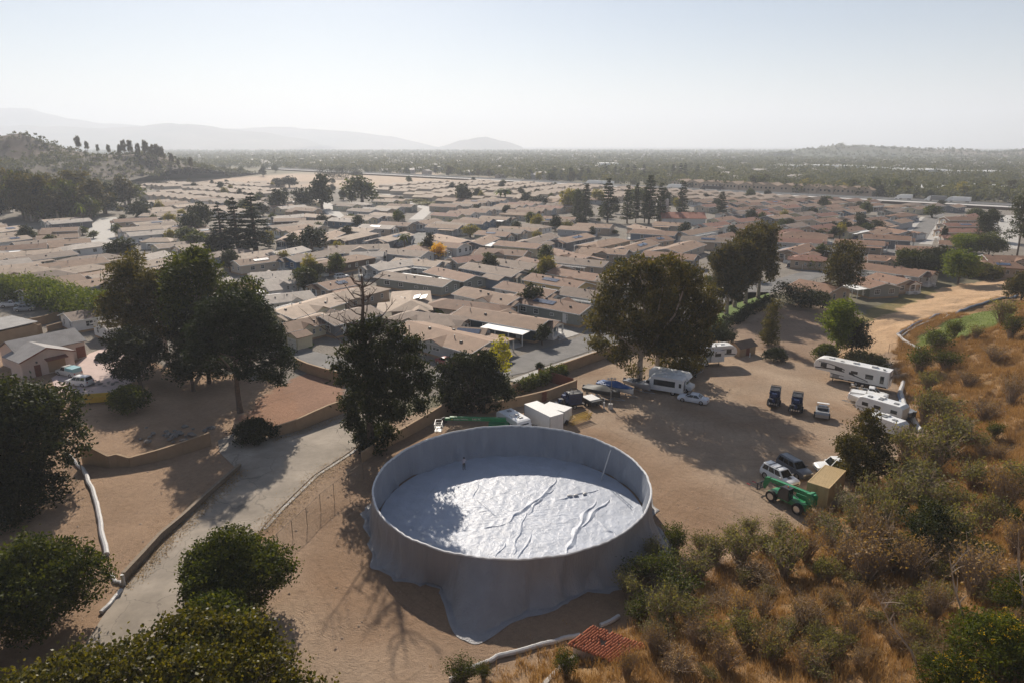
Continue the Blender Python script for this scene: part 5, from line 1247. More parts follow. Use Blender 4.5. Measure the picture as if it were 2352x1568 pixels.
# ---- trailer mounted diesel pumps
def pump(rear, front, label, L=4.4):
    t = put('pump_unit', rear, front, label, 'pump unit'); h = L / 2
    MB().box((0, 0, .62), (L, 1.7, .22)).build('trailer_frame', M['dark'], t)
    b = MB().box((.7, 0, 1.6), (L * .48, 1.55, 1.7)).build('engine_housing', M['blue'], t)
    MB().box((.7, 0, 2.48), (L * .5, 1.6, .07)).build('housing_lid', M['dark'], t)
    for s in (-1, 1):
        for k in range(5): MB().box((.7, s * .79, 1.1 + k * .26), (L * .38, .03, .07)).build('louvre', M['dark'], b)
    MB().box((h - .4, 0, 1.75), (.35, 1.5, 1.6)).build('radiator', M['dark'], t)
    MB().cyl((-.9, 0, 1.25), (-.3, 0, 1.25), .62, .62, 16).build('pump_casing', M['blue'], t, True)
    MB().tube([(-.9, 0, 1.25), (-1.5, 0, 1.25), (-1.9, 0, 1.3)], .26, 10).build('suction_pipe', M['blue'], t, True)
    MB().tube([(-.6, .2, 1.7), (-.6, .3, 2.1), (-.6, .8, 2.25)], .2, 10).build('discharge_pipe', M['blue'], t, True)
    MB().tube([(-.2, -.45, 1.6), (-.2, -.45, 2.5), (-.35, -.45, 2.75)], .09, 8).build('exhaust', M['galv'], t, True)
    MB().cyl((-1.2, -.5, 1.0), (-1.2, -.5, 1.75), .3, .3, 12).build('air_filter', M['dark'], t, True)
    MB().box((-1.3, .5, 1.1), (.7, .5, .7)).build('battery_box', M['dark'], t)
    for y in (-.5, -.17, .17, .5): MB().cyl((-h - .1, y, .9), (-h + .15, y, .9), .12, .12, 10).build('coupling', M['chrome'], t, True)
    MB().box((-1.0, 0, 2.0), (.6, .9, .5), taper=.8).build('control_box', M['blue'], t)
    for s in (-1, 1): MB().cyl((-1.7, s * .85, .7), (-1.7, s * .85, 1.5), .05, .05, 6).build('jack', M['dark'], t)
    fr = MB()
    for y in (-.7, .7): fr.tube([(.2, y, 2.5), (.4, y, 2.85), (1.4, y, 2.85), (1.6, y, 2.5)], .05, 6)
    fr.cyl((.4, -.7, 2.85), (.4, .7, 2.85), .05, .05, 6); fr.cyl((1.4, -.7, 2.85), (1.4, .7, 2.85), .05, .05, 6); fr.build('lifting_frame', M['dark'], t)
    MB().tube([(h, 0, .6), (h + 1.2, 0, .55)], .08, 6).build('hitch', M['dark'], t); wheel_set(t, (-.4, .5), .92, .38, .22, True)
pump((1773, 945), (1781, 915), 'dark blue pump unit in the open lot, farther from the trailer tank')
pump((1823, 961), (1832, 928), 'dark blue pump unit in the open lot, between the other pump and the trailer tank')
pump((1288, 938), (1328, 933), 'dark blue pump unit next to the red brown enclosure fence')
t = put('trailer_tank', (1886, 970), (1888, 948), 'small grey trailer with curved tank in the open lot', 'trailer')
MB().xz([(-1.5, .5), (1.2, .5), (1.5, .9), (1.5, 1.3), (-1.2, 1.3), (-1.5, 1.0)], -.95, .95).build('tub', M['galv'], t); MB().box((.3, 0, 1.5), (1.2, 1.5, .35)).build('engine_cover', M['dark'], t); MB().cyl((.9, -.6, 1.5), (.9, .6, 1.5), .3, .3, 12).build('reel', M['white'], t, True); MB().box((1.2, 0, 1.95), (.5, 1.7, .06)).build('canopy', M['white'], t)
for s in (-1, 1): MB().cyl((1.2, s * .8, 1.2), (1.2, s * .8, 1.95), .03, .03, 5).build('post', M['galv'], t)
wheel_set(t, (-.2, .5), 1.05, .34, .2); MB().tube([(1.5, 0, .6), (2.6, 0, .5)], .06, 6).build('hitch', M['galv'], t)
# ---- telehandler
def telehandler():
    t = put('telehandler', (1864, 1186), (1764, 1137), 'green telehandler with red tipped forks parked by the white suv', 'telehandler')
    MB().xz([(-2.6, .6), (2.3, .6), (2.5, .95), (2.0, 1.15), (-1.6, 1.15), (-2.6, 1.5)], -.75, .75).build('chassis', M['green'], t)
    MB().xz([(-2.7, 1.0), (-.2, 1.0), (-.3, 1.55), (-2.6, 1.75)], -1.15, -.6).build('engine_cover', M['green'], t)
    c = MB().xz([(-.5, 1.0), (.95, 1.0), (.7, 2.0), (.4, 2.45), (-.5, 2.45)], .35, 1.15).build('cab', M['glass'], t)
    fr = MB()
    for y in (.33, 1.17):
        fr.tube([(-.5, y, 1.0), (-.5, y, 2.47), (.4, y, 2.47), (.72, y, 2.0), (.97, y, 1.0)], .05, 6)
    fr.box((-.05, .75, 2.5), (1.0, .85, .06)); fr.build('cab_frame', M['dark'], c)
    boom = MB(); boom.box((-.3, -.05, 2.25), (5.6, .42, .46), ry=R(4)); boom.build('boom', M['green'], t)
    MB().box((2.75, -.05, 2.05), (1.1, .32, .36), ry=R(4)).build('inner_boom', M['green'], t)
    MB().xz([(2.9, 2.3), (3.5, 2.1), (3.75, 1.0), (3.45, .6), (3.2, 1.2), (2.9, 1.7)], -.22, .12).build('boom_head', M['green'], t)
    MB().xz([(-3.0, 1.4), (-2.2, 1.4), (-2.2, 2.6), (-2.7, 2.75), (-3.1, 2.3)], -.5, .4).build('boom_pivot', M['green'], t)
    MB().cyl((-1.0, -.05, 1.3), (1.4, -.05, 2.05), .09, .09, 8).build('lift_cylinder', M['chrome'], t)
    cg = MB()
    for z in (.55, 1.35): cg.box((3.85, -.05, z), (.1, 1.9, .12))
    for y in (-1.0, -.35, .25, .9): cg.box((3.85, y, .95), (.1, .1, .9))
    cg.build('fork_carriage', M['dark'], t)
    for y in (-.55, .45):
        f = MB().box((4.5, y, .42), (1.4, .13, .05)).build('fork', M['dark'], t); MB().box((5.45, y, .42), (.5, .12, .05)).build('fork_tip', M['red'], f)
    wheel_set(t, (-1.75, 1.75), 1.02, .66, .45)
    MB().cyl((-.1, .75, 2.53), (-.1, .75, 2.7), .07, .07, 8).build('beacon', M['orange'], t)
telehandler()
# ---- boom lift behind the basin
def text_obj(txt, size, mat, parent, M4):
    cu = bpy.data.curves.new('lettering', 'FONT'); cu.body = txt; cu.size = size; cu.extrude = .004; cu.align_x = 'LEFT'
    tmp = bpy.data.objects.new('lettering', cu); COL.objects.link(tmp)
    dg = bpy.context.evaluated_depsgraph_get(); me = bpy.data.meshes.new_from_object(tmp.evaluated_get(dg)); bpy.data.objects.remove(tmp)
    me.materials.clear(); me.materials.append(M[mat]); o = link('lettering', me, parent); o.matrix_local = M4; return o
def boom_lift():
    t = put('boom_lift', (1195, 1003), (1040, 1003), 'green telescopic boom lift standing behind the grey tank', 'boom lift')
    # x axis points to the basket (left in the photograph)
    MB().box((-1.2, 0, .75), (3.0, 2.1, .5)).build('chassis', M['dark'], t); wheel_set(t, (-2.3, -.1), 1.05, .5, .4)
    MB().xz([(-3.2, 1.05), (-.3, 1.05), (-.3, 1.9), (-2.6, 2.2), (-3.2, 1.9)], -1.0, 1.0).build('turntable', M['green'], t)
    MB().box((1.2, 0, 2.75), (8.0, .42, .5), ry=R(-1.5)).build('boom', M['green'], t)
    MB().box((5.3, 0, 2.75), (1.2, .3, .36)).build('inner_boom', M['green'], t)
    MB().box((5.95, 0, 2.55), (.5, .26, .9), ry=R(24)).build('jib', M['dark'], t)
    k = MB()
    for z in (1.2, 1.75, 2.25):
        for x in (6.3, 7.3): k.cyl((x, -1.0, z), (x, 1.0, z), .04, .04, 5)
        for y in (-1, 1): k.cyl((6.3, y, z), (7.3, y, z), .04, .04, 5)
    for x in (6.3, 6.8, 7.3):
        for y in (-1, -.35, .35, 1): 
            if x != 6.8 or abs(y) == 1: k.cyl((x, y, 1.2), (x, y, 2.25), .03, .03, 5)
    k.box((6.8, 0, 1.17), (1.05, 2.05, .06)); k.build('basket', M['galv'], t)
    MB().box((6.35, .5, 1.7), (.25, .5, .4)).build('control_panel', M['dark'], t)
    # lettering on the side facing the camera (+y in this frame since x points left)
    side = 1
    Mt = Matrix.Translation((4.6, .216, 2.70)) @ Matrix.Rotation(R(180), 4, 'Z') @ Matrix.Rotation(R(90), 4, 'X')
    text_obj('SUNBELT RENTALS', .24, 'white', t, Mt)
    text_obj('S-65 XC', .36, 'white', t, Matrix.Translation((2.0, .216, 2.66)) @ Matrix.Rotation(R(180), 4, 'Z') @ Matrix.Rotation(R(90), 4, 'X'))
    MB().cyl((4.85, .212, 2.78), (4.85, .222, 2.78), .1, .1, 12).build('round_emblem', M['yellow'], t)
boom_lift()
# ---- traffic on the freeway and in the park
def semi(p, ang, label, box_col, cab_col, L=16):
    t = empty('semi_truck', (p[0], p[1], 1.63), ang); tag(t, label, 'truck')
    o = MB().box((-2.0, 0, 2.6), (L - 3.5, 2.6, 2.8)).build('trailer_box', M['paint'], t); o.color = box_col
    o = MB().xz([(L / 2 - 3.4, .7), (L / 2, .7), (L / 2, 1.7), (L / 2 - 1.1, 2.0), (L / 2 - 1.5, 3.0), (L / 2 - 2.6, 3.7), (L / 2 - 3.4, 3.7)], -1.2, 1.2).build('cab', M['paint'], t); o.color = cab_col
    MB().box((L / 2 - 1.28, 0, 2.5), (.1, 2.1, .9), ry=R(-20)).build('windscreen', M['glass'], t)
    wheel_set(t, (-L / 2 + 1.2, -L / 2 + 2.3, L / 2 - 3.6, L / 2 - 1.0), 1.1, .5, .35, False)
fd = math.atan2(452 - 600, 332 - 186); 
def on_fwy(px, off):
    # point on the freeway seen at picture column px
    best = None
    for (ax, ay), (bx, by) in zip(FWY[:-1], FWY[1:]):
        for k in range(60):
            u = k / 60; x = ax + (bx - ax) * u; y = ay + (by - ay) * u; d = abs(proj((x, y, 2))[0] - px)
            if best is None or d < best[0]: best = (d, x, y, math.atan2(by - ay, bx - ax))
    _, x, y, a = best; return (x - math.sin(a) * off, y + math.cos(a) * off), a
for px, off, lab, bc, cc, L, flip in ((1352, 7, 'white semi truck on the freeway, ahead of the other white one', WH, WH, 20, 0), (1378, 7.5, 'white semi truck on the freeway, following close behind another', WH, (.4, .4, .4, 1), 18, 0), (1543, 6, 'white semi truck on the freeway behind the tall conifers', WH, WH, 18, 0),
                                     (1627, 6, 'black semi truck on the freeway', (.02, .02, .025, 1), (.02, .02, .02, 1), 20, 0), (2062, 8, 'white box truck on the right part of the freeway', WH, WH, 11, 0), (2143, 8, 'white flatbed truck on the right part of the freeway', (.2, .2, .2, 1), WH, 13, 0), (2195, 8, 'long white truck partly behind trees on the freeway', WH, WH, 15, 0)):
    p, a = on_fwy(px, off); semi(p, a + math.pi, lab, bc, cc, L)
def park_car(px, py, ang, label, col, kind='suv', cat='car', dims=(4.6, 1.8, 1.6)):
    p = G(px, py); t = empty('parked_car', (p.x, p.y, .04), R(ang)); tag(t, label, cat, 'cars parked in the home park'); car(t, *dims, kind, col)
for a in [(907, 567, 60, 'dark blue car parked beside another in the park, left of the pair', (.05, .07, .12, 1)), (917, 568, 60, 'dark car parked beside another in the park, right of the pair', (.12, .13, .16, 1)), (833, 562, 20, 'white car parked in front of the grey porch house', WH, 'sedan'),
          (1158, 517, 10, 'dark red car on a drive behind the yellow tree', (.2, .03, .03, 1)), (1188, 517, 10, 'white car on a drive behind the yellow tree', WH), (1213, 525, 15, 'white sedan on a pale drive behind the yellow tree', WH, 'sedan'),
          (1342, 568, 40, 'dark car under a carport beside the solar roof house', (.06, .06, .07, 1)), (1475, 590, 60, 'pale blue pickup in front of a blue garage', (.35, .42, .5, 1), 'pickup'), (1282, 526, 30, 'white car under trees in the middle of the park', WH),
          (1815, 615, 60, 'dark car on the street by the white fence', (.05, .05, .06, 1)), (545, 575, 10, 'black car parked under the tall cedars', (.02, .02, .02, 1), 'pickup'), (2106, 508, 60, 'white pickup on the wide street at the right', WH, 'pickup'), (785, 640, 30, 'white golf cart roofed car by the brown house', WH),
          (25, 705, 20, 'white pickup truck beyond the bright hedge', WH, 'pickup'), (58, 715, 15, 'grey car beyond the bright hedge', (.3, .32, .34, 1), 'sedan'), (325, 562, 30, 'silver car by the pale house row', (.5, .5, .52, 1), 'sedan'), (2300, 510, 60, 'small car on the far right street', (.4, .4, .42, 1), 'sedan')]:
    park_car(a[0], a[1], a[2], a[3], a[4], *(a[5:]))
# ================================================================ homes of the park
RL, RW, EV, RD = 18.0, 8.0, 3.1, 4.25          # prototype length, width, eave and ridge height
WM = {}
def window_meshes(w, h, div=2):
    k = (round(w, 2), round(h, 2), div)
    if k not in WM:
        f = MB(); t_ = .09
        f.box((0, .03, h / 2 - t_ / 2 + .0), (w, .06, t_)); f.box((0, .03, -h / 2 + t_ / 2), (w + .1, .09, t_))
        for s in (-1, 1): f.box((s * (w / 2 - t_ / 2), .03, 0), (t_, .06, h - 2 * t_))
        for i in range(1, div): f.box((-w / 2 + w * i / div, .025, 0), (.05, .04, h - 2 * t_))
        f.box((0, .026, h * .05), (w - 2 * t_, .03, .05))
        p = MB(); p.box((0, .012, 0), (w - .1, .012, h - .1))
        WM[k] = (f.mesh('window', M['trim']), p.mesh('pane', M['glass']))
    return WM[k]
def gable_roof(L, W, ev, rd, ov=.5, th=.14, nv=1):
    h = W / 2 + ov; drop = (rd - ev) / (W / 2) * ov; x = L / 2 + ov; mb = MB()
    for s in (-1, 1):
        a = [(-x, s * h, ev - drop), (x, s * h, ev - drop), (x, 0, rd), (-x, 0, rd)]
        b = [(p[0], p[1], p[2] + th) for p in a]; f = [(3, 2, 1, 0), (4, 5, 6, 7), (0, 1, 5, 4), (1, 2, 6, 5), (3, 0, 4, 7)]
        mb.add(a + b, f if s < 0 else [q[::-1] for q in f])
    return mb
def fascia(L, W, ev, rd, ov=.5):
    h = W / 2 + ov; drop = (rd - ev) / (W / 2) * ov; x = L / 2 + ov; mb = MB()
    for s in (-1, 1):
        mb.box((0, s * (h + .02), ev - drop + .03), (2 * x + .04, .04, .2))
        for e in (-1, 1):
            y0, z0, y1, z1 = s * (h + .02), ev - drop - .06, 0, rd - .06
            X = e * (x + .02); a = [(X - .02, y0, z0), (X - .02, y1, z1), (X - .02, y1, z1 + .22), (X - .02, y0, z0 + .22)]
            mb.add(a + [(p[0] + .04, p[1], p[2]) for p in a], [(0, 1, 2, 3), (7, 6, 5, 4), (0, 4, 5, 1), (3, 2, 6, 7)])
    return mb
def hip_roof(L, W, ev, rd, ov=.5, th=.14):
    h, x = W / 2 + ov, L / 2 + ov; r = max(.5, L / 2 - W / 2)
    z = ev - .12; mb = MB()
    v = [(-x, -h, z), (x, -h, z), (x, h, z), (-x, h, z), (-r, 0, rd), (r, 0, rd)]
    mb.add(v + [(p[0], p[1], p[2] + th) for p in v], [(3, 2, 1, 0), (6, 7, 11, 10), (7, 8, 11), (8, 9, 10, 11), (9, 6, 10), (0, 1, 7, 6), (1, 2, 8, 7), (2, 3, 9, 8), (3, 0, 6, 9)])
    return mb
VENT = None
def proto(seed, detail):
    """parts of one type of home: (name, mesh, colour role, matrix, children)"""
    global VENT
    rg = random.Random(seed); P = []; I4 = Matrix.Identity(4)
    L, W = RL, RW; hip = seed % 7 == 5
    mb = MB()
    if hip: mb.box((0, 0, EV / 2 - .1), (L, W, EV + .2))
    else: mb.yz([(-W / 2, -.2), (W / 2, -.2), (W / 2, EV), (0, RD - .02), (-W / 2, EV)], -L / 2, L / 2)
    P.append(['wall_body', mb.mesh('wall_body', M['wall']), 'wall', I4, []])
    kids = []
    if detail > 0:
        if VENT is None: VENT = (MB().box((0, 0, .16), (.42, .42, .32), taper=.8).mesh('roof_vent', M['dark']), MB().cyl((0, 0, 0), (0, 0, .75), .08, .08, 6).mesh('vent_pipe', M['galv']))
        for i in range(5 if detail > 1 else 3):
            x = -L / 2 + 1.5 + (L - 3) * (i + rg.random() * .8) / 5; y = rg.choice((-1, 1)) * rg.uniform(.5, 2.6); z = RD + .12 - abs(y) * (RD - EV) / (W / 2)
            if hip: z -= .25; x *= .5
            kids.append(['roof_vent' if i % 3 else 'vent_pipe', VENT[0 if i % 3 else 1], None, Matrix.Translation((x, y, z)), []])
    P.append(['roof', (hip_roof if hip else gable_roof)(L, W, EV, RD).mesh('roof', M['roof']), 'roof', I4, kids])
    if detail > 0 and not hip: P.append(['fascia', fascia(L, W, EV, RD).mesh('fascia', M['trim']), None, I4, []])
    def win(x, y, z, w, h, ang, div=2):
        f, p = window_meshes(w, h, div); mt = Matrix.Translation((x, y, z)) @ Matrix.Rotation(ang, 4, 'Z')
        P.append(['window', f, None, mt, [['pane', p, None, I4, []]]])
    nw = {2: 4, 1: 3, 0: 1}[detail]
    side = rg.choice((-1, 1)); car_ = rg.random()
    for s in (-1, 1):
        for i in range(nw):
            x = -L / 2 + 2 + (L - 4) * (i + .5 + rg.uniform(-.2, .2)) / nw
            win(x, s * (W / 2 + .0), 1.85, rg.choice((.95, 1.2, 1.6)), rg.choice((1.2, 1.4, .7)), 0 if s > 0 else math.pi, 2)
    for e in (-1, 1):
        for y in ((-2, 1.9) if detail else (0,)):
            win(e * L / 2, y, 1.9, 1.5 if e > 0 else 1.0, 1.5, -math.pi / 2 if e > 0 else math.pi / 2, 3 if e > 0 else 2)
    if detail > 1:
        P.append(['door', MB().box((L / 2 - 3.4, side * (W / 2 + .03), 1.45), (.95, .07, 2.1)).mesh('door', M['white']), None, I4, [['handle', MB().box((L / 2 - 3.05, side * (W / 2 + .09), 1.4), (.07, .07, .14)).mesh('handle', M['dark']), None, I4, []]]])
        P.append(['skirting', MB().box((0, 0, .1), (L + .06, W + .06, .75)).mesh('skirting', M['block']), None, I4, []])
    # cross gable over the porch at the front corner
    if rg.random() < .7 and detail > 0:
        pw, pd = 4.6, 1.9; yc = -side * 1.6; ez, rz_ = 2.75, 3.75
        m_ = MB(); x0 = L / 2 - 1.2; x1 = L / 2 + pd
        for s in (-1, 1):
            a = [(x0, yc + s * pw / 2, ez), (x1, yc + s * pw / 2, ez), (x1, yc, rz_), (x0, yc, rz_)]; b = [(p[0], p[1], p[2] + .13) for p in a]; f = [(3, 2, 1, 0), (4, 5, 6, 7), (0, 1, 5, 4), (1, 2, 6, 5), (3, 0, 4, 7)]
            m_.add(a + b, f if s < 0 else [q[::-1] for q in f])
        P.append(['porch_roof', m_.mesh('porch_roof', M['roof']), 'roof', I4, []])
        P.append(['porch_gable', MB().add([(x1 - .25, yc - pw / 2 + .3, ez + .02), (x1 - .25, yc + pw / 2 - .3, ez + .02), (x1 - .25, yc, rz_ - .1), (x1 - .4, yc - pw / 2 + .3, ez + .02), (x1 - .4, yc + pw / 2 - .3, ez + .02), (x1 - .4, yc, rz_ - .1)], [(0, 1, 2), (5, 4, 3), (0, 3, 4, 1)]).mesh('porch_gable', M['trim'] if seed % 2 else M['wall']), 'wall', I4, []])
        pm = MB().box((0, 0, 1.4), (.22, .22, 2.8)).mesh('post', M['trim'])
        for s in (-1, 0, 1): P.append(['post', pm, None, Matrix.Translation((x1 - .35, yc + s * (pw / 2 - .45), 0)), []])
        P.append(['deck', MB().box((L / 2 + pd / 2 - .1, yc, .35), (pd, pw - .4, .7)).mesh('deck', M['trim']), None, I4, []])
        if detail > 1:
            rl = MB()
            for s in (-1, 1): rl.box((L / 2 + pd / 2, yc + s * (pw / 2 - .45), 1.5), (pd - .3, .06, .07)); 
            for i in range(6): rl.box((x1 - .35, yc - pw / 2 + .8 + i * (pw - 1.6) / 5, 1.1), (.05, .05, .8))
            P.append(['railing', rl.mesh('railing', M['trim']), None, I4, []])
            for i in range(3): P.append(['step', MB().box((x1 + .15 + .3 * i, yc, .5 - .2 * i), (.3, 1.2, .18)).mesh('step', M['concrete']), None, I4, []])
    # side cover: carport awning / lattice patio cover
    if detail > 0 and car_ < .75:
        s = side; cl = 9.0 if car_ < .5 else 13.0; cw = 2.7 if car_ < .5 else 1.9; xc = L / 2 - cl / 2 - .5
        y0 = s * (W / 2 + .55); yc = y0 + s * cw / 2
        if car_ < .55: P.append(['carport_roof', MB().box((xc, yc, 2.72), (cl, cw, .1), rx=-s * R(4)).mesh('carport_roof', M['trim'] if seed % 3 == 0 else M['roof']), 'roof', I4, []])
        else:
            sl = MB().box((0, 0, 0), (.16, cw, .06)).mesh('slat', M['trim']); n = int(cl / .62)
            if detail > 1:
                for i in range(n): P.append(['slat', sl, None, Matrix.Translation((xc - cl / 2 + .3 + i * .62, yc, 2.72)), []])
            else:
                m_ = MB()
                for i in range(n): m_.box((xc - cl / 2 + .3 + i * .62, yc, 2.72), (.2, cw, .06))
                P.append(['slat_cover', m_.mesh('slat_cover', M['trim']), None, I4, []])
            P.append(['beam', MB().box((xc, y0 + s * (cw - .12), 2.62), (cl, .12, .14)).mesh('beam', M['trim']), None, I4, []])
        pm = MB().box((0, 0, 1.33), (.16, .16, 2.66)).mesh('post', M['trim'])
        for i in range(4 if detail > 1 else 3): P.append(['post', pm, None, Matrix.Translation((xc - cl / 2 + .2 + i * (cl - .4) / (3 if detail > 1 else 2), y0 + s * (cw - .25), 0)), []])
    # attached garage
    if detail > 0 and .35 < car_ < .62:
        s = -side; gx0 = L / 2 - 6.0; P.append(['garage_wall', MB().yz([(s * (W / 2 + .01), -.2), (s * (W / 2 + 5.0), -.2), (s * (W / 2 + 5.0), 2.6), (s * (W / 2 + 2.5), 3.3), (s * (W / 2 + .01), 2.6)][::(1 if s > 0 else -1)], gx0, L / 2 - .3).mesh('garage_wall', M['wall']), 'wall', I4, []])
        gr = gable_roof(5.7, 5.0, 2.6, 3.35, .35); P.append(['garage_roof', gr.mesh('garage_roof', M['roof']), 'roof', Matrix.Translation((L / 2 - 3.15, s * (W / 2 + 2.5), 0)), []])
        gd = MB().box((L / 2 - .27, s * (W / 2 + 2.5), 1.1), (.06, 3.8, 2.2)); 
        P.append(['garage_door', gd.mesh('garage_door', M['white']), None, I4, [['panel_line', MB().box((L / 2 - .23, s * (W / 2 + 2.5), .55 * k), (.02, 3.7, .04)).mesh('panel_line', M['galv']), None, I4, []] for k in (1, 2, 3)]])
    # dormer gable on the long side
    if detail > 1 and rg.random() < .6:
        s = -side; xc = rg.uniform(-3, 3); m_ = MB(); hw_ = 2.2
        y1 = s * (W / 2 + .75); yr = s * 1.2
        for e in (-1, 1):
            a = [(xc + e * hw_, y1, EV - .1), (xc, y1, EV + .85), (xc, yr, EV + .85), (xc + e * hw_, s * 3.4, EV - .1)]; b = [(p[0], p[1], p[2] + .13) for p in a]
            m_.add(a + b, [(0, 1, 2, 3), (7, 6, 5, 4), (4, 5, 1, 0), (7, 4, 0, 3)])
        P.append(['dormer_roof', m_.mesh('dormer_roof', M['roof']), 'roof', I4, []])
        P.append(['dormer_gable', MB().add([(xc - hw_ + .2, y1 - s * .2, EV - .1), (xc + hw_ - .2, y1 - s * .2, EV - .1), (xc, y1 - s * .2, EV + .8), (xc - hw_ + .2, y1 - s * .5, EV - .1), (xc + hw_ - .2, y1 - s * .5, EV - .1), (xc, y1 - s * .5, EV + .8)], [(0, 1, 2), (5, 4, 3), (0, 3, 4, 1)]).mesh('dormer_gable', M['wall']), 'wall', I4, []])
    # solar array
    if seed % 5 == 2 and detail > 0:
        s = -1 if seed % 2 else 1; sl = math.atan2(RD - EV, W / 2)
        sp = MB().box((0, 0, 0), (1.0, 1.6, .05)).mesh('solar_panel', M['solar'])
        for i in range(5): P.append(['solar_panel', sp, None, Matrix.Translation((-3 + i * 1.06, s * 2.0, RD + .24 - 2.0 * math.tan(sl))) @ Matrix.Rotation(-s * sl, 4, 'X'), []])
    return P
NEAR = [proto(i, 2) for i in range(1, 13)]; MID = [proto(i, 1) for i in range(21, 33)]; FAR = [proto(i, 0) for i in range(41, 46)]
WALLS = {'white': (.66, .65, .63), 'pale grey': (.46, .46, .46), 'cream': (.60, .54, .38), 'blue grey': (.16, .20, .25), 'dark teal': (.045, .075, .095), 'sage grey': (.25, .26, .23), 'tan': (.42, .33, .25), 'dark brown': (.10, .075, .06), 'slate grey': (.17, .175, .185), 'blue': (.08, .14, .24), 'beige': (.50, .43, .35), 'yellow tan': (.50, .37, .17)}
ROOFS = {'brown': (.225, .130, .085), 'tan brown': (.285, .185, .125), 'grey brown': (.235, .175, .135), 'pale tan': (.40, .305, .23), 'pale grey': (.41, .355, .305), 'dark grey': (.15, .135, .125), 'reddish brown': (.235, .115, .08)}  # pale tones: backlight glare put into the colour of left-hand roofs
HOMES = []           # (centre, dir angle, L, W, level, wall, roof, note)
def spawn(P, t, wc, rc):
    def rec(parts, par, lvl):
        for nm, me, role, mt, ch in parts:
            o = link(nm, me, par); o.matrix_local = mt
            if role == 'wall': o.color = (*wc, 1)
            elif role == 'roof': o.color = (*rc, 1)
            rec(ch, o, lvl + 1)
    rec(P, t, 0)
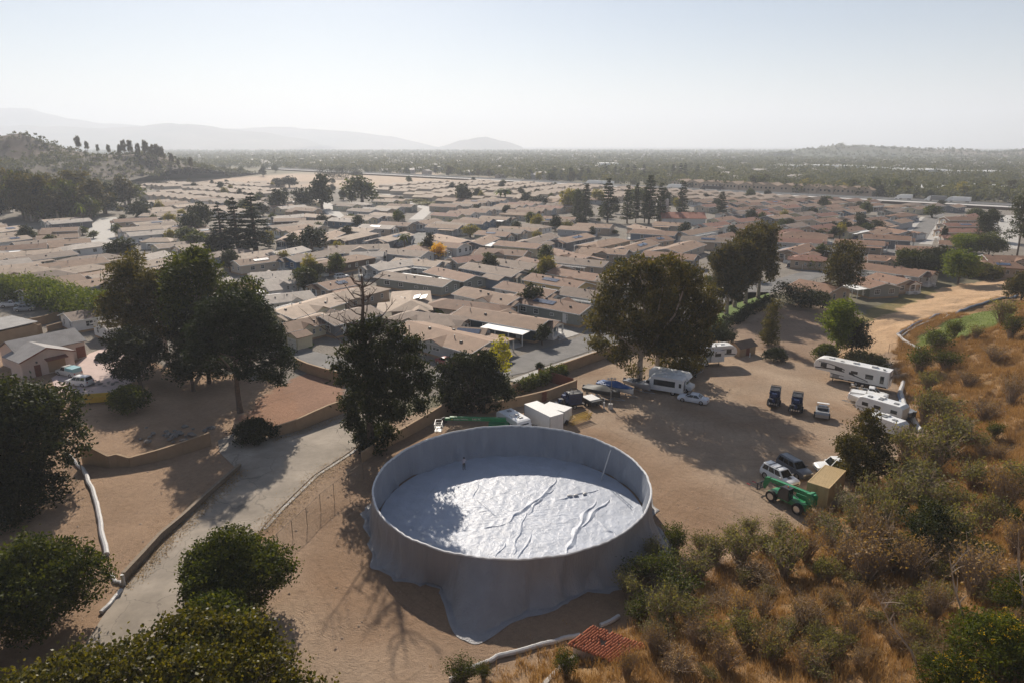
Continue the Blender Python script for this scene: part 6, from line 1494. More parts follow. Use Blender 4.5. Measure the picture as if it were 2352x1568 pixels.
# homes surveyed from the photograph: ridge ends (front end first), width, wall, roof
S = [
 ((1254, 733), (1069, 703), 9.0, 'dark teal', 'tan brown'), ((1354, 704), (1194, 676), 8.5, 'sage grey', 'brown'), ((1190, 684), (1070, 660), 8.5, 'white', 'tan brown'), ((1276, 666), (1160, 645), 8, 'pale grey', 'brown'),
 ((1342, 650), (1225, 630), 8, 'yellow tan', 'brown'), ((1400, 633), (1277, 615), 8, 'tan', 'brown'), ((1391, 674), (1297, 661), 8, 'pale grey', 'grey brown'), ((944, 704), (944, 662), 9, 'tan', 'pale tan'),
 ((1121, 782), (941, 737), 9.5, 'pale grey', 'tan brown'), ((885, 622), (1035, 642), 8, 'sage grey', 'grey brown'), ((626, 580), (692, 567), 8, 'white', 'pale grey'), ((660, 592), (768, 573), 8, 'blue', 'grey brown'),
 ((736, 601), (842, 583), 8, 'dark brown', 'tan brown'), ((757, 567), (889, 562), 7.5, 'pale grey', 'pale tan'), ((880, 577), (806, 578), 7, 'white', 'pale grey'), ((850, 608), (956, 592), 9, 'pale grey', 'pale grey'),
 ((1012, 600), (912, 591), 8, 'white', 'pale tan'), ((735, 652), (802, 640), 9, 'tan', 'brown'), ((605, 641), (668, 634), 8, 'white', 'pale grey'), ((595, 624), (650, 621), 8, 'cream', 'pale grey'),
 ((618, 676), (700, 667), 9, 'white', 'pale grey'), ((634, 714), (756, 679), 9.5, 'cream', 'pale tan'), ((768, 677), (866, 652), 8, 'tan', 'pale tan'), ((652, 740), (716, 726), 6.5, 'cream', 'tan brown'), ((737, 727), (848, 702), 9, 'slate grey', 'grey brown'),
 ((90, 610), (235, 593), 8, 'beige', 'tan brown'), ((112, 623), (240, 604), 8, 'yellow tan', 'pale tan'), ((152, 636), (270, 613), 8, 'blue grey', 'tan brown'), ((278, 611), (410, 590), 8, 'cream', 'pale tan'), ((205, 632), (318, 614), 8, 'tan', 'pale tan'), ((250, 648), (345, 632), 8, 'beige', 'pale grey'),
 ((20, 592), (160, 574), 8, 'sage grey', 'grey brown'), ((0, 581), (135, 569), 8, 'tan', 'pale tan'), ((140, 566), (250, 553), 8.5, 'white', 'pale grey'), ((-12, 567), (105, 560), 8, 'beige', 'brown'), ((98, 526), (180, 523), 8, 'tan', 'tan brown'), ((85, 541), (178, 536), 8, 'tan', 'tan brown'), ((110, 554), (205, 548), 8, 'tan', 'tan brown'), ((-20, 528), (42, 520), 9, 'tan', 'pale tan'), ((-15, 549), (60, 541), 8, 'white', 'pale tan'),
 ((262, 505), (358, 500), 8, 'tan', 'brown'), ((278, 525), (368, 519), 8, 'white', 'pale tan'), ((292, 536), (392, 528), 8, 'white', 'pale grey'), ((398, 545), (330, 546), 8, 'pale grey', 'pale tan'), ((386, 492), (330, 491), 8, 'pale grey', 'pale tan'), ((405, 492), (445, 494), 8, 'cream', 'pale tan'), ((320, 590), (376, 578), 7, 'white', 'pale grey'),
 # middle band round the golden tree
 ((1072, 552), (1005, 537), 10, 'blue grey', 'tan brown'), ((1085, 555), (1125, 540), 8, 'slate grey', 'tan brown'), ((1185, 560), (1280, 530), 8, 'pale grey', 'grey brown'), ((1105, 571), (1210, 578), 8, 'tan', 'brown'), ((1290, 612), (1205, 592), 8, 'tan', 'brown'), ((1352, 590), (1275, 571), 8.5, 'tan', 'brown'), ((1235, 608), (1146, 596), 8, 'beige', 'grey brown'), ((1195, 624), (1080, 605), 8, 'blue grey', 'grey brown'), ((1090, 632), (1000, 612), 8, 'sage grey', 'brown'), ((1040, 592), (1100, 586), 8, 'beige', 'reddish brown'),
 ((868, 548), (930, 533), 8, 'slate grey', 'pale tan'), ((780, 545), (850, 530), 8, 'slate grey', 'pale tan'), ((655, 548), (690, 528), 8, 'blue grey', 'tan brown'), ((725, 548), (770, 530), 8, 'tan', 'tan brown'), ((960, 510), (1000, 503), 8, 'pale grey', 'tan brown'), ((630, 502), (700, 500), 8, 'dark brown', 'tan brown'), ((690, 508), (745, 508), 8, 'slate grey', 'pale tan'),
 ((1280, 548), (1345, 535), 8.5, 'slate grey', 'tan brown'), ((1352, 560), (1425, 545), 9, 'tan', 'tan brown'), ((1430, 570), (1490, 552), 8, 'white', 'tan brown'), ((1520, 575), (1600, 550), 10, 'beige', 'tan brown'), ((1480, 548), (1530, 542), 8, 'tan', 'brown'), ((1535, 532), (1448, 512), 8, 'tan', 'tan brown'), ((1555, 535), (1640, 520), 8, 'white', 'tan brown'), ((1640, 545), (1700, 530), 8, 'pale grey', 'brown'), ((1430, 600), (1500, 596), 8, 'beige', 'brown'), ((1500, 605), (1560, 595), 7, 'tan', 'brown'),
 # right, below the tan bank
 ((1838, 643), (1930, 660), 9, 'tan', 'brown'), ((2035, 650), (1960, 630), 9, 'sage grey', 'brown'), ((2125, 625), (1985, 606), 9, 'pale grey', 'brown'), ((2085, 640), (2020, 626), 8, 'tan', 'brown'), ((2240, 600), (2352, 606), 9, 'tan', 'brown'), ((2260, 588), (2400, 592), 9, 'beige', 'brown'),
 ((1820, 585), (1900, 590), 8, 'tan', 'reddish brown'), ((1835, 560), (1905, 563), 8, 'slate grey', 'dark grey'), ((1810, 575), (1860, 560), 8, 'tan', 'brown'), ((1895, 565), (1970, 575), 8, 'dark brown', 'dark grey'), ((1995, 585), (2080, 590), 9, 'tan', 'brown'), ((2060, 565), (2180, 572), 9, 'tan', 'brown'),
 ((2160, 525), (2250, 525), 9, 'tan', 'reddish brown'), ((2165, 512), (2250, 512), 9, 'tan', 'reddish brown'), ((2170, 500), (2245, 500), 9, 'tan', 'brown'), ((2168, 538), (2255, 540), 9, 'tan', 'reddish brown'), ((2165, 552), (2230, 556), 9, 'tan', 'brown'),
 ((2090, 545), (1985, 540), 9, 'slate grey', 'brown'), ((2085, 530), (2020, 520), 9, 'pale grey', 'brown'), ((2030, 556), (1920, 550), 9, 'tan', 'brown'),
]
for a, b, w, wc, rc in S:
    A, B_ = G(*a, RD), G(*b, RD); d = A - B_; L = d.length
    HOMES.append([(A + B_) / 2, math.atan2(d.y, d.x), min(max(L, 11), 26), w, wc, rc, True])
# the rest of the grid, street by street
rgh = random.Random(77)
STREETS = [PST] + [[tuple(G(*p)[:2]) for p in q] for q in ([(430, 600), (560, 588), (700, 582), (820, 574), (930, 580), (965, 560), (955, 505)], [(780, 505), (725, 455)], [(955, 505), (985, 480), (955, 471), (887, 447)], [(250, 590), (232, 545), (252, 500)], [(2100, 560), (2145, 500)], [(2300, 570), (2316, 495)], [(355, 447), (470, 428)])]
def dist_poly(p, line):
    b = 1e9
    for (ax, ay), (bx, by) in zip(line[:-1], line[1:]):
        dx, dy = bx - ax, by - ay; t_ = max(0, min(1, ((p[0] - ax) * dx + (p[1] - ay) * dy) / (dx * dx + dy * dy))); b = min(b, math.hypot(p[0] - ax - t_ * dx, p[1] - ay - t_ * dy))
    return b
NOHOME = [GP(q) for q in ([(1290, 520), (1330, 470), (1600, 470), (1640, 515), (1560, 530), (1400, 535)], [(0, 520), (0, 440), (340, 440), (350, 500), (240, 520)], [(480, 590), (480, 500), (640, 500), (640, 590)], [(1780, 640), (1790, 590), (1830, 590), (1830, 640)], [(620, 470), (620, 430), (880, 420), (880, 480)])]
PARKHOME = [(-40, 130), (0, 126), (25, 146), (66, 188), (110, 226), (155, 262), (215, 290), (330, 420), (170, 580), (-45, 790), (-330, 880), (-420, 620), (-330, 400), (-230, 250), (-150, 170)]
def zone(x, y):
    if x < -70 - (y - 200) * .25: return R(50), 12.0, 25.0
    if x > 95 and y > 300: return R(40), 12.5, 24.0
    return R(152), 12.0, 25.0
for z_id, (ang, py_, px_) in enumerate(((R(50), 12.2, 26.0), (R(40), 12.8, 25.0), (R(152), 12.2, 26.0))):
    u = Vector((math.cos(ang), math.sin(ang))); v = Vector((-u.y, u.x))
    for i in range(-60, 60):
        off = i * px_ + (i // 2) * 8.0
        for j in range(-90, 90):
            p = u * (off + rgh.uniform(-2, 2)) + v * (j * py_ + rgh.uniform(-1.1, 1.1))
            if p.y < 135 or p.y > 900 or not (-420 < p.x < 340): continue
            if zone(p.x, p.y)[0] != ang: continue
            px, py = np.array([p.x]), np.array([p.y])
            if not inpoly(px, py, PARKHOME)[0] or inpoly(px, py, FIELD)[0] or any(inpoly(px, py, q)[0] for q in NOHOME): continue
            if dist_poly(p, FWY) < 30: continue
            if any(dist_poly(p, s) < 9.5 for s in STREETS): continue
            sx, sy = proj((p.x, p.y, 3))
            if not (-60 < sx < 2412): continue
            if any((Vector((h[0].x, h[0].y)) - p).length < (h[2] * .30 + 6.6) for h in HOMES if h[6]): continue
            if rgh.random() < .09: continue
            left = sx < 900; far = p.y > 420
            wc = rgh.choice(['white', 'pale grey', 'cream', 'tan', 'beige', 'blue grey', 'slate grey', 'sage grey', 'tan', 'beige', 'pale grey'])
            rc = rgh.choice(['pale tan', 'pale grey', 'pale tan', 'tan brown', 'grey brown'] if left else ['brown', 'tan brown', 'brown', 'tan brown', 'grey brown', 'reddish brown'])  # left homes take the pale roofs, glare painted as roof colour
            HOMES.append([Vector((p.x, p.y, 0)), ang + rgh.uniform(-.1, .1) + (math.pi if rgh.random() < .5 else 0), rgh.uniform(15.5, 19.5), rgh.uniform(7.2, 8.6), wc, rc, False])
HOMES.sort(key=lambda h: h[0].y)
print('HOMES', len(HOMES))
single, rest = HOMES[:300], HOMES[300:]
ORD = ['first', 'second', 'third', 'fourth', 'fifth', 'sixth', 'seventh', 'eighth', 'ninth', 'tenth', 'eleventh', 'twelfth', 'thirteenth', 'fourteenth', 'fifteenth', 'sixteenth', 'seventeenth', 'eighteenth', 'nineteenth', 'twentieth']
def ordn(i): return ORD[i] if i < 20 else str(i + 1) + ('st' if (i + 1) % 10 == 1 else 'nd' if (i + 1) % 10 == 2 else 'rd' if (i + 1) % 10 == 3 else 'th')
bands = {}
NB = 20
for k, h in enumerate(single): bands.setdefault(k // NB, []).append(h)
for bi, hs in bands.items():
    hs.sort(key=lambda h: proj((h[0].x, h[0].y, 3))[0])
    for i, h in enumerate(hs):
        c, a, L, W, wc, rc, hand = h; Yd = c.y
        P = NEAR if Yd < 255 else (MID if Yd < 480 else FAR)
        t = empty('mobile_home', (c.x, c.y, 0), a, (L / RL, W / RW, 1 + .06 * math.sin(c.x * 3 + c.y)))
        tag(t, f'{wc} mobile home with {rc} roof, {ordn(i)} from left in {ordn(bi)} row of twenty', 'mobile home', 'homes of the park')
        vi = int(abs(c.x * 7.3 + c.y * 3.1)) % len(P)
        k_ = 1 + .12 * math.sin(c.x * 1.7 + c.y * .9); rcc = tuple(min(1, q * k_) for q in ROOFS[rc])
        spawn(P[vi], t, WALLS[wc], rcc)
if rest:
    V, Fq, Cc = [], [], []
    base = MB().yz([(-.5, 0), (.5, 0), (.5, EV), (0, RD), (-.5, EV)], -.5, .5)
    mr, mw = MB(), MB()
    for c, a, L, W, wc, rc, hand in rest:
        Mx = Matrix.Translation((c.x, c.y, 0)) @ Matrix.Rotation(a, 4, 'Z')
        g_ = MB().yz([(-W / 2, 0), (W / 2, 0), (W / 2, EV), (0, RD), (-W / 2, EV)], -L / 2, L / 2); mw.add([Mx @ Vector(p) for p in g_.v], g_.f)
        g_ = gable_roof(L, W, EV, RD); mr.add([Mx @ Vector(p) for p in g_.v], g_.f)
    t = empty('distant_homes', (0, 0, 0)); tag(t, 'mass of small pale roofed homes at the far end of the park', 'homes', kind='stuff')
    o = mw.build('walls', M['wall'], t); o.color = (*WALLS['beige'], 1); o['kind'] = 'stuff'; o = mr.build('roofs', M['roof'], t); o.color = (*ROOFS['pale tan'], 1); o['kind'] = 'stuff'
# ---------------------------------------------------------------- extras by the near homes
def loose_roof(name, c0, c1, w, z, mat, label, cat, col=None, arch=0.0):
    a, b = G(*c0, z), G(*c1, z); d = b - a; L = d.length; t = empty(name, ((a.x + b.x) / 2, (a.y + b.y) / 2, 0), math.atan2(d.y, d.x)); tag(t, label, cat)
    mb = MB(); n = 8
    pts = [(-w / 2 + w * i / n, z + arch * math.sin(math.pi * i / n)) for i in range(n + 1)]
    mb.yz(pts + [(p[0], p[1] - .1) for p in pts[::-1]], -L / 2, L / 2); o = mb.build('canopy', M[mat], t)
    if col: o.color = col
    for x in (-L / 2 + .3, L / 2 - .3):
        for y in (-w / 2 + .2, w / 2 - .2): MB().box((x, y, z / 2), (.14, .14, z)).build('post', M['trim'], t)
loose_roof('carport', (968, 733), (1040, 730), 5.0, 2.9, 'white', 'white arched carport roof behind the big near house', 'carport', None, .5)
loose_roof('carport', (995, 746), (1062, 737), 3.5, 2.7, 'roof', 'brown flat carport roof beside the white arched one', 'carport', (.27, .185, .135, 1))
def garage():
    a, b = G(1050, 752, 3.6), G(1110, 752, 3.6); d = b - a; t = empty('garage', ((a.x + b.x) / 2, (a.y + b.y) / 2, 0), math.atan2(d.y, d.x) - .25); tag(t, 'small garage with a solar array on its brown roof', 'garage')
    L, W = 7.0, 5.6; o = MB().yz([(-W / 2, -.2), (W / 2, -.2), (W / 2, 2.6), (0, 3.5), (-W / 2, 2.6)], -L / 2, L / 2).build('wall_body', M['wall'], t); o.color = (.5, .5, .5, 1)
    o = gable_roof(L, W, 2.6, 3.52, .4).build('roof', M['roof'], t); o.color = (.25, .17, .12, 1)
    MB().box((L / 2 + .03, 0, 1.1), (.06, 3.6, 2.1)).build('garage_door', M['white'], t)
    sl = math.atan2(.92, 2.8)
    for i in range(5): 
        o = MB().box((0, 0, 0), (.98, 1.7, .05)).build('solar_panel', M['solar'], t); o.matrix_local = Matrix.Translation((-2 + i * 1.02, -1.5, 3.75 - 1.5 * math.tan(sl))) @ Matrix.Rotation(sl, 4, 'X')
garage()
def solar_on_tan():
    c = G(966, 680, 4.6); t = empty('solar_array', c, R(90)); tag(t, 'bright white solar panels on the tan roof behind the dead tree', 'solar panels')
    for i in range(4):
        for j in range(2): MB().box((-2.4 + i * 1.1, -.85 + j * 1.72, .0), (1.05, 1.66, .05), rx=R(-13)).build('panel', M['white' if 1 else 'solar'], t)
solar_on_tan()
# white fences
board_fence(G(1842, 620), G(1862, 607), 1.7, 'white board fence beside the perimeter street', 'white_fence', 'white', .5)
board_fence(G(945, 564), G(952, 548), 1.6, 'white board fence by the palm near the golden tree', 'white_fence', 'white', .6)
board_fence(G(912, 738), G(935, 742), 1.6, 'white picket fence behind the dead topped tree', 'white_fence', 'white', .3)
# driveways and lawns between homes
for i, q in enumerate(([(1252, 760), (1290, 752), (1330, 768), (1285, 782)], [(1175, 802), (1200, 795), (1180, 770), (1150, 775)], [(1010, 712), (1035, 705), (1050, 690), (1020, 688)], [(925, 600), (1010, 595), (1060, 580), (1000, 572), (930, 578)])):
    sheet('drive_apron', GP(q), M['concrete'], .075 + .003 * i)
for i, q in enumerate(([(690, 790), (715, 800), (722, 790), (700, 778)], [(985, 588), (1030, 590), (1040, 583), (995, 581)])):
    sheet('lawn', GP(q), pmat('lawn_green', (.09, .15, .02) if i == 0 else (.35, .24, .04), .9, .2, 1.0), .085)
# mission style clubhouse in the conifers
def clubhouse():
    a, b = G(1545, 488, 6), G(1600, 492, 6); t = empty('clubhouse', (a.x, a.y, 0), R(-5)); tag(t, 'white clubhouse with a red tile roof and square tower among conifers', 'clubhouse')
    o = MB().yz([(-7, -.2), (7, -.2), (7, 3.6), (0, 5.9), (-7, 3.6)], -6, 16).build('wall_body', M['wall'], t); o.color = (.62, .60, .56, 1)
    o = gable_roof(22, 14, 3.6, 6.0, .5).build('roof', M['redtile'], t); o.location = (5, 0, 0)
    o = MB().box((-4, 12, 6), (6, 5, 12)).build('tower', M['wall'], t); o.color = (.62, .60, .57, 1)
    for y in (-4, 0, 4): 
        f, p = window_meshes(1.6, 1.6, 2); w_ = link('window', f, t); w_.matrix_local = Matrix.Translation((16, y, 2)) @ Matrix.Rotation(-math.pi / 2, 4, 'Z'); link('pane', p, w_)
clubhouse()

# more cars on the drives and yard fences between the homes
base_car = [o for o in bpy.data.objects if o.name.startswith('parked_car') and o.parent is None]
rgc = random.Random(91); spots = []
for h in HOMES:
    if h[0].y < 380 and rgc.random() < .22:
        d = Vector((math.cos(h[1]), math.sin(h[1]))); n = Vector((-d.y, d.x)); p = Vector((h[0].x, h[0].y)) + d * (h[2] * .30) + n * rgc.choice((-1, 1)) * (h[3] / 2 + 2.0)
        if any((Vector((q[0].x, q[0].y)) - p).length < 5.2 for q in HOMES if q is not h): continue
        spots.append((proj((p.x, p.y, 0))[0], p, h[1]))
spots.sort(key=lambda q: q[0])
CC = [('white', WH), ('dark grey', (.05, .055, .06, 1)), ('silver', (.45, .46, .48, 1)), ('dark blue', (.03, .05, .12, 1)), ('dark red', (.22, .03, .03, 1)), ('black', (.02, .02, .022, 1))]
cn = {}
for i, (sx, p, a) in enumerate(spots):
    nm, c = CC[i % 6]; cn[nm] = cn.get(nm, 0) + 1
    t = copy_tree(base_car[i % len(base_car)]); t.location = (p.x, p.y, .04); t.rotation_euler = (0, 0, a + (math.pi if i % 2 else 0))
    tag(t, f'{nm} car tucked beside a home, {ordn(cn[nm] - 1)} of that colour from left', 'car', 'cars beside the homes')
    for o in t.children:
        if o.name.split('.')[0] in ('body', 'cabin', 'mirror', 'bed_rail'): o.color = c
# ================================================================ vegetation
def rnd_dirs(n, rg):
    v = rg.normal(size=(n, 3)); return v / np.linalg.norm(v, axis=1, keepdims=True)
def leaf_quads(C, size, rg, aspect=.5, hang=0.0, flat=0.0, tint=None, jitter=.35):
    """diamond leaves (or leaf sprays) at points C"""
    n = len(C); a = rnd_dirs(n, rg)
    if hang: a[:, 2] -= hang; a /= np.linalg.norm(a, axis=1, keepdims=True)
    r = rnd_dirs(n, rg)
    if flat: r[:, 2] *= (1 - flat); a[:, 2] *= (1 - flat); a /= np.linalg.norm(a, axis=1, keepdims=True)
    b = np.cross(a, r); b /= np.linalg.norm(b, axis=1, keepdims=True) + 1e-9
    s = size * (1 + jitter * rg.uniform(-1, 1, n))[:, None]
    V = np.stack([C - a * s * .5, C + b * s * .5 * aspect + a * s * .05, C + a * s * .5, C - b * s * .5 * aspect + a * s * .05], 1).reshape(-1, 3)
    Fq = np.arange(4 * n).reshape(n, 4)
    if tint is None: tint = rg.uniform(0, 1, n)
    return V, Fq, np.repeat(tint, 4)
def blob_points(blobs, nclump, per, spread, rg, shell=.72):
    """clumps of foliage near the surface of the blobs; returns points and clump tint"""
    B = np.array(blobs, float); vol = B[:, 3] * B[:, 4] + B[:, 4] * B[:, 5] + B[:, 3] * B[:, 5]; pick = rg.choice(len(B), nclump, p=vol / vol.sum())
    d = rnd_dirs(nclump, rg); rad = shell + (1 - shell) * rg.uniform(0, 1, nclump) ** .5; inn = rg.uniform(0, 1, nclump) < .18; rad[inn] *= rg.uniform(.3, .9, inn.sum())
    C = B[pick, :3] + d * B[pick, 3:6] * rad[:, None]
    # ragged outline and gaps: whole patches of clumps are missing
    sz = max(1.2, float((B[:, :3].max(0) - B[:, :3].min(0)).mean()) * .30)
    def n3(Q, f): return np.sin(Q[:, 0] * f + 1.3 * np.sin(Q[:, 2] * f * .8)) * np.cos(Q[:, 1] * f * 1.1 + Q[:, 2] * f * .6) + .6 * np.sin(Q[:, 2] * f * 1.7 + Q[:, 0] * f * .9 + 2) * np.cos(Q[:, 1] * f * 1.9)
    f_ = 2 * math.pi / sz; ok = n3(C, f_) > -.42 - .5 * rg.uniform(0, 1, nclump); C = C[ok]; nclump = len(C)
    C = C + d[ok] * (.10 * sz * n3(C + 3.1, f_ * 1.6))[:, None]
    k = np.clip(rg.normal(.5, .22, nclump), 0, 1)
    n = nclump * per
    P = np.repeat(C, per, 0) + rg.normal(size=(n, 3)) * spread * np.array([1, 1, .7]) * np.repeat(rg.uniform(.5, 1.3, nclump), per)[:, None]
    return P, np.clip(np.repeat(k, per) + rg.normal(0, .18, n), 0, 1)
def crown_mesh(name, blobs, nclump, per, spread, leaf, mat, seed, aspect=.5, hang=0., shell=.72, zmin=.15):
    rg = np.random.RandomState(seed); P, tn = blob_points(blobs, nclump, per, spread, rg, shell)
    keep = P[:, 2] > zmin; P, tn = P[keep], tn[keep]
    V, Fq, t4 = leaf_quads(P, leaf, rg, aspect, hang, 0, tn)
    return np_mesh(name, V, Fq, M[mat], 4, {'tint': t4})
def trunk_mesh(name, h, r, blobs, mat, seed, lean=.05, fork=None, nl=None):
    rg = random.Random(seed); mb = MB(); z1 = fork if fork else h * .55
    pts = [(lean * h * math.sin(k * 1.7 + seed) * k * .5, lean * h * math.cos(k * 1.3 + seed) * k * .5, z1 * k) for k in (0, .15, .35, .6, .8, 1.0)]
    mb.tube([(0, 0, -.4)] + pts, [r * 1.5, r * 1.25, r * 1.02, r * .92, r * .8, r * .7, r * .55], 9)
    top = Vector(pts[-1]); bs = list(blobs)
    for i, b in enumerate(bs[:nl] if nl else bs):
        st = Vector(pts[-2 if i % 2 else -1]).lerp(Vector(pts[-3]), rg.random() * .6); e = Vector(b[:3]); m = st.lerp(e, .5) + Vector((rg.uniform(-1, 1), rg.uniform(-1, 1), rg.uniform(-.3, .6))) * (e - st).length * .12
        q = [st, st.lerp(m, .5) + Vector((0, 0, .05)), m, m.lerp(e, .6), e]
        mb.tube(q, [r * .42, r * .36, r * .27, r * .18, r * .06], 6)
        for _ in range(3):
            f = e + Vector((rg.uniform(-1, 1) * b[3], rg.uniform(-1, 1) * b[4], rg.uniform(-.3, 1) * b[5])) * .75
            mb.tube([m.lerp(e, rg.uniform(.2, .8)), m.lerp(f, .6), f], [r * .14, r * .09, r * .03], 4)
    return mb.mesh(name, M[mat], True)
def gen_blobs(kind, h, w, seed):
    rg = random.Random(seed); B = []
    if kind == 'round':
        n = 13
        for i in range(n):
            a = i * 2.4 + rg.random(); zz = rg.uniform(.30, .80); k = math.sqrt(max(.05, 1 - ((zz - .5) / .5) ** 2)) * .62
            B.append((math.cos(a) * w / 2 * k * rg.uniform(.6, 1.05), math.sin(a) * w / 2 * k * rg.uniform(.6, 1.05), zz * h, w * rg.uniform(.15, .24), w * rg.uniform(.15, .24), h * rg.uniform(.13, .2)))
        B.append((0, 0, h * .8, w * .22, w * .22, h * .18)); B.append((0, 0, h * .5, w * .3, w * .3, h * .28))
    elif kind == 'euc':
        n = 17
        for i in range(n):
            a = i * 2.4 + rg.random(); zz = .32 + .62 * (i + .5) / n; k = (.75 if zz < .8 else .5) * rg.uniform(.35, 1.0)
            B.append((math.cos(a) * w / 2 * k, math.sin(a) * w / 2 * k, zz * h, w * rg.uniform(.11, .2), w * rg.uniform(.11, .2), h * rg.uniform(.07, .13)))
    elif kind == 'pine':
        n = 16
        for i in range(n):
            a = i * 2.4; k = math.sqrt((i + .5) / n); zz = .93 - .42 * k * k * rg.uniform(.7, 1.2)
            B.append((math.cos(a) * w / 2 * k * .85, math.sin(a) * w / 2 * k * .85, zz * h, w * rg.uniform(.14, .2), w * rg.uniform(.14, .2), h * rg.uniform(.07, .11)))
    elif kind == 'column':
        for i in range(9):
            zz = .12 + .8 * i / 8; k = .5 * (1 - .55 * (zz - .1)); a = i * 2.4; B.append((math.cos(a) * w * .12, math.sin(a) * w * .12, zz * h, w * k * .8, w * k * .8, h * .10))
    elif kind == 'bush':
        for i in range(11):
            a = i * 2.4; k = math.sqrt(i / 11); B.append((math.cos(a) * w / 2 * k * .68, math.sin(a) * w / 2 * k * .68, h * (.62 - .32 * k * rg.uniform(.6, 1.1)), w * rg.uniform(.15, .22), w * rg.uniform(.15, .22), h * rg.uniform(.2, .3)))
    return B
def cone_mesh(name, h, w, mat, seed, n_whorl=22, per=16, leaf=.5, droop=.1, gap=.12, power=.8, start=.1):
    rg = np.random.RandomState(seed); P = []; T_ = []
    for i in range(n_whorl):
        u = start + (1 - start) * (i + rg.uniform(-.3, .3)) / n_whorl; z = h * u; rad = w / 2 * max(.03, (1 - u)) ** power * rg.uniform(.75, 1.1) + .15
        nb = 5 + int(rad * 1.1)
        for k in range(nb):
            a = rg.uniform(0, 2 * math.pi); L = rad * rg.uniform(.65, 1.1); m = int(per * (L + .8)); s = rg.uniform(gap, 1, m) ** .7 * L
            x = s * math.cos(a) + rg.normal(0, .12 + .06 * s, m); y = s * math.sin(a) + rg.normal(0, .12 + .06 * s, m); zz = z - droop * s * s / max(L, .4) + .06 * s + rg.normal(0, .12, m)
            P.append(np.c_[x, y, zz]); T_.append(np.clip(np.full(m, rg.uniform(.2, .8)) + rg.normal(0, .15, m), 0, 1))
    P = np.concatenate(P); tn = np.concatenate(T_); V, Fq, t4 = leaf_quads(P, leaf, rg, .4, 0, .45, tn)
    return np_mesh(name, V, Fq, M[mat], 4, {'tint': t4})
def pole_mesh(name, h, r, mat): return MB().tube([(0, 0, -.3), (0, 0, h * .3), (.05, 0, h * .6), (0, 0, h * .98)], [r * 1.3, r, r * .65, r * .1], 7).mesh(name, M[mat], True)

def thing_tree(label, pos, parts, rz=0., sc=(1, 1, 1), group=None, name='tree', cat='tree'):
    t = empty(name, pos, rz, sc); tag(t, label, cat, group)
    for nm, me in parts: link(nm, me, t)
    return t
def ground_at(x, y): return Vector((x, y, hz1(x, y) - .05))
# ---------------------------------------------------------------- trees close by
def hero(label, base, h, w, kind, leafm, seed, ncl, per, leaf, spread, bark='bark', r=.3, hang=0., aspect=.5, blobs=None, fork=None, extra=None, name='tree', cat='tree', group=None, shell=.72, nl=None):
    B = blobs or gen_blobs(kind, h, w, seed); p = ground_at(*base)
    parts = [('trunk', trunk_mesh('trunk', h, r, B, bark, seed, .03, fork, nl)), ('crown', crown_mesh('crown', B, ncl, per, spread, leaf, leafm, seed, aspect, hang, shell))]
    t = thing_tree(label, p, parts, 0, (1, 1, 1), group, name, cat)
    return t
# big eucalyptus over the parked buses: crown blobs placed by eye in the picture plane at its distance
def blobs_from_pix(base, items, Y, dep=.8, seed=0):
    """items: (px, py, radius in pixels[, depth offset]) seen in the photograph at distance Y"""
    rg = random.Random(seed); B = []; b0 = ground_at(*base)
    for it in items:
        x, y, r = it[:3]; dy = it[3] if len(it) > 3 else rg.uniform(-1, 1) * r / F * Y * .9
        p = at(x, y, Y + dy); rm = r / F * (Y * _c + 20 * _s) * .84
        B.append((p.x - b0.x, p.y - b0.y, p.z - b0.z, rm, rm * dep * 1.2, rm * .9))
    return B
b = G(1469, 884); B = blobs_from_pix(b[:2], [(1400, 690, 42), (1380, 740, 38), (1420, 640, 40), (1470, 622, 45), (1530, 625, 48), (1580, 640, 42), (1610, 680, 42), (1615, 730, 36), (1560, 700, 60), (1490, 700, 62), (1440, 750, 50), (1500, 770, 55), (1560, 780, 52), (1600, 790, 38), (1430, 810, 34), (1540, 835, 40), (1590, 830, 34), (1375, 790, 24), (1640, 700, 24), (1460, 850, 20)], b.y + 2, .9, 4)
hero('huge dark eucalyptus overhanging the shuttle bus and boats', b[:2], 22, 20, 'euc', 'l_euc', 5, 3400, 13, .62, .55, 'bark_pale', .55, .7, .38, B, 7.0, nl=12)
hero('second pale trunked eucalyptus standing against the huge one', (b.x + 3.5, b.y + 3), 17, 9, 'euc', 'l_euc', 6, 700, 12, .6, .55, 'bark_pale', .4, .7, .38)
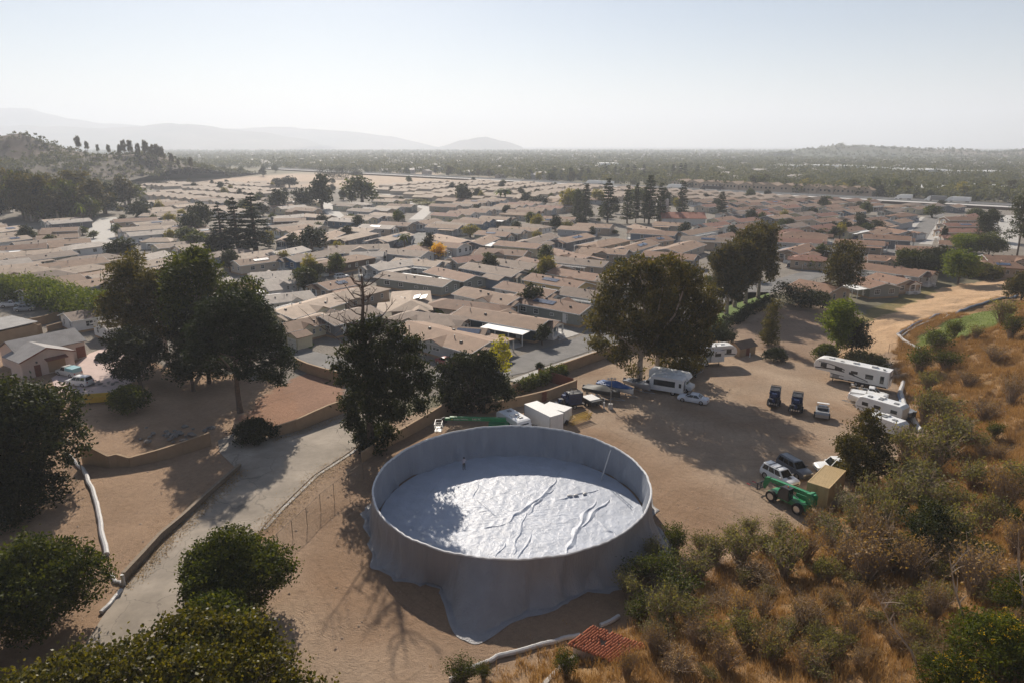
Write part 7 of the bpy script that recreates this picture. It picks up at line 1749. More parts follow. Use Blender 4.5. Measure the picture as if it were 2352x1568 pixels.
# dead topped tree behind the basin
b = G(852, 1032); B = blobs_from_pix(b[:2], [(825, 765, 30), (860, 745, 24), (905, 765, 30), (950, 790, 26), (800, 815, 30), (845, 810, 42), (895, 815, 40), (945, 840, 34), (975, 875, 26), (795, 865, 26), (840, 870, 46), (890, 880, 46), (935, 895, 34), (815, 920, 38), (865, 935, 44), (910, 945, 32), (815, 970, 28), (850, 990, 34), (965, 930, 22), (885, 985, 22), (985, 905, 14), (775, 840, 14), (835, 1010, 22), (868, 1018, 24), (850, 1030, 18), (890, 1000, 16)], b.y, .9, 7)
t = hero('tall dark tree with bare dead branches above its crown', b[:2], 19, 14, 'euc', 'l_oak', 8, 2300, 13, .55, .5, 'bark', .5, .8, .34, B, 12.0, nl=10)
def dead_top(t, base):
    rg = random.Random(12); mb = MB(); z0 = 12.0
    mb.tube([(0, 0, 8), (.15, .1, 14), (-.1, 0, 18), (.25, .1, 21.5), (.1, 0, 25)], [.45, .36, .26, .15, .05], 7)
    for i in range(26):
        z = rg.uniform(13.5, 23.5); a = rg.uniform(0, 6.28); L = rg.uniform(2.0, 6.5) * (1.15 - (z - 13) / 14); d = Vector((math.cos(a), math.sin(a), rg.uniform(.1, .7)))
        p0 = Vector((0, 0, z)); p1 = p0 + d * L * .45 + Vector((0, 0, rg.uniform(-.5, .2))); p2 = p0 + d * L + Vector((rg.uniform(-.5, .5), rg.uniform(-.5, .5), rg.uniform(.2, 1.3)))
        mb.tube([p0, p1, p2], [.12, .075, .025], 5)
        for _ in range(6):
            s = p1.lerp(p2, rg.uniform(0, .9)); e = s + Vector((rg.uniform(-1, 1), rg.uniform(-1, 1), rg.uniform(.0, 1.1))) * L * .33
            mb.tube([s, s.lerp(e, .5) + Vector((.05, 0, .08)), e], [.042, .03, .012], 4)
    mb.build('dead_branches', M['bark'], t, True)
dead_top(t, b)
b = G(1088, 946); B = blobs_from_pix(b[:2], [(1060, 840, 40), (1110, 835, 38), (1030, 880, 34), (1090, 885, 48), (1140, 880, 34), (1060, 925, 36), (1120, 925, 38), (1165, 900, 20), (1020, 915, 20), (1015, 845, 14)], b.y, .9, 9)
hero('dense dark rounded tree beside the travel trailer', b[:2], 10, 12, 'round', 'l_oak', 9, 1900, 12, .42, .4, 'bark', .35, 0, .55, B, 3)
hero('lime yellow sapling at the edge of the park street', G(1150, 876)[:2], 8.5, 5.0, 'euc', 'l_lime', 10, 170, 9, .42, .28, 'bark_pale', .12, 0, .6)
# umbrella pine and the trees behind it
b = G(552, 946); B = blobs_from_pix(b[:2], [(540, 700, 50), (490, 720, 45), (590, 725, 46), (455, 760, 34), (620, 770, 40), (530, 760, 60), (470, 800, 40), (575, 800, 46), (645, 815, 32), (500, 840, 36), (610, 850, 30), (445, 820, 26), (560, 850, 26), (660, 840, 22), (640, 870, 20)], b.y, .9, 11)
hero('broad dark umbrella pine with a bare leaning trunk', b[:2], 19, 17, 'pine', 'l_pine', 11, 2500, 14, .55, .42, 'bark', .42, 0, .3, B, 9.0, nl=12)
hero('olive brown eucalyptus behind the pine, left of the green topped one', (-73, 128), 20, 12, 'euc', 'l_euc', 13, 1100, 13, .62, .6, 'bark_pale', .4, .6, .4)
hero('tall green topped tree rising behind the umbrella pine', (-58, 122), 22, 14, 'euc', 'l_bush', 14, 1700, 13, .62, .62, 'bark_pale', .45, .3, .45)
hero('green tree close behind the crown of the umbrella pine', (-50, 124), 17.5, 10, 'round', 'l_bush', 15, 1100, 12, .58, .55, 'bark', .35, .2, .5)
hero('olive tree filling the gap behind the umbrella pine', (-66, 125), 18.5, 13, 'euc', 'l_euc', 130, 1200, 13, .6, .6, 'bark_pale', .4, .5, .42)
hero('dark tree merging with the umbrella pine on its left', (-53, 113), 15, 12, 'round', 'l_dark', 131, 1400, 12, .5, .5, 'bark', .35, .1, .5)
hero('dark leafy tree at the back of the pink patio', (-64, 111), 11, 11, 'round', 'l_dark', 16, 1200, 12, .46, .45, 'bark', .3, 0, .5)
hero('dark leafy tree in the shade below the umbrella pine', (-54, 109), 10, 9, 'round', 'l_dark', 17, 900, 12, .46, .45, 'bark', .3, 0, .5)
hero('dark rounded shrub beside the pink patio', G(298, 945)[:2], 5.2, 6.5, 'bush', 'l_bush', 18, 800, 12, .34, .28, 'bark', .12, 0, .5, name='shrub', cat='shrub')
hero('dark low shrub at the foot of the umbrella pine', G(585, 1010)[:2], 3.6, 6.8, 'bush', 'l_dark', 19, 800, 12, .32, .3, 'bark', .12, 0, .5, name='shrub', cat='shrub')
# left edge and foreground
hero('large dark oak at the left picture edge', (-58.5, 74), 14.5, 16, 'round', 'l_oak', 20, 3000, 13, .46, .5, 'bark', .5, 0, .5)
hero('low dark shrub under the large oak at the left edge', (-56, 69), 6.5, 11, 'bush', 'l_dark', 27, 1500, 13, .36, .4, 'bark', .2, 0, .5, name='shrub', cat='shrub')
hero('second dark oak joining the large one at the left edge', (-62, 67), 13, 15, 'round', 'l_dark', 21, 2000, 13, .46, .5, 'bark', .45, 0, .5)
hero('dense dark laurel shrub in the lower left corner', (-40.5, 50), 10.0, 11.5, 'bush', 'l_bush', 22, 3000, 14, .30, .34, 'bark', .25, 0, .5, name='shrub', cat='shrub')
hero('dark tree in the corner below the laurel shrub', (-44, 42), 8.5, 12, 'round', 'l_dark', 23, 1800, 12, .34, .4, 'bark', .3, 0, .5)
hero('dense rounded laurel shrub between the drive and the dirt', (-24.6, 52.6), 8.8, 10.6, 'bush', 'l_bush', 24, 3200, 15, .30, .34, 'bark', .25, 0, .5, name='shrub', cat='shrub')
hero('green shrub between the rounded laurel and the sycamore', (-23.5, 45.5), 7.6, 6.5, 'bush', 'l_bush', 25, 1100, 13, .30, .34, 'bark', .2, 0, .5, name='shrub', cat='shrub')
B = [(x, y, z + .7, a, b_, c) for x, y, z, a, b_, c in [(-2, 0, 7.6, 3.6, 2.6, 1.7), (2.2, -1, 7.9, 3.0, 2.6, 1.6), (5.2, .5, 7.0, 2.6, 2.4, 1.5), (-6, -.6, 7.0, 3.2, 2.6, 1.6), (-9.5, -1.2, 6.0, 3.0, 2.4, 1.5), (-12.5, -2, 5.4, 2.6, 2.2, 1.4), (0, 3.2, 7.8, 2.6, 1.6, 1.4), (7.8, -.5, 5.4, 2.0, 2.0, 1.4), (3.5, 3.2, 7.6, 2.0, 1.5, 1.2), (-4, -4, 5.6, 4, 2.5, 1.6), (3, -4, 5.6, 4, 2.5, 1.6), (-10, -4, 4.6, 3.6, 2.4, 1.5), (-15, -3, 5.0, 3, 2.4, 1.6), (9.0, -3, 5.0, 2.4, 2.4, 1.6)]]
hero('bronze green sycamore filling the lower left foreground', (-21.5, 35.5), 9.6, 22, 'round', 'l_syc', 26, 6000, 13, .25, .40, 'bark_pale', .4, 0, .8, B, 4.0)
# over the container and on the right
b = (43.5, 75.5); B = blobs_from_pix(b, [(1990, 985, 40), (1955, 1025, 38), (2020, 1020, 40), (1980, 1050, 44), (1945, 1075, 30), (2035, 1070, 36), (1990, 1105, 40), (1960, 1125, 26), (2030, 1125, 34), (2000, 955, 22)], b[1], .9, 15)
hero('olive green tree standing over the tan container', b, 11, 8, 'round', 'l_euc', 27, 1300, 12, .36, .34, 'bark', .2, .2, .45, B, 4.5)
for i, (x, y, tp, w) in enumerate([(1655, 716, 560, 10), (1687, 706, 545, 9), (1712, 698, 520, 10), (1741, 686, 512, 10), (1668, 722, 590, 8)]):
    g0 = G(x, y); h = at(x, tp, g0.y).z
    hero(['eucalyptus on the green verge, leftmost of the row', 'eucalyptus on the green verge, third of the row', 'tall eucalyptus on the green verge, fourth of the row', 'tall eucalyptus on the green verge nearest the white fence', 'short eucalyptus on the green verge, second of the row'][i], g0[:2], h, w, 'euc', 'l_euc', 40 + i, 900, 11, .68, .62, 'bark_pale', .48, .5, .42, group='row of eucalyptus on the verge')
g0 = G(1926, 692); hero('lone open eucalyptus with forked pale trunk before the brown roofs', g0[:2], 16, 13.5, 'euc', 'l_euc', 50, 900, 11, .62, .6, 'bark_pale', .35, .4, .42, fork=5.0)
g0 = G(1765, 792); hero('slender upright tree in the shaded yard', g0[:2], 9.5, 4.4, 'column', 'l_euc', 51, 420, 10, .45, .4, 'bark', .14, .3, .42)
g0 = G(1920, 815); hero('yellow green tree behind the striped fifth wheel', g0[:2], 11.5, 7.5, 'round', 'l_green', 52, 900, 11, .46, .45, 'bark', .2, .2, .45)
g0 = G(1955, 812); hero('dark green tree joined to the yellow green one behind the fifth wheel', g0[:2], 7.5, 8, 'round', 'l_oak', 53, 800, 11, .42, .42, 'bark', .2, 0, .5)
g0 = G(1895, 828); hero('rounded green shrub at the nose of the striped fifth wheel', g0[:2], 4.2, 5.0, 'bush', 'l_bush', 54, 420, 11, .36, .3, 'bark', .1, 0, .5, name='shrub', cat='shrub')
g0 = G(1985, 838); hero('long low green shrub behind the striped fifth wheel', g0[:2], 3.0, 9.0, 'bush', 'l_olive', 55, 500, 11, .36, .3, 'bark', .1, 0, .5, name='shrub', cat='shrub')
g0 = G(1780, 828); hero('dark clipped shrub by the sign wall of the lot', g0[:2], 3.0, 5.0, 'bush', 'l_dark', 56, 420, 11, .32, .26, 'bark', .1, 0, .5, name='shrub', cat='shrub')
g0 = G(1650, 790); hero('dark shrub in the shade behind the half hidden fifth wheel', g0[:2], 5.0, 8.0, 'bush', 'l_dark', 57, 500, 11, .4, .34, 'bark', .1, 0, .5, name='shrub', cat='shrub')
for i, (x, y, tp, wd, kind, lm) in enumerate([(2200, 652, 572, 13, 'round', 'l_green'), (2260, 640, 600, 10, 'bush', 'l_olive'), (2085, 625, 572, 10, 'round', 'l_bush'), (2130, 632, 585, 12, 'round', 'l_oak'), (2150, 622, 565, 14, 'round', 'l_dark'), (2215, 586, 535, 12, 'round', 'l_green'), (2270, 588, 532, 14, 'round', 'l_bush'), (2335, 592, 440, 12, 'euc', 'l_grey'), (2265, 552, 478, 11, 'round', 'l_oak'), (2310, 630, 600, 10, 'bush', 'l_dark')]):
    g0 = G(x, y); h = at(x, tp, g0.y).z
    hero(['bright light green tree above the bare tan bank', 'dry olive bush at the upper end of the tan bank', 'green tree between the brown roofs, below the reddish roofs', 'dark green tree left of the bright green tree', 'broad dark tree behind the bright green tree', 'green rounded tree in front of the reddish roofs', 'large green tree right of the reddish roofs', 'tall grey green tree at the right picture edge', 'dark tree beside the far right street', 'dark bush by the roofs at the right edge'][i], g0[:2], max(h, 4), wd, kind, lm, 60 + i, 800, 11, .6, .55, 'bark', .3, .1, .5)
# hedge by the neighbouring yard
def hedge(pix, w, h, leafm, label, leaf=.5, dens=26, name='hedge'):
    P = [G(*p) for p in pix]; B = []; c0 = P[0]; rg = random.Random(len(pix) + int(h * 10))
    for a, b_ in zip(P[:-1], P[1:]):
        L = (b_ - a).length; n = max(2, int(L / (w * .55)))
        for k in range(n):
            q = a.lerp(b_, (k + .5) / n) - c0; B.append((q.x + rg.uniform(-.3, .3), q.y + rg.uniform(-.3, .3), h * .52 + rg.uniform(-.2, .2), w * .55, w * .6, h * .5 * rg.uniform(.85, 1.1)))
    t = empty(name, c0); tag(t, label, 'hedge'); link('crown', crown_mesh('crown', B, len(B) * dens, 10, w * .09 + .1, leaf, leafm, 3 + len(B), .5), t)
hedge([(-20, 690), (60, 688), (120, 705), (180, 722), (235, 738), (258, 742)], 8.0, 6.5, 'l_green', 'tall bright green hedge along the neighbouring yard', .6, 260)
hedge([(1645, 768), (1690, 742), (1735, 715), (1770, 694)], 2.6, 2.4, 'l_dark', 'dark hedge below the mown verge', .4, 40)
hedge([(1790, 690), (1840, 705), (1885, 712)], 6.0, 5.0, 'l_dark', 'broad dark hedge in front of the brown roofed house', .5, 110)
hedge([(1195, 905), (1240, 885), (1290, 862)], 1.8, 2.4, 'l_bush', 'creeper hedge growing over the perimeter wall', .35, 60)
hedge([(1830, 612), (1880, 622)], 4.0, 3.6, 'l_green', 'green hedge behind the white board fence', .5, 70)
hedge([(740, 395 + 18), (800, 410)], 20, 14, 'l_dark', 'dark row of trees at the edge of the graded field', 1.4, 90)
for i, (x, y, s_) in enumerate([(1268, 861, .95), (1295, 862, .8), (1402, 828, .7), (1240, 845, .7)]):
    g0 = G(x, y); hero(['round clipped bush on the sidewalk, nearest the creeper hedge', 'low clipped bush behind the perimeter wall', 'small round clipped bush farther up the sidewalk', 'small round bush at the kerb of the park street'][i], g0[:2], 1.9 * s_, 2.4 * s_, 'bush', 'l_oak', 80 + i, 170, 9, .24, .14, 'bark', .06, 0, .5, name='clipped_bush', cat='bush', group='clipped bushes by the sidewalk')

# ---------------------------------------------------------------- prototypes for the many trees further off
PR = {}
def mkproto(key, kind, leafm, h, w, n, ncl, per, leaf, spread, seed0, bark='bark', hang=0., fork=None):
    L = []
    for k in range(n):
        B = gen_blobs(kind, h, w, seed0 + k)
        L.append([('trunk', trunk_mesh('trunk', h, w * .035 + .08, B, bark, seed0 + k, .03, fork, 6)), ('crown', crown_mesh('crown', B, ncl, per, spread, leaf, leafm, seed0 + k, .55, hang))])
    PR[key] = (L, h, w)
mkproto('round', 'round', 'l_oak', 9, 9, 3, 260, 9, .75, .55, 100)
mkproto('dark', 'round', 'l_dark', 9, 8, 2, 260, 9, .75, .55, 110)
mkproto('green', 'round', 'l_bush', 8, 7.5, 2, 240, 9, .7, .5, 120)
mkproto('olive', 'bush', 'l_olive', 4, 7, 2, 200, 9, .6, .45, 130)
mkproto('yellow', 'round', 'l_yel', 8, 6, 2, 200, 9, .65, .45, 140)
mkproto('euc', 'euc', 'l_euc', 18, 12, 4, 420, 10, 1.0, .8, 150, 'bark_pale', .4)
mkproto('small', 'bush', 'l_bush', 3.2, 4.5, 3, 130, 9, .5, .35, 160)
mkproto('col', 'column', 'l_oak', 7, 1.6, 1, 120, 8, .5, .2, 170)
PR['cedar'] = ([[('trunk', pole_mesh('trunk', 22, .55, 'bark')), ('crown', cone_mesh('crown', 22, 13, 'l_cedar', 200 + k, 19, 13, .7, .12, .15, .75, .12))] for k in range(3)], 22, 13)
PR['casua'] = ([[('trunk', pole_mesh('trunk', 21, .4, 'bark')), ('crown', cone_mesh('crown', 21, 9, 'l_grey', 210 + k, 26, 7, .8, -.05, .2, .45, .12))] for k in range(4)], 21, 9)
PR['farcon'] = ([[('trunk', pole_mesh('trunk', 16, .3, 'bark')), ('crown', cone_mesh('crown', 16, 7, 'l_cedar', 220 + k, 15, 4, 1.0, .05, .2, .6, .08))] for k in range(2)], 16, 7)
def palm_parts(h, seed):
    rg = random.Random(seed); mb = MB()
    for k in range(26):
        a = k * 2.4; el = rg.uniform(-.5, 1.2); L = 2.6; pts = []; d = Vector((math.cos(a), math.sin(a), 0))
        for s in range(6): u = s / 5; pts.append(Vector((0, 0, h)) + d * (L * u * math.cos(el * .6)) + Vector((0, 0, L * (math.sin(el) * u - .75 * u * u))))
        sd = Vector((-d.y, d.x, 0))
        for s in range(5):
            w0, w1 = .42 * math.sin(math.pi * (s + .3) / 5.6), .42 * math.sin(math.pi * (s + 1.3) / 5.6)
            for e in (-1, 1): mb.add([pts[s], pts[s + 1], pts[s + 1] + sd * e * w1 - Vector((0, 0, .18)), pts[s] + sd * e * w0 - Vector((0, 0, .18))], [(0, 1, 2, 3)])
    me = mb.mesh('fronds', M['l_green']); a_ = me.attributes.new('tint', 'FLOAT', 'POINT')
    for i in range(len(a_.data)): a_.data[i].value = ((i // 8) * .37) % 1
    return [('trunk', MB().tube([(0, 0, -.2), (.1, 0, h * .5), (0, 0, h)], [.28, .2, .17], 7).mesh('trunk', M['bark'], True)), ('fronds', me)]
PR['palm'] = ([palm_parts(7, 1), palm_parts(7, 2)], 7, 5)
PLANTED = []
def plant(key, x, y, h, w=None, seed=0, label=None, group=None, cat='tree', name=None, wscale=None):
    L, ph, pw = PR[key]; parts = L[seed % len(L)]; s = h / ph; sw = (w / pw) if w else s
    nm = name or {'palm': 'palm_tree', 'cedar': 'cedar_tree', 'casua': 'conifer_tree', 'farcon': 'conifer_tree', 'euc': 'eucalyptus_tree', 'col': 'cypress_tree', 'small': 'garden_shrub', 'olive': 'garden_shrub'}.get(key, 'garden_tree')
    t = thing_tree(label, (x, y, hz1(x, y)), parts, (seed * 2.399) % 6.28, (sw, sw, s), group, nm, cat); return t
def plant_px(key, px, py, top, wpx=None, seed=0, label=None, group=None, cat='tree'):
    g0 = G(px, py); h = max(1.5, at(px, top, g0.y).z); w = wpx / F * (g0.y * _c + 38 * _s) if wpx else None
    return plant(key, g0.x, g0.y, h, w, seed, label, group, cat)
for i, (x, y, tp, w) in enumerate([(512, 582, 462, 80), (548, 582, 450, 92), (588, 580, 440, 118)]):
    plant_px('cedar', x, y, tp, w, i, ['dark cedar, shortest and leftmost of the three', 'dark cedar in the middle of the three', 'dark cedar, tallest of the three'][i], 'three cedars')
CON = [(1345, 505, 420, 40), (1395, 512, 408, 42), (1440, 514, 425, 34), (1460, 512, 420, 22), (1490, 515, 400, 46), (1515, 514, 420, 36), (1565, 505, 415, 36), (1655, 500, 440, 34), (1325, 508, 455, 36), (1525, 508, 430, 30), (1480, 512, 428, 28)]
for i, (x, y, tp, w) in enumerate(sorted(CON)): plant_px('casua', x, y, tp, w, i, f'tall grey green conifer by the clubhouse, {ordn(i)} from left', 'conifers round the clubhouse')
MIDT = [('gold', 1007, 598, 555, 40), ('yellow', 967, 588, 558, 28), ('dark', 985, 590, 535, 30), ('green', 1125, 610, 580, 40), ('green', 1200, 595, 572, 26), ('dark', 718, 582, 522, 72), ('green', 700, 668, 610, 62), ('green', 730, 535, 510, 26), ('olive', 1090, 538, 520, 36), ('yellow', 1080, 545, 515, 40), ('green', 1175, 548, 525, 28), ('dark', 1150, 540, 520, 22), ('palm', 930, 575, 540, 34), ('dark', 1275, 530, 495, 32), ('olive', 1300, 530, 505, 40), ('palm', 1150, 465, 438, 36), ('palm', 1160, 466, 436, 34), ('dark', 1065, 468, 422, 44), ('dark', 990, 440, 430, 20),
        ('green', 832, 468, 405, 84), ('dark', 740, 480, 402, 66), ('dark', 640, 485, 435, 52), ('dark', 700, 478, 432, 54), ('dark', 665, 432, 405, 40), ('dark', 640, 430, 410, 36), ('round', 820, 408, 390, 36), ('yellow', 1375, 470, 432, 34), ('dark', 1240, 475, 450, 50), ('yellow', 1305, 485, 430, 40), ('green', 1330, 490, 435, 44), ('green', 1465, 470, 430, 60), ('round', 285, 600, 545, 70), ('dark', 262, 605, 560, 50), ('green', 450, 575, 530, 62), ('round', 440, 540, 485, 60), ('dark', 465, 530, 465, 55), ('green', 430, 555, 520, 60), ('dark', 60, 560, 518, 40), ('green', 75, 556, 530, 30), ('green', 115, 566, 540, 34), ('green', 190, 540, 520, 30), ('green', 215, 548, 530, 26), ('round', 320, 500, 460, 60), ('green', 210, 505, 450, 60), ('dark', 240, 490, 420, 60), ('dark', 205, 480, 418, 50), ('round', 1060, 425 + 12, 422, 24), ('round', 1110, 448, 434, 26),
        ('green', 1900, 470, 450, 26), ('dark', 1865, 500, 478, 24), ('dark', 1975, 515, 488, 34), ('green', 1985, 540, 512, 36), ('green', 1890, 545, 525, 44), ('green', 1940, 535, 516, 28), ('green', 2140, 500, 470, 44), ('dark', 2160, 475, 460, 22), ('green', 2240, 500, 478, 40), ('dark', 2165, 560, 520, 16), ('green', 1745, 598, 560, 40), ('green', 1690, 600, 570, 30), ('small', 1100, 690, 685, 40), ('palm', 1135, 715, 690, 36), ('palm', 1010, 735, 708, 44), ('dark', 1245, 792, 745, 44), ('green', 830, 660, 655, 20), ('small', 1090, 660, 654, 30), ('small', 905, 640, 634, 30), ('dark', 960, 660, 640, 60), ('dark', 1005, 655, 638, 30), ('small', 780, 605, 597, 24), ('green', 792, 578, 568, 30), ('col', 327, 516, 502, 6), ('col', 334, 516, 502, 6), ('col', 341, 516, 502, 6), ('col', 348, 516, 502, 6), ('col', 355, 516, 502, 6), ('palm', 190, 515, 470, 22), ('small', 20, 632, 620, 30), ('small', 60, 640, 622, 36), ('dark', 5, 610, 595, 30), ('green', 775, 575, 560, 18), ('small', 560, 500, 492, 30), ('dark', 1440, 600, 590, 20), ('olive', 985, 470, 462, 70), ('olive', 960, 465, 455, 50), ('small', 905, 470, 460, 20), ('green', 545, 540, 520, 30)]
mkproto('gold', 'round', 'l_gold', 6.5, 5, 1, 260, 9, .42, .3, 180)
KW = {'gold': 'golden autumn tree', 'yellow': 'yellow green tree', 'dark': 'dark dense tree', 'green': 'green leafy tree', 'round': 'dark green rounded tree', 'palm': 'palm tree', 'olive': 'grey green bush', 'small': 'small garden bush', 'col': 'narrow cypress', 'euc': 'tall eucalyptus'}
def rank_label(items, where):
    """labels that count each kind from left to right"""
    by = {}
    for it in items: by.setdefault(it[0], []).append(it)
    out = {}
    for k, L in by.items():
        for i, it in enumerate(sorted(L, key=lambda q: q[1])): out[id(it)] = (f'{KW[k]} {where}' if len(L) == 1 else f'{KW[k]} {where}, {ordn(i)} of its kind from left')
    return out
lab = rank_label(MIDT, 'among the homes')
for i, it in enumerate(MIDT): plant_px(it[0], it[1], it[2], it[3], it[4], i, lab[id(it)], None if it[0] == 'gold' else 'garden trees among the homes', 'bush' if it[0] in ('small', 'olive') else 'tree')
# more garden planting between the homes
rgt = random.Random(404); extra = []
while len(extra) < 215:
    y = 150 + 620 * rgt.random() ** 1.1; x = rgt.uniform(-.62, .55) * y
    if not inpoly(np.array([x]), np.array([y]), PARKHOME)[0]: continue
    p = Vector((x, y))
    if any((Vector((h[0].x, h[0].y)) - p).length < 6.5 for h in HOMES if abs(h[0].y - y) < 12) or any(dist_poly(p, s) < 6 for s in STREETS): continue
    sx, sy = proj((x, y, 2))
    if (780 < sx < 930 and sy > 540) or (935 < sx < 1085 and 540 < sy < 625): continue
    extra.append((rgt.choice(['small', 'dark', 'green', 'dark', 'small', 'olive', 'round', 'yellow', 'round']), sx, x, y))
lab = rank_label([(k + '', sx, x, y) for k, sx, x, y in extra], 'in a garden') if 0 else None
by = {}
for e in extra: by.setdefault(e[0], []).append(e)
for k, L in by.items():
    for i, e in enumerate(sorted(L, key=lambda q: q[1])):
        plant(k, e[2], e[3], rgt.uniform(2.0, 3.6) if k in ('small', 'olive') else rgt.uniform(4.5, 8.5), None, i, f'{KW[k]} squeezed between two homes, {ordn(i)} such from left', 'plants squeezed between homes', 'bush' if k in ('small', 'olive') else 'tree')
# eucalyptus wood on the left below the hillside
W_ = []
for i in range(34):
    px = rgt.uniform(-20, 300); py = 512 - 26 * rgt.random() - max(0, px - 150) * .1; W_.append((px, py, py - rgt.uniform(80, 122) * (1 - max(0, px - 60) / 520)))
for i, (px, py, tp) in enumerate(sorted(W_)): plant_px('euc' if i % 3 else ('green' if i % 2 else 'dark'), px, py, tp, rgt.uniform(55, 85), i, f'tall tree of the wood below the dry hillside, {ordn(i)} from left', 'wood below the dry hillside')
for i in range(16):
    px = sorted([275, 285, 300, 318, 335, 345, 352, 362, 372, 395, 410, 440, 250, 225, 200, 180])[i]; yb = np.interp(px, [150, 260, 345, 380, 420], [335, 349, 352, 366, 382]); p = at(px, yb + 3, 770); h = rgt.uniform(8, 17)
    L, ph, pw = PR['euc']; thing_tree(f'feathery eucalyptus on the hillside skyline, {ordn(i)} from left', (p.x, p.y, max(0, p.z - 2)), L[i % 4], i, (h / 26, h / 26, h / 18), 'trees on the hillside skyline', 'eucalyptus_tree', 'tree')
# conifers and trees beyond the freeway that stand out
FC = [(1218 + 0, 412, 388), (1310, 418, 383), (1335, 416, 380), (1352, 416, 384), (1390, 416, 376), (1412, 416, 380), (1425, 416, 384), (1440, 414, 376), (1456, 415, 378), (1478, 414, 376), (1545, 416, 376), (1562, 415, 374), (1572, 416, 374), (1290, 414, 388), (1498, 416, 388), (1600, 416, 378)]
for i, (x, y, tp) in enumerate(sorted(FC)): plant_px('farcon', x, y, tp, 22, i, f'dark pointed conifer beyond the freeway, {ordn(i)} from left', 'conifers beyond the freeway')
FR = []
for i in range(70):
    px = rgt.uniform(300, 2350); yy = (440 if px > 1700 else 420 if px > 1150 else 408) + rgt.uniform(-14, 3) + max(0, px - 1700) * .045; FR.append((rgt.choice(['round', 'dark', 'green', 'euc', 'yellow', 'green']), px, yy, yy - rgt.uniform(16, 30)))
lab = rank_label(FR, 'beyond the freeway')
for i, it in enumerate(FR):
    g0 = G(it[1], it[2])
    if dist_poly((g0.x, g0.y), FWY) < 22: g0 = g0 + Vector((18, 28, 0))
    plant(it[0], g0.x, g0.y, rgt.uniform(8, 14), None, i, lab[id(it)], 'trees beyond the freeway')
# ---------------------------------------------------------------- the far wood and town: one mass
def far_wood():
    rg = np.random.RandomState(55); Vs, Fs, Ts = [], [], []; off = 0
    for y0, y1, n, q, s in ((440, 900, 2100, 52, 2.0), (900, 1400, 4200, 32, 2.7), (1400, 2200, 6200, 18, 3.8), (2200, 3600, 8000, 8, 6.0), (3600, 5600, 6000, 5, 9.0)):
        Y = rg.uniform(y0, y1, n * 3); X = rg.uniform(-.85, .95, n * 3) * Y
        # beyond the freeway only, thinner over the graded field and far left park
        fx = np.interp(X, [-420, -28, 186, 332, 520], [1225, 828, 600, 452, 262]); ok = (Y > fx + 45) & ~inpoly(X, Y, FIELD) & ((X > -450) | (Y > 950)) & (nz(X, Y, 260, 3, 3) > -.55)
        X, Y = X[ok][:n], Y[ok][:n]; m = len(X); h = rg.uniform(6, 13, m) * (1 + .45 * (rg.uniform(0, 1, m) > .92)); w = h * rg.uniform(.40, .68, m)
        d = rnd_dirs(m * q, rg); r = rg.uniform(.55, 1, (m * q, 1)); hh, ww = np.repeat(h, q), np.repeat(w, q)
        C = np.c_[np.repeat(X, q), np.repeat(Y, q), hh * .52] + d * r * np.c_[ww, ww, hh * .46]
        tn = np.clip(np.repeat(rg.uniform(0, 1, m), q) * .7 + rg.uniform(0, .3, m * q), 0, 1)
        V, Fq, t4 = leaf_quads(C, s, rg, .8, 0, 0, tn); Vs.append(V); Fs.append(Fq + off); Ts.append(t4); off += len(V)
    me = np_mesh('distant_wood', np.concatenate(Vs), np.concatenate(Fs), M['l_far'], 4, {'tint': np.concatenate(Ts)})
    tag(link('distant_wood', me), 'far off mass of trees covering the valley floor', 'wood', kind='stuff')
M['l_far'] = leaf_mat('distant_leaf_hazed', (.045, .055, .032), (.14, .14, .075), .25, .7, .1)  # lighter than nearer foliage: distance haze put into the leaf colour
far_wood()
def scrub(src, n, h0, h1, q, leaf, seed, label, nm):
    me = bpy.data.objects[src].data; co = np.empty(len(me.vertices) * 3, np.float32); me.vertices.foreach_get('co', co); co = co.reshape(-1, 3)
    rg = np.random.RandomState(seed); co = co[co[:, 2] > 1.5]; i = rg.choice(len(co), n); P = co[i] + np.c_[rg.normal(0, 6, (n, 2)), np.full(n, -.6)]
    keep = nz(P[:, 0], P[:, 1], 90, 2, 3) > rg.uniform(-.9, .6, n); P = P[keep]; m = len(P); h = rg.uniform(h0, h1, m)
    d = rnd_dirs(m * q, rg); d[:, 2] = np.abs(d[:, 2]); hh = np.repeat(h, q); C = np.repeat(P, q, 0) + d * rg.uniform(.4, 1, (m * q, 1)) * np.c_[hh * .75, hh * .75, hh]
    V, Fq, t4 = leaf_quads(C, leaf, rg, .8, 0, 0, np.clip(np.repeat(rg.uniform(0, 1, m), q) * .6 + rg.uniform(0, .3, m * q), 0, 1))
    tag(link(nm, np_mesh(nm, V, Fq, M['l_far'], 4, {'tint': t4})), label, 'scrub', kind='stuff')
scrub('hillside', 9000, 1.5, 5.5, 14, 1.9, 5, 'dark scrub scattered over the dry hillside', 'hillside_scrub')
scrub('hill.002', 2600, 5, 11, 12, 4.0, 6, 'trees covering the low hill beyond the warehouses', 'hill_wood')
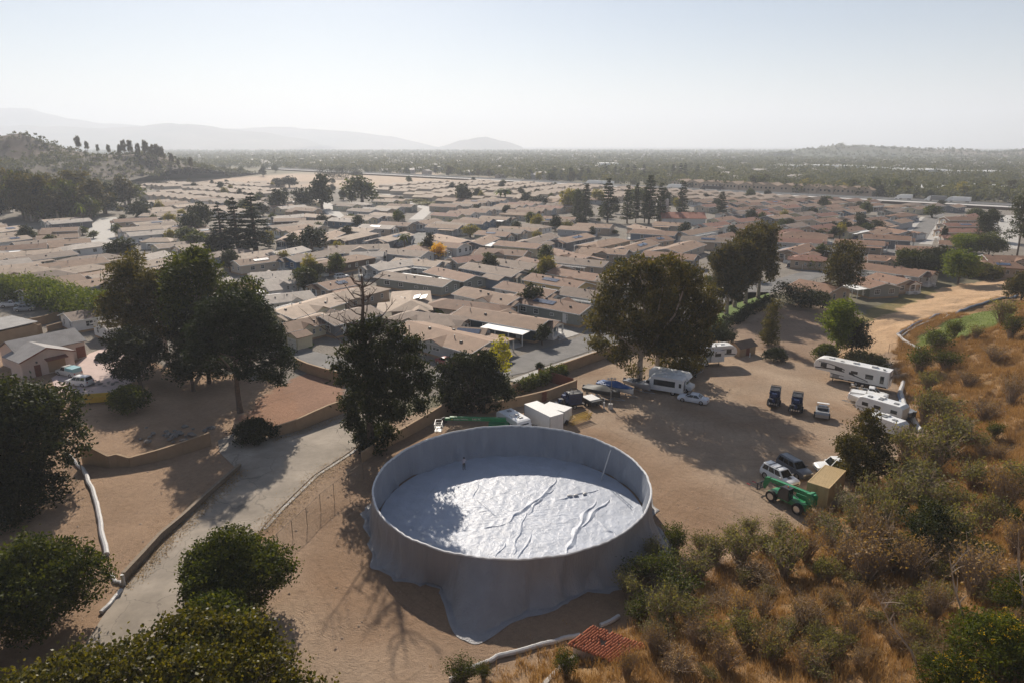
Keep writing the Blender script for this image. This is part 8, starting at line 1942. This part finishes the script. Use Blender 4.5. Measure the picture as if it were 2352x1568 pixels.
def far_town():
    rg = random.Random(66); mb = MB()
    for i in range(1300):
        y = rg.uniform(800, 3400); x = rg.uniform(-.8, .9) * y
        if y < np.interp(x, [-420, -28, 186, 332, 520], [1225, 828, 600, 452, 262]) + 60: continue
        if inpoly(np.array([x]), np.array([y]), FIELD)[0] or (x < -400 and y < 1000): continue
        w, d, h = rg.uniform(10, 22), rg.uniform(9, 15), rg.uniform(4, 6.5); a = rg.uniform(0, 3.14); Mx = Matrix.Translation((x, y, 0)) @ Matrix.Rotation(a, 4, 'Z')
        g_ = MB().yz([(-d / 2, 0), (d / 2, 0), (d / 2, h), (0, h + 2), (-d / 2, h)], -w / 2, w / 2); mb.add([Mx @ Vector(p) for p in g_.v], g_.f)
    o = mb.build('distant_houses', M['far_house']); tag(o, 'far off scatter of pale houses among the valley trees', 'houses', kind='stuff')
M['far_house'] = pmat('far_house', (.36, .32, .29), .7, .1, .01)
far_town()
# warehouses and apartment rows
for i, (x0, x1, y, h, lab_) in enumerate([(1795, 1862, 393, 8, 'long white warehouse, left one near the wooded hill'), (1875, 1925, 394, 9, 'white warehouse between the long ones near the wooded hill'), (1935, 2005, 396, 9, 'long white warehouse in the middle of the far trees'), (2012, 2085, 400, 8, 'white warehouse right of the middle one'), (2085, 2180, 405, 8, 'wide white warehouse at the foot of the wooded hill'), (2200, 2330, 408, 7, 'low white warehouse at the far right'), (2255, 2352, 448, 6, 'long white flat roofed building right of the freeway trees'), (2100, 2240, 448, 5, 'pale low building behind the freeway trees'), (1380, 1420, 390, 10, 'pale block among the far conifers')]):
    a, b_ = G(x0, y), G(x1, y); d = b_ - a; L = d.length; t = empty('warehouse', (a + b_) / 2, 0); tag(t, lab_, 'warehouse')
    MB().box((0, 25, h / 2), (L, 50, h)).build('wall_body', M['warehouse'], t); MB().box((0, 25, h + .25), (L + 1, 51, .5)).build('roof', M['warehouse'], t)
    for k in range(5): MB().box((-L / 2 + L * (k + .5) / 5, -.05, 2.2), (L / 12, .2, 4)).build('loading_door', M['galv'], t)
for i in range(15):
    px = 1512 + i * 31; p, a = on_fwy(px, 42); t = empty('apartment_house', (p[0], p[1], 0), a + R(90) + .1 * math.sin(i)); tag(t, f'tan roofed apartment house behind the freeway, {ordn(i)} from left', 'apartment house', 'apartment row behind the freeway')
    o = MB().yz([(-7, 0), (7, 0), (7, 6), (0, 8.4), (-7, 6)], -9, 9).build('wall_body', M['wall'], t); o.color = (.46, .36, .27, 1); o = gable_roof(18, 14, 6, 8.5, .6).build('roof', M['roof'], t); o.color = (.40, .28, .19, 1)
    for y in (-3.5, 0, 3.5):
        for e in (-1, 1): MB().box((e * 9.02, y, 4.4), (.1, 1.6, 1.5)).build('window', M['glass'], t)
for i, (px, tp) in enumerate([(1828, 440), (1700, 430), (2268, 432), (2340, 430), (1405, 415)]):
    p, a = on_fwy(px, 24); h = 12; t = empty('utility_pole', (p[0], p[1], 0), .3); tag(t, f'wooden utility pole beside the freeway, number {ordn(i)} listed by size' if 0 else ['utility pole beside the freeway in the centre right', 'utility pole behind the black truck on the freeway', 'utility pole at the right part of the freeway', 'utility pole by the brick building at the far right', 'utility pole near the white trucks'][i], 'utility pole')
    MB().cyl((0, 0, 0), (0, 0, h), .18, .12, 6).build('pole', M['bark'], t); MB().box((0, 0, h - .8), (2.4, .12, .12)).build('crossarm', M['bark'], t)

# ---------------------------------------------------------------- brush on the slope
def twig_shrub(seed, h=2.2, w=2.8, n=85):
    rg = random.Random(seed); mb = MB(); tips = []
    for i in range(n):
        a = rg.uniform(0, 6.28); sp = rg.uniform(.1, 1) * w / 2; L = h * rg.uniform(.6, 1.1)
        p0 = Vector((rg.gauss(0, .12), rg.gauss(0, .12), -.1)); p2 = Vector((math.cos(a) * sp, math.sin(a) * sp, L)); p1 = p0.lerp(p2, .5) + Vector((rg.uniform(-.15, .15), rg.uniform(-.15, .15), .15))
        mb.tube([p0, p1, p2], [.028, .018, .006], 3, caps=False)
        for _ in range(4):
            s = p1.lerp(p2, rg.uniform(0, .95)); e = s + Vector((rg.uniform(-1, 1), rg.uniform(-1, 1), rg.uniform(.2, 1))) * .42; mb.tube([s, e], [.012, .004], 3, caps=False); tips.append(e)
        tips.append(p2)
    return mb.mesh('stems', M['twig']), np.array([tuple(t) for t in tips])
TW = []
for k in range(4):
    me, tips = twig_shrub(300 + k); row = [me]
    for lm, n in (('l_dry', 700), ('l_olive', 1050), ('l_bush', 2000)):
        rg = np.random.RandomState(310 + k); P = tips[rg.choice(len(tips), n)] + rg.normal(0, .13 if lm != 'l_bush' else .2, (n, 3)); V, Fq, t4 = leaf_quads(P, .13 if lm == 'l_dry' else .17, rg, .5); row.append(np_mesh('leaves', V, Fq, M[lm], 4, {'tint': t4}))
    TW.append(row)
HUT = T(1390, 1500)
BR = []       # (px, py, kind, scale)  kind 1 dry, 2 grey green, 3 green
for px, py, k, s in [(1640, 1290, 2, 1.0), (1600, 1330, 2, 1.1), (1530, 1330, 3, 1.5), (1480, 1340, 3, 1.3), (1560, 1370, 3, 1.2), (1470, 1420, 3, 1.2), (1520, 1430, 2, 1.4), (1585, 1440, 2, 1.5), (1600, 1490, 1, 1.01), (1660, 1400, 1, 0.86), (1700, 1300, 2, 1.3), (1735, 1340, 1, 1.3), (1760, 1275, 2, 1.4), (1700, 1440, 1, 1.08), (1750, 1420, 1, 0.94), (1800, 1330, 2, 1.5), (1850, 1290, 2, 1.3), (1870, 1230, 1, 1.4), (1910, 1260, 2, 1.7), (1960, 1220, 2, 1.22), (1990, 1290, 2, 1.8), (2050, 1310, 2, 1.37), (2000, 1190, 2, 1.44), (2060, 1180, 2, 1.51), (2110, 1150, 2, 2.0), (2140, 1090, 2, 2.0), (2170, 1040, 2, 1.9), (2110, 1230, 2, 1.37), (2180, 1180, 2, 1.3), (2230, 1120, 2, 1.7), (2120, 980, 2, 1.9), (2170, 960, 2, 1.7), (2130, 900, 2, 1.7), (2110, 860, 3, 1.6), (2170, 850, 3, 1.5), (2150, 815, 3, 1.5), (2210, 1010, 2, 1.7), (2260, 970, 1, 1.5), (2290, 1060, 1, 1.5), (2220, 890, 1, 1.4), (2280, 830, 1, 1.6), (2240, 780, 2, 1.6), (2320, 780, 3, 1.7), (2300, 740, 2, 1.7), (1850, 1450, 1, 1.08), (1900, 1400, 1, 1.15), (1960, 1400, 1, 1.08), (1950, 1480, 1, 1.15), (2050, 1420, 1, 1.08), (1760, 1520, 1, 1.08), (1660, 1540, 1, 1.01), (1850, 1550, 1, 1.08), (2090, 1330, 2, 1.8), (2160, 1300, 2, 1.8), (2200, 1260, 2, 1.3), (2260, 1230, 2, 1.6), (2300, 1180, 1, 1.6), (2330, 1280, 1, 1.5), (2240, 1370, 1, 1.5), (2140, 1430, 1, 1.08), (2060, 1500, 1, 1.08), (2320, 930, 1, 1.5), (1500, 1500, 1, 0.86), (1440, 1560, 1, 0.86), (1560, 1540, 1, 0.94), (1300, 1560, 3, 0.8), (1110, 1560, 3, 0.7), (1060, 1565, 3, 0.8), (1790, 1230, 2, 1.1), (1680, 1250, 2, 0.9), (1720, 1225, 2, 0.9), (1550, 1270, 3, 1.0), (2350, 1120, 2, 1.6), (2190, 780, 3, 1.2), (2080, 1060, 2, 1.8), (2090, 1120, 2, 1.37), (2030, 1230, 2, 1.3), (1945, 1180, 2, 1.5), (1440, 1375, 2, 1.0), (1500, 1290, 2, 0.9), (1610, 1265, 2, 0.8), (1990, 1340, 2, 1.7), (1935, 1320, 1, 1.6)]:
    if py > 1270 and k == 2 and (px // 10) % 2: k = 1
    BR.append((T(px, py), k, s))
rgb_ = random.Random(808)
while len(BR) < 165:
    px, py = rgb_.uniform(1430, 2352), rgb_.uniform(1000, 1568)
    q = T(px, py)
    if hill_d(np.array([q.x]), np.array([q.y]))[0] < 2.5 or (1280 < px < 1500 and py > 1420): continue
    BR.append((q, rgb_.choice((1, 1, 2, 2) if py > 1350 else (2, 2, 1, 3)), rgb_.uniform(.5, 1.0)))
BR.sort(key=lambda q: (q[0] - HUT).length)
KN = {1: 'dry leafless shrub', 2: 'grey green twiggy shrub', 3: 'leafy green shrub'}; cnt = {1: 0, 2: 0, 3: 0}
for i, (p, k, s) in enumerate(BR):
    t = empty('slope_shrub', p - Vector((0, 0, .1)), i * 2.4, (s * (1 + .35 * math.sin(i)), s * (1 + .3 * math.sin(i * 1.7)), s * (1 + .3 * math.cos(i * 2)))); tag(t, f'{KN[k]} on the slope, {ordn(cnt[k])} of its kind from the tiled hut', 'shrub', 'brush on the dry slope'); cnt[k] += 1
    link('stems', TW[i % 4][0], t); link('leaves', TW[i % 4][k], t)
# taller growth at the right edge
p = T(2345, 690); hero('brownish bushy tree at the right edge above the green patch', (p.x, p.y), 8.5, 9, 'bush', 'l_euc', 90, 1000, 11, .42, .4, 'bark', .2, .2, .45)
p = T(2130, 1290); hero('thin limbed tree half way up the slope', (p.x, p.y), 5.4, 5.5, 'euc', 'l_oak', 91, 500, 11, .26, .26, 'bark', .1, .3, .4)
p = T(2080, 1310); hero('green bushy tree on the slope beside the thin limbed one', (p.x, p.y), 4.0, 4.5, 'bush', 'l_bush', 92, 600, 11, .22, .22, 'bark', .1, .1, .4)
def near_bush(px, py, h, w, lm, seed, label, leaf=.20, ncl=900, fl=0):
    p = T(px, py); t = hero(label, (p.x, p.y), h, w, 'bush', lm, seed, ncl, 12, leaf, .2, 'twig', .08, .1, .35, name='shrub', cat='shrub')
    if fl:
        B = [(b[0], b[1], b[2] + b[5] * .75, b[3] * .8, b[4] * .8, b[5] * .3) for b in gen_blobs('bush', h, w, seed)]; link('flowers', crown_mesh('flowers', B[:6], 45, 10, .12, .10, 'l_flower', seed + 1, .6), t)
near_bush(2290, 1545, 4.6, 6.5, 'l_bush', 93, 'glossy shrub with yellow flowers in the lower right corner', .22, 1500, 1)
near_bush(2190, 1600, 3.2, 5.0, 'l_bush', 94, 'glossy flowering shrub just left of the corner shrub', .2, 800, 1)
near_bush(2360, 1420, 4.2, 5.0, 'l_bush', 95, 'flowering shrub at the right edge above the corner shrub', .2, 900, 1)
near_bush(2365, 1150, 4.5, 4.5, 'l_bush', 96, 'dark glossy shrub at the right picture edge', .2, 800)
# leaning bare poles of dead saplings
for i, (x0, y0, x1, y1, lb) in enumerate([(2225, 1500, 2180, 1270, 'bare dead sapling on the slope, left of the forked one'), (2345, 1430, 2340, 1215, 'tall forked dead sapling at the right edge'), (2120, 1560, 2010, 1360, 'fallen pale branch on the slope')]):
    p = T(x0, y0); q = at(x1, y1, p.y + 1.0); t = empty('dead_sapling', p); tag(t, lb, 'sapling'); d = q - p
    MB().tube([(0, 0, -.2), d * .3 + Vector((.15, 0, .1)), d * .65 + Vector((-.1, 0, 0)), d], [.09, .07, .05, .02], 6).build('stem', M['bark_pale'], t, True)
    mb = MB(); rg = random.Random(i)
    for k in range(5): s = d * rg.uniform(.35, .9); e = s + Vector((rg.uniform(-1.2, 1.2), rg.uniform(-.6, .6), rg.uniform(.3, 1.4))); mb.tube([s, s.lerp(e, .5) + Vector((0, 0, .1)), e], [.035, .025, .008], 5)
    mb.build('branches', M['bark_pale'], t, True)
# ---------------------------------------------------------------- dry grass on the slope
def grass(name, n, cond, mat, label, h0, h1, seed, wid=.03):
    rg = np.random.RandomState(seed); X = rg.uniform(-15, 130, n * 8); Y = rg.uniform(24, 190, n * 8); ok = cond(X, Y); X, Y = X[ok][:n], Y[ok][:n]
    Zb = hz(X, Y); m = len(X); k = 5
    X, Y, Zb = np.repeat(X, k) + rg.normal(0, .14, m * k), np.repeat(Y, k) + rg.normal(0, .14, m * k), np.repeat(Zb, k); h = rg.uniform(h0, h1, m * k); a = rg.uniform(0, 6.28, m * k); ln = rg.uniform(.1, .6, m * k) * h
    b = rg.uniform(0, 6.28, m * k); w = wid * rg.uniform(.6, 1.5, m * k)
    V = np.stack([np.c_[X - w * np.cos(b), Y - w * np.sin(b), Zb - .05], np.c_[X + w * np.cos(b), Y + w * np.sin(b), Zb - .05], np.c_[X + ln * np.cos(a), Y + ln * np.sin(a), Zb + h]], 1).reshape(-1, 3)
    tn = np.clip(np.repeat(rg.uniform(0, 1, m), k) * .7 + rg.uniform(0, .3, m * k), 0, 1)
    me = np_mesh(name, V, np.arange(len(V)).reshape(-1, 3), M[mat], 3, {'tint': np.repeat(tn, 3)}); tag(link(name, me), label, 'grass', kind='stuff')
GGP = [tuple(T(*p)[:2]) for p in [(2110, 770), (2180, 735), (2300, 708), (2330, 730), (2230, 770), (2160, 800), (2100, 800)]]
def in_view(X, Y):
    Zc = hz(X, Y) - CAM_H; dep = Y * _c - Zc * _s; sx = CX + F * X / dep; sy = CY - F * (Y * _s + Zc * _c) / dep; return (sx > -60) & (sx < 2412) & (sy < 1640)
grass('dry_grass', 52000, lambda X, Y: (hill_d(X, Y) > 1.0 + 1.5 * nz(X, Y, 8, 3, 3)) & in_view(X, Y) & ~inpoly(X, Y, PAD) & ~inpoly(X, Y, GGP) & (Y < 150) & (nz(X, Y, 5, 6, 3) > -.45), 'g_dry', 'dry orange brown grass covering the slope', .3, 1.0, 71, .022)
grass('green_grass', 5000, lambda X, Y: inpoly(X, Y, GGP), 'g_green', 'fresh green grass patch beside the dark blue hose', .1, .3, 72)
grass('dry_weeds', 1200, lambda X, Y: (np.abs(hill_d(X, Y) + 1.0) < 1.6) & in_view(X, Y) & (nz(X, Y, 6, 9, 2) > .1) & (Y < 140), 'g_dry', 'thin weeds along the foot of the slope', .1, .4, 73, .02)
# ================================================================ haze: the air itself
def haze():
    m = bpy.data.materials.new('haze'); m.use_nodes = True; nt = m.node_tree
    nt.nodes.remove(nt.nodes['Principled BSDF'])
    v = nt.nodes.new('ShaderNodeVolumePrincipled')
    v.inputs['Color'].default_value = (.84, .90, 1.0, 1); v.inputs['Density'].default_value = HAZE_D
    v.inputs['Anisotropy'].default_value = .2
    nt.links.new(v.outputs[0], nt.nodes['Material Output'].inputs['Volume'])
    mb = MB(); mb.box((0, 7000, HAZE_TOP / 2 - 5), (17000, 15600, HAZE_TOP + 10))
    o = mb.build('haze', m); tag(o, 'pale smoggy haze hanging over the whole valley', 'haze', kind='stuff')
HAZE_D, HAZE_TOP = .00020, 640.0
haze()
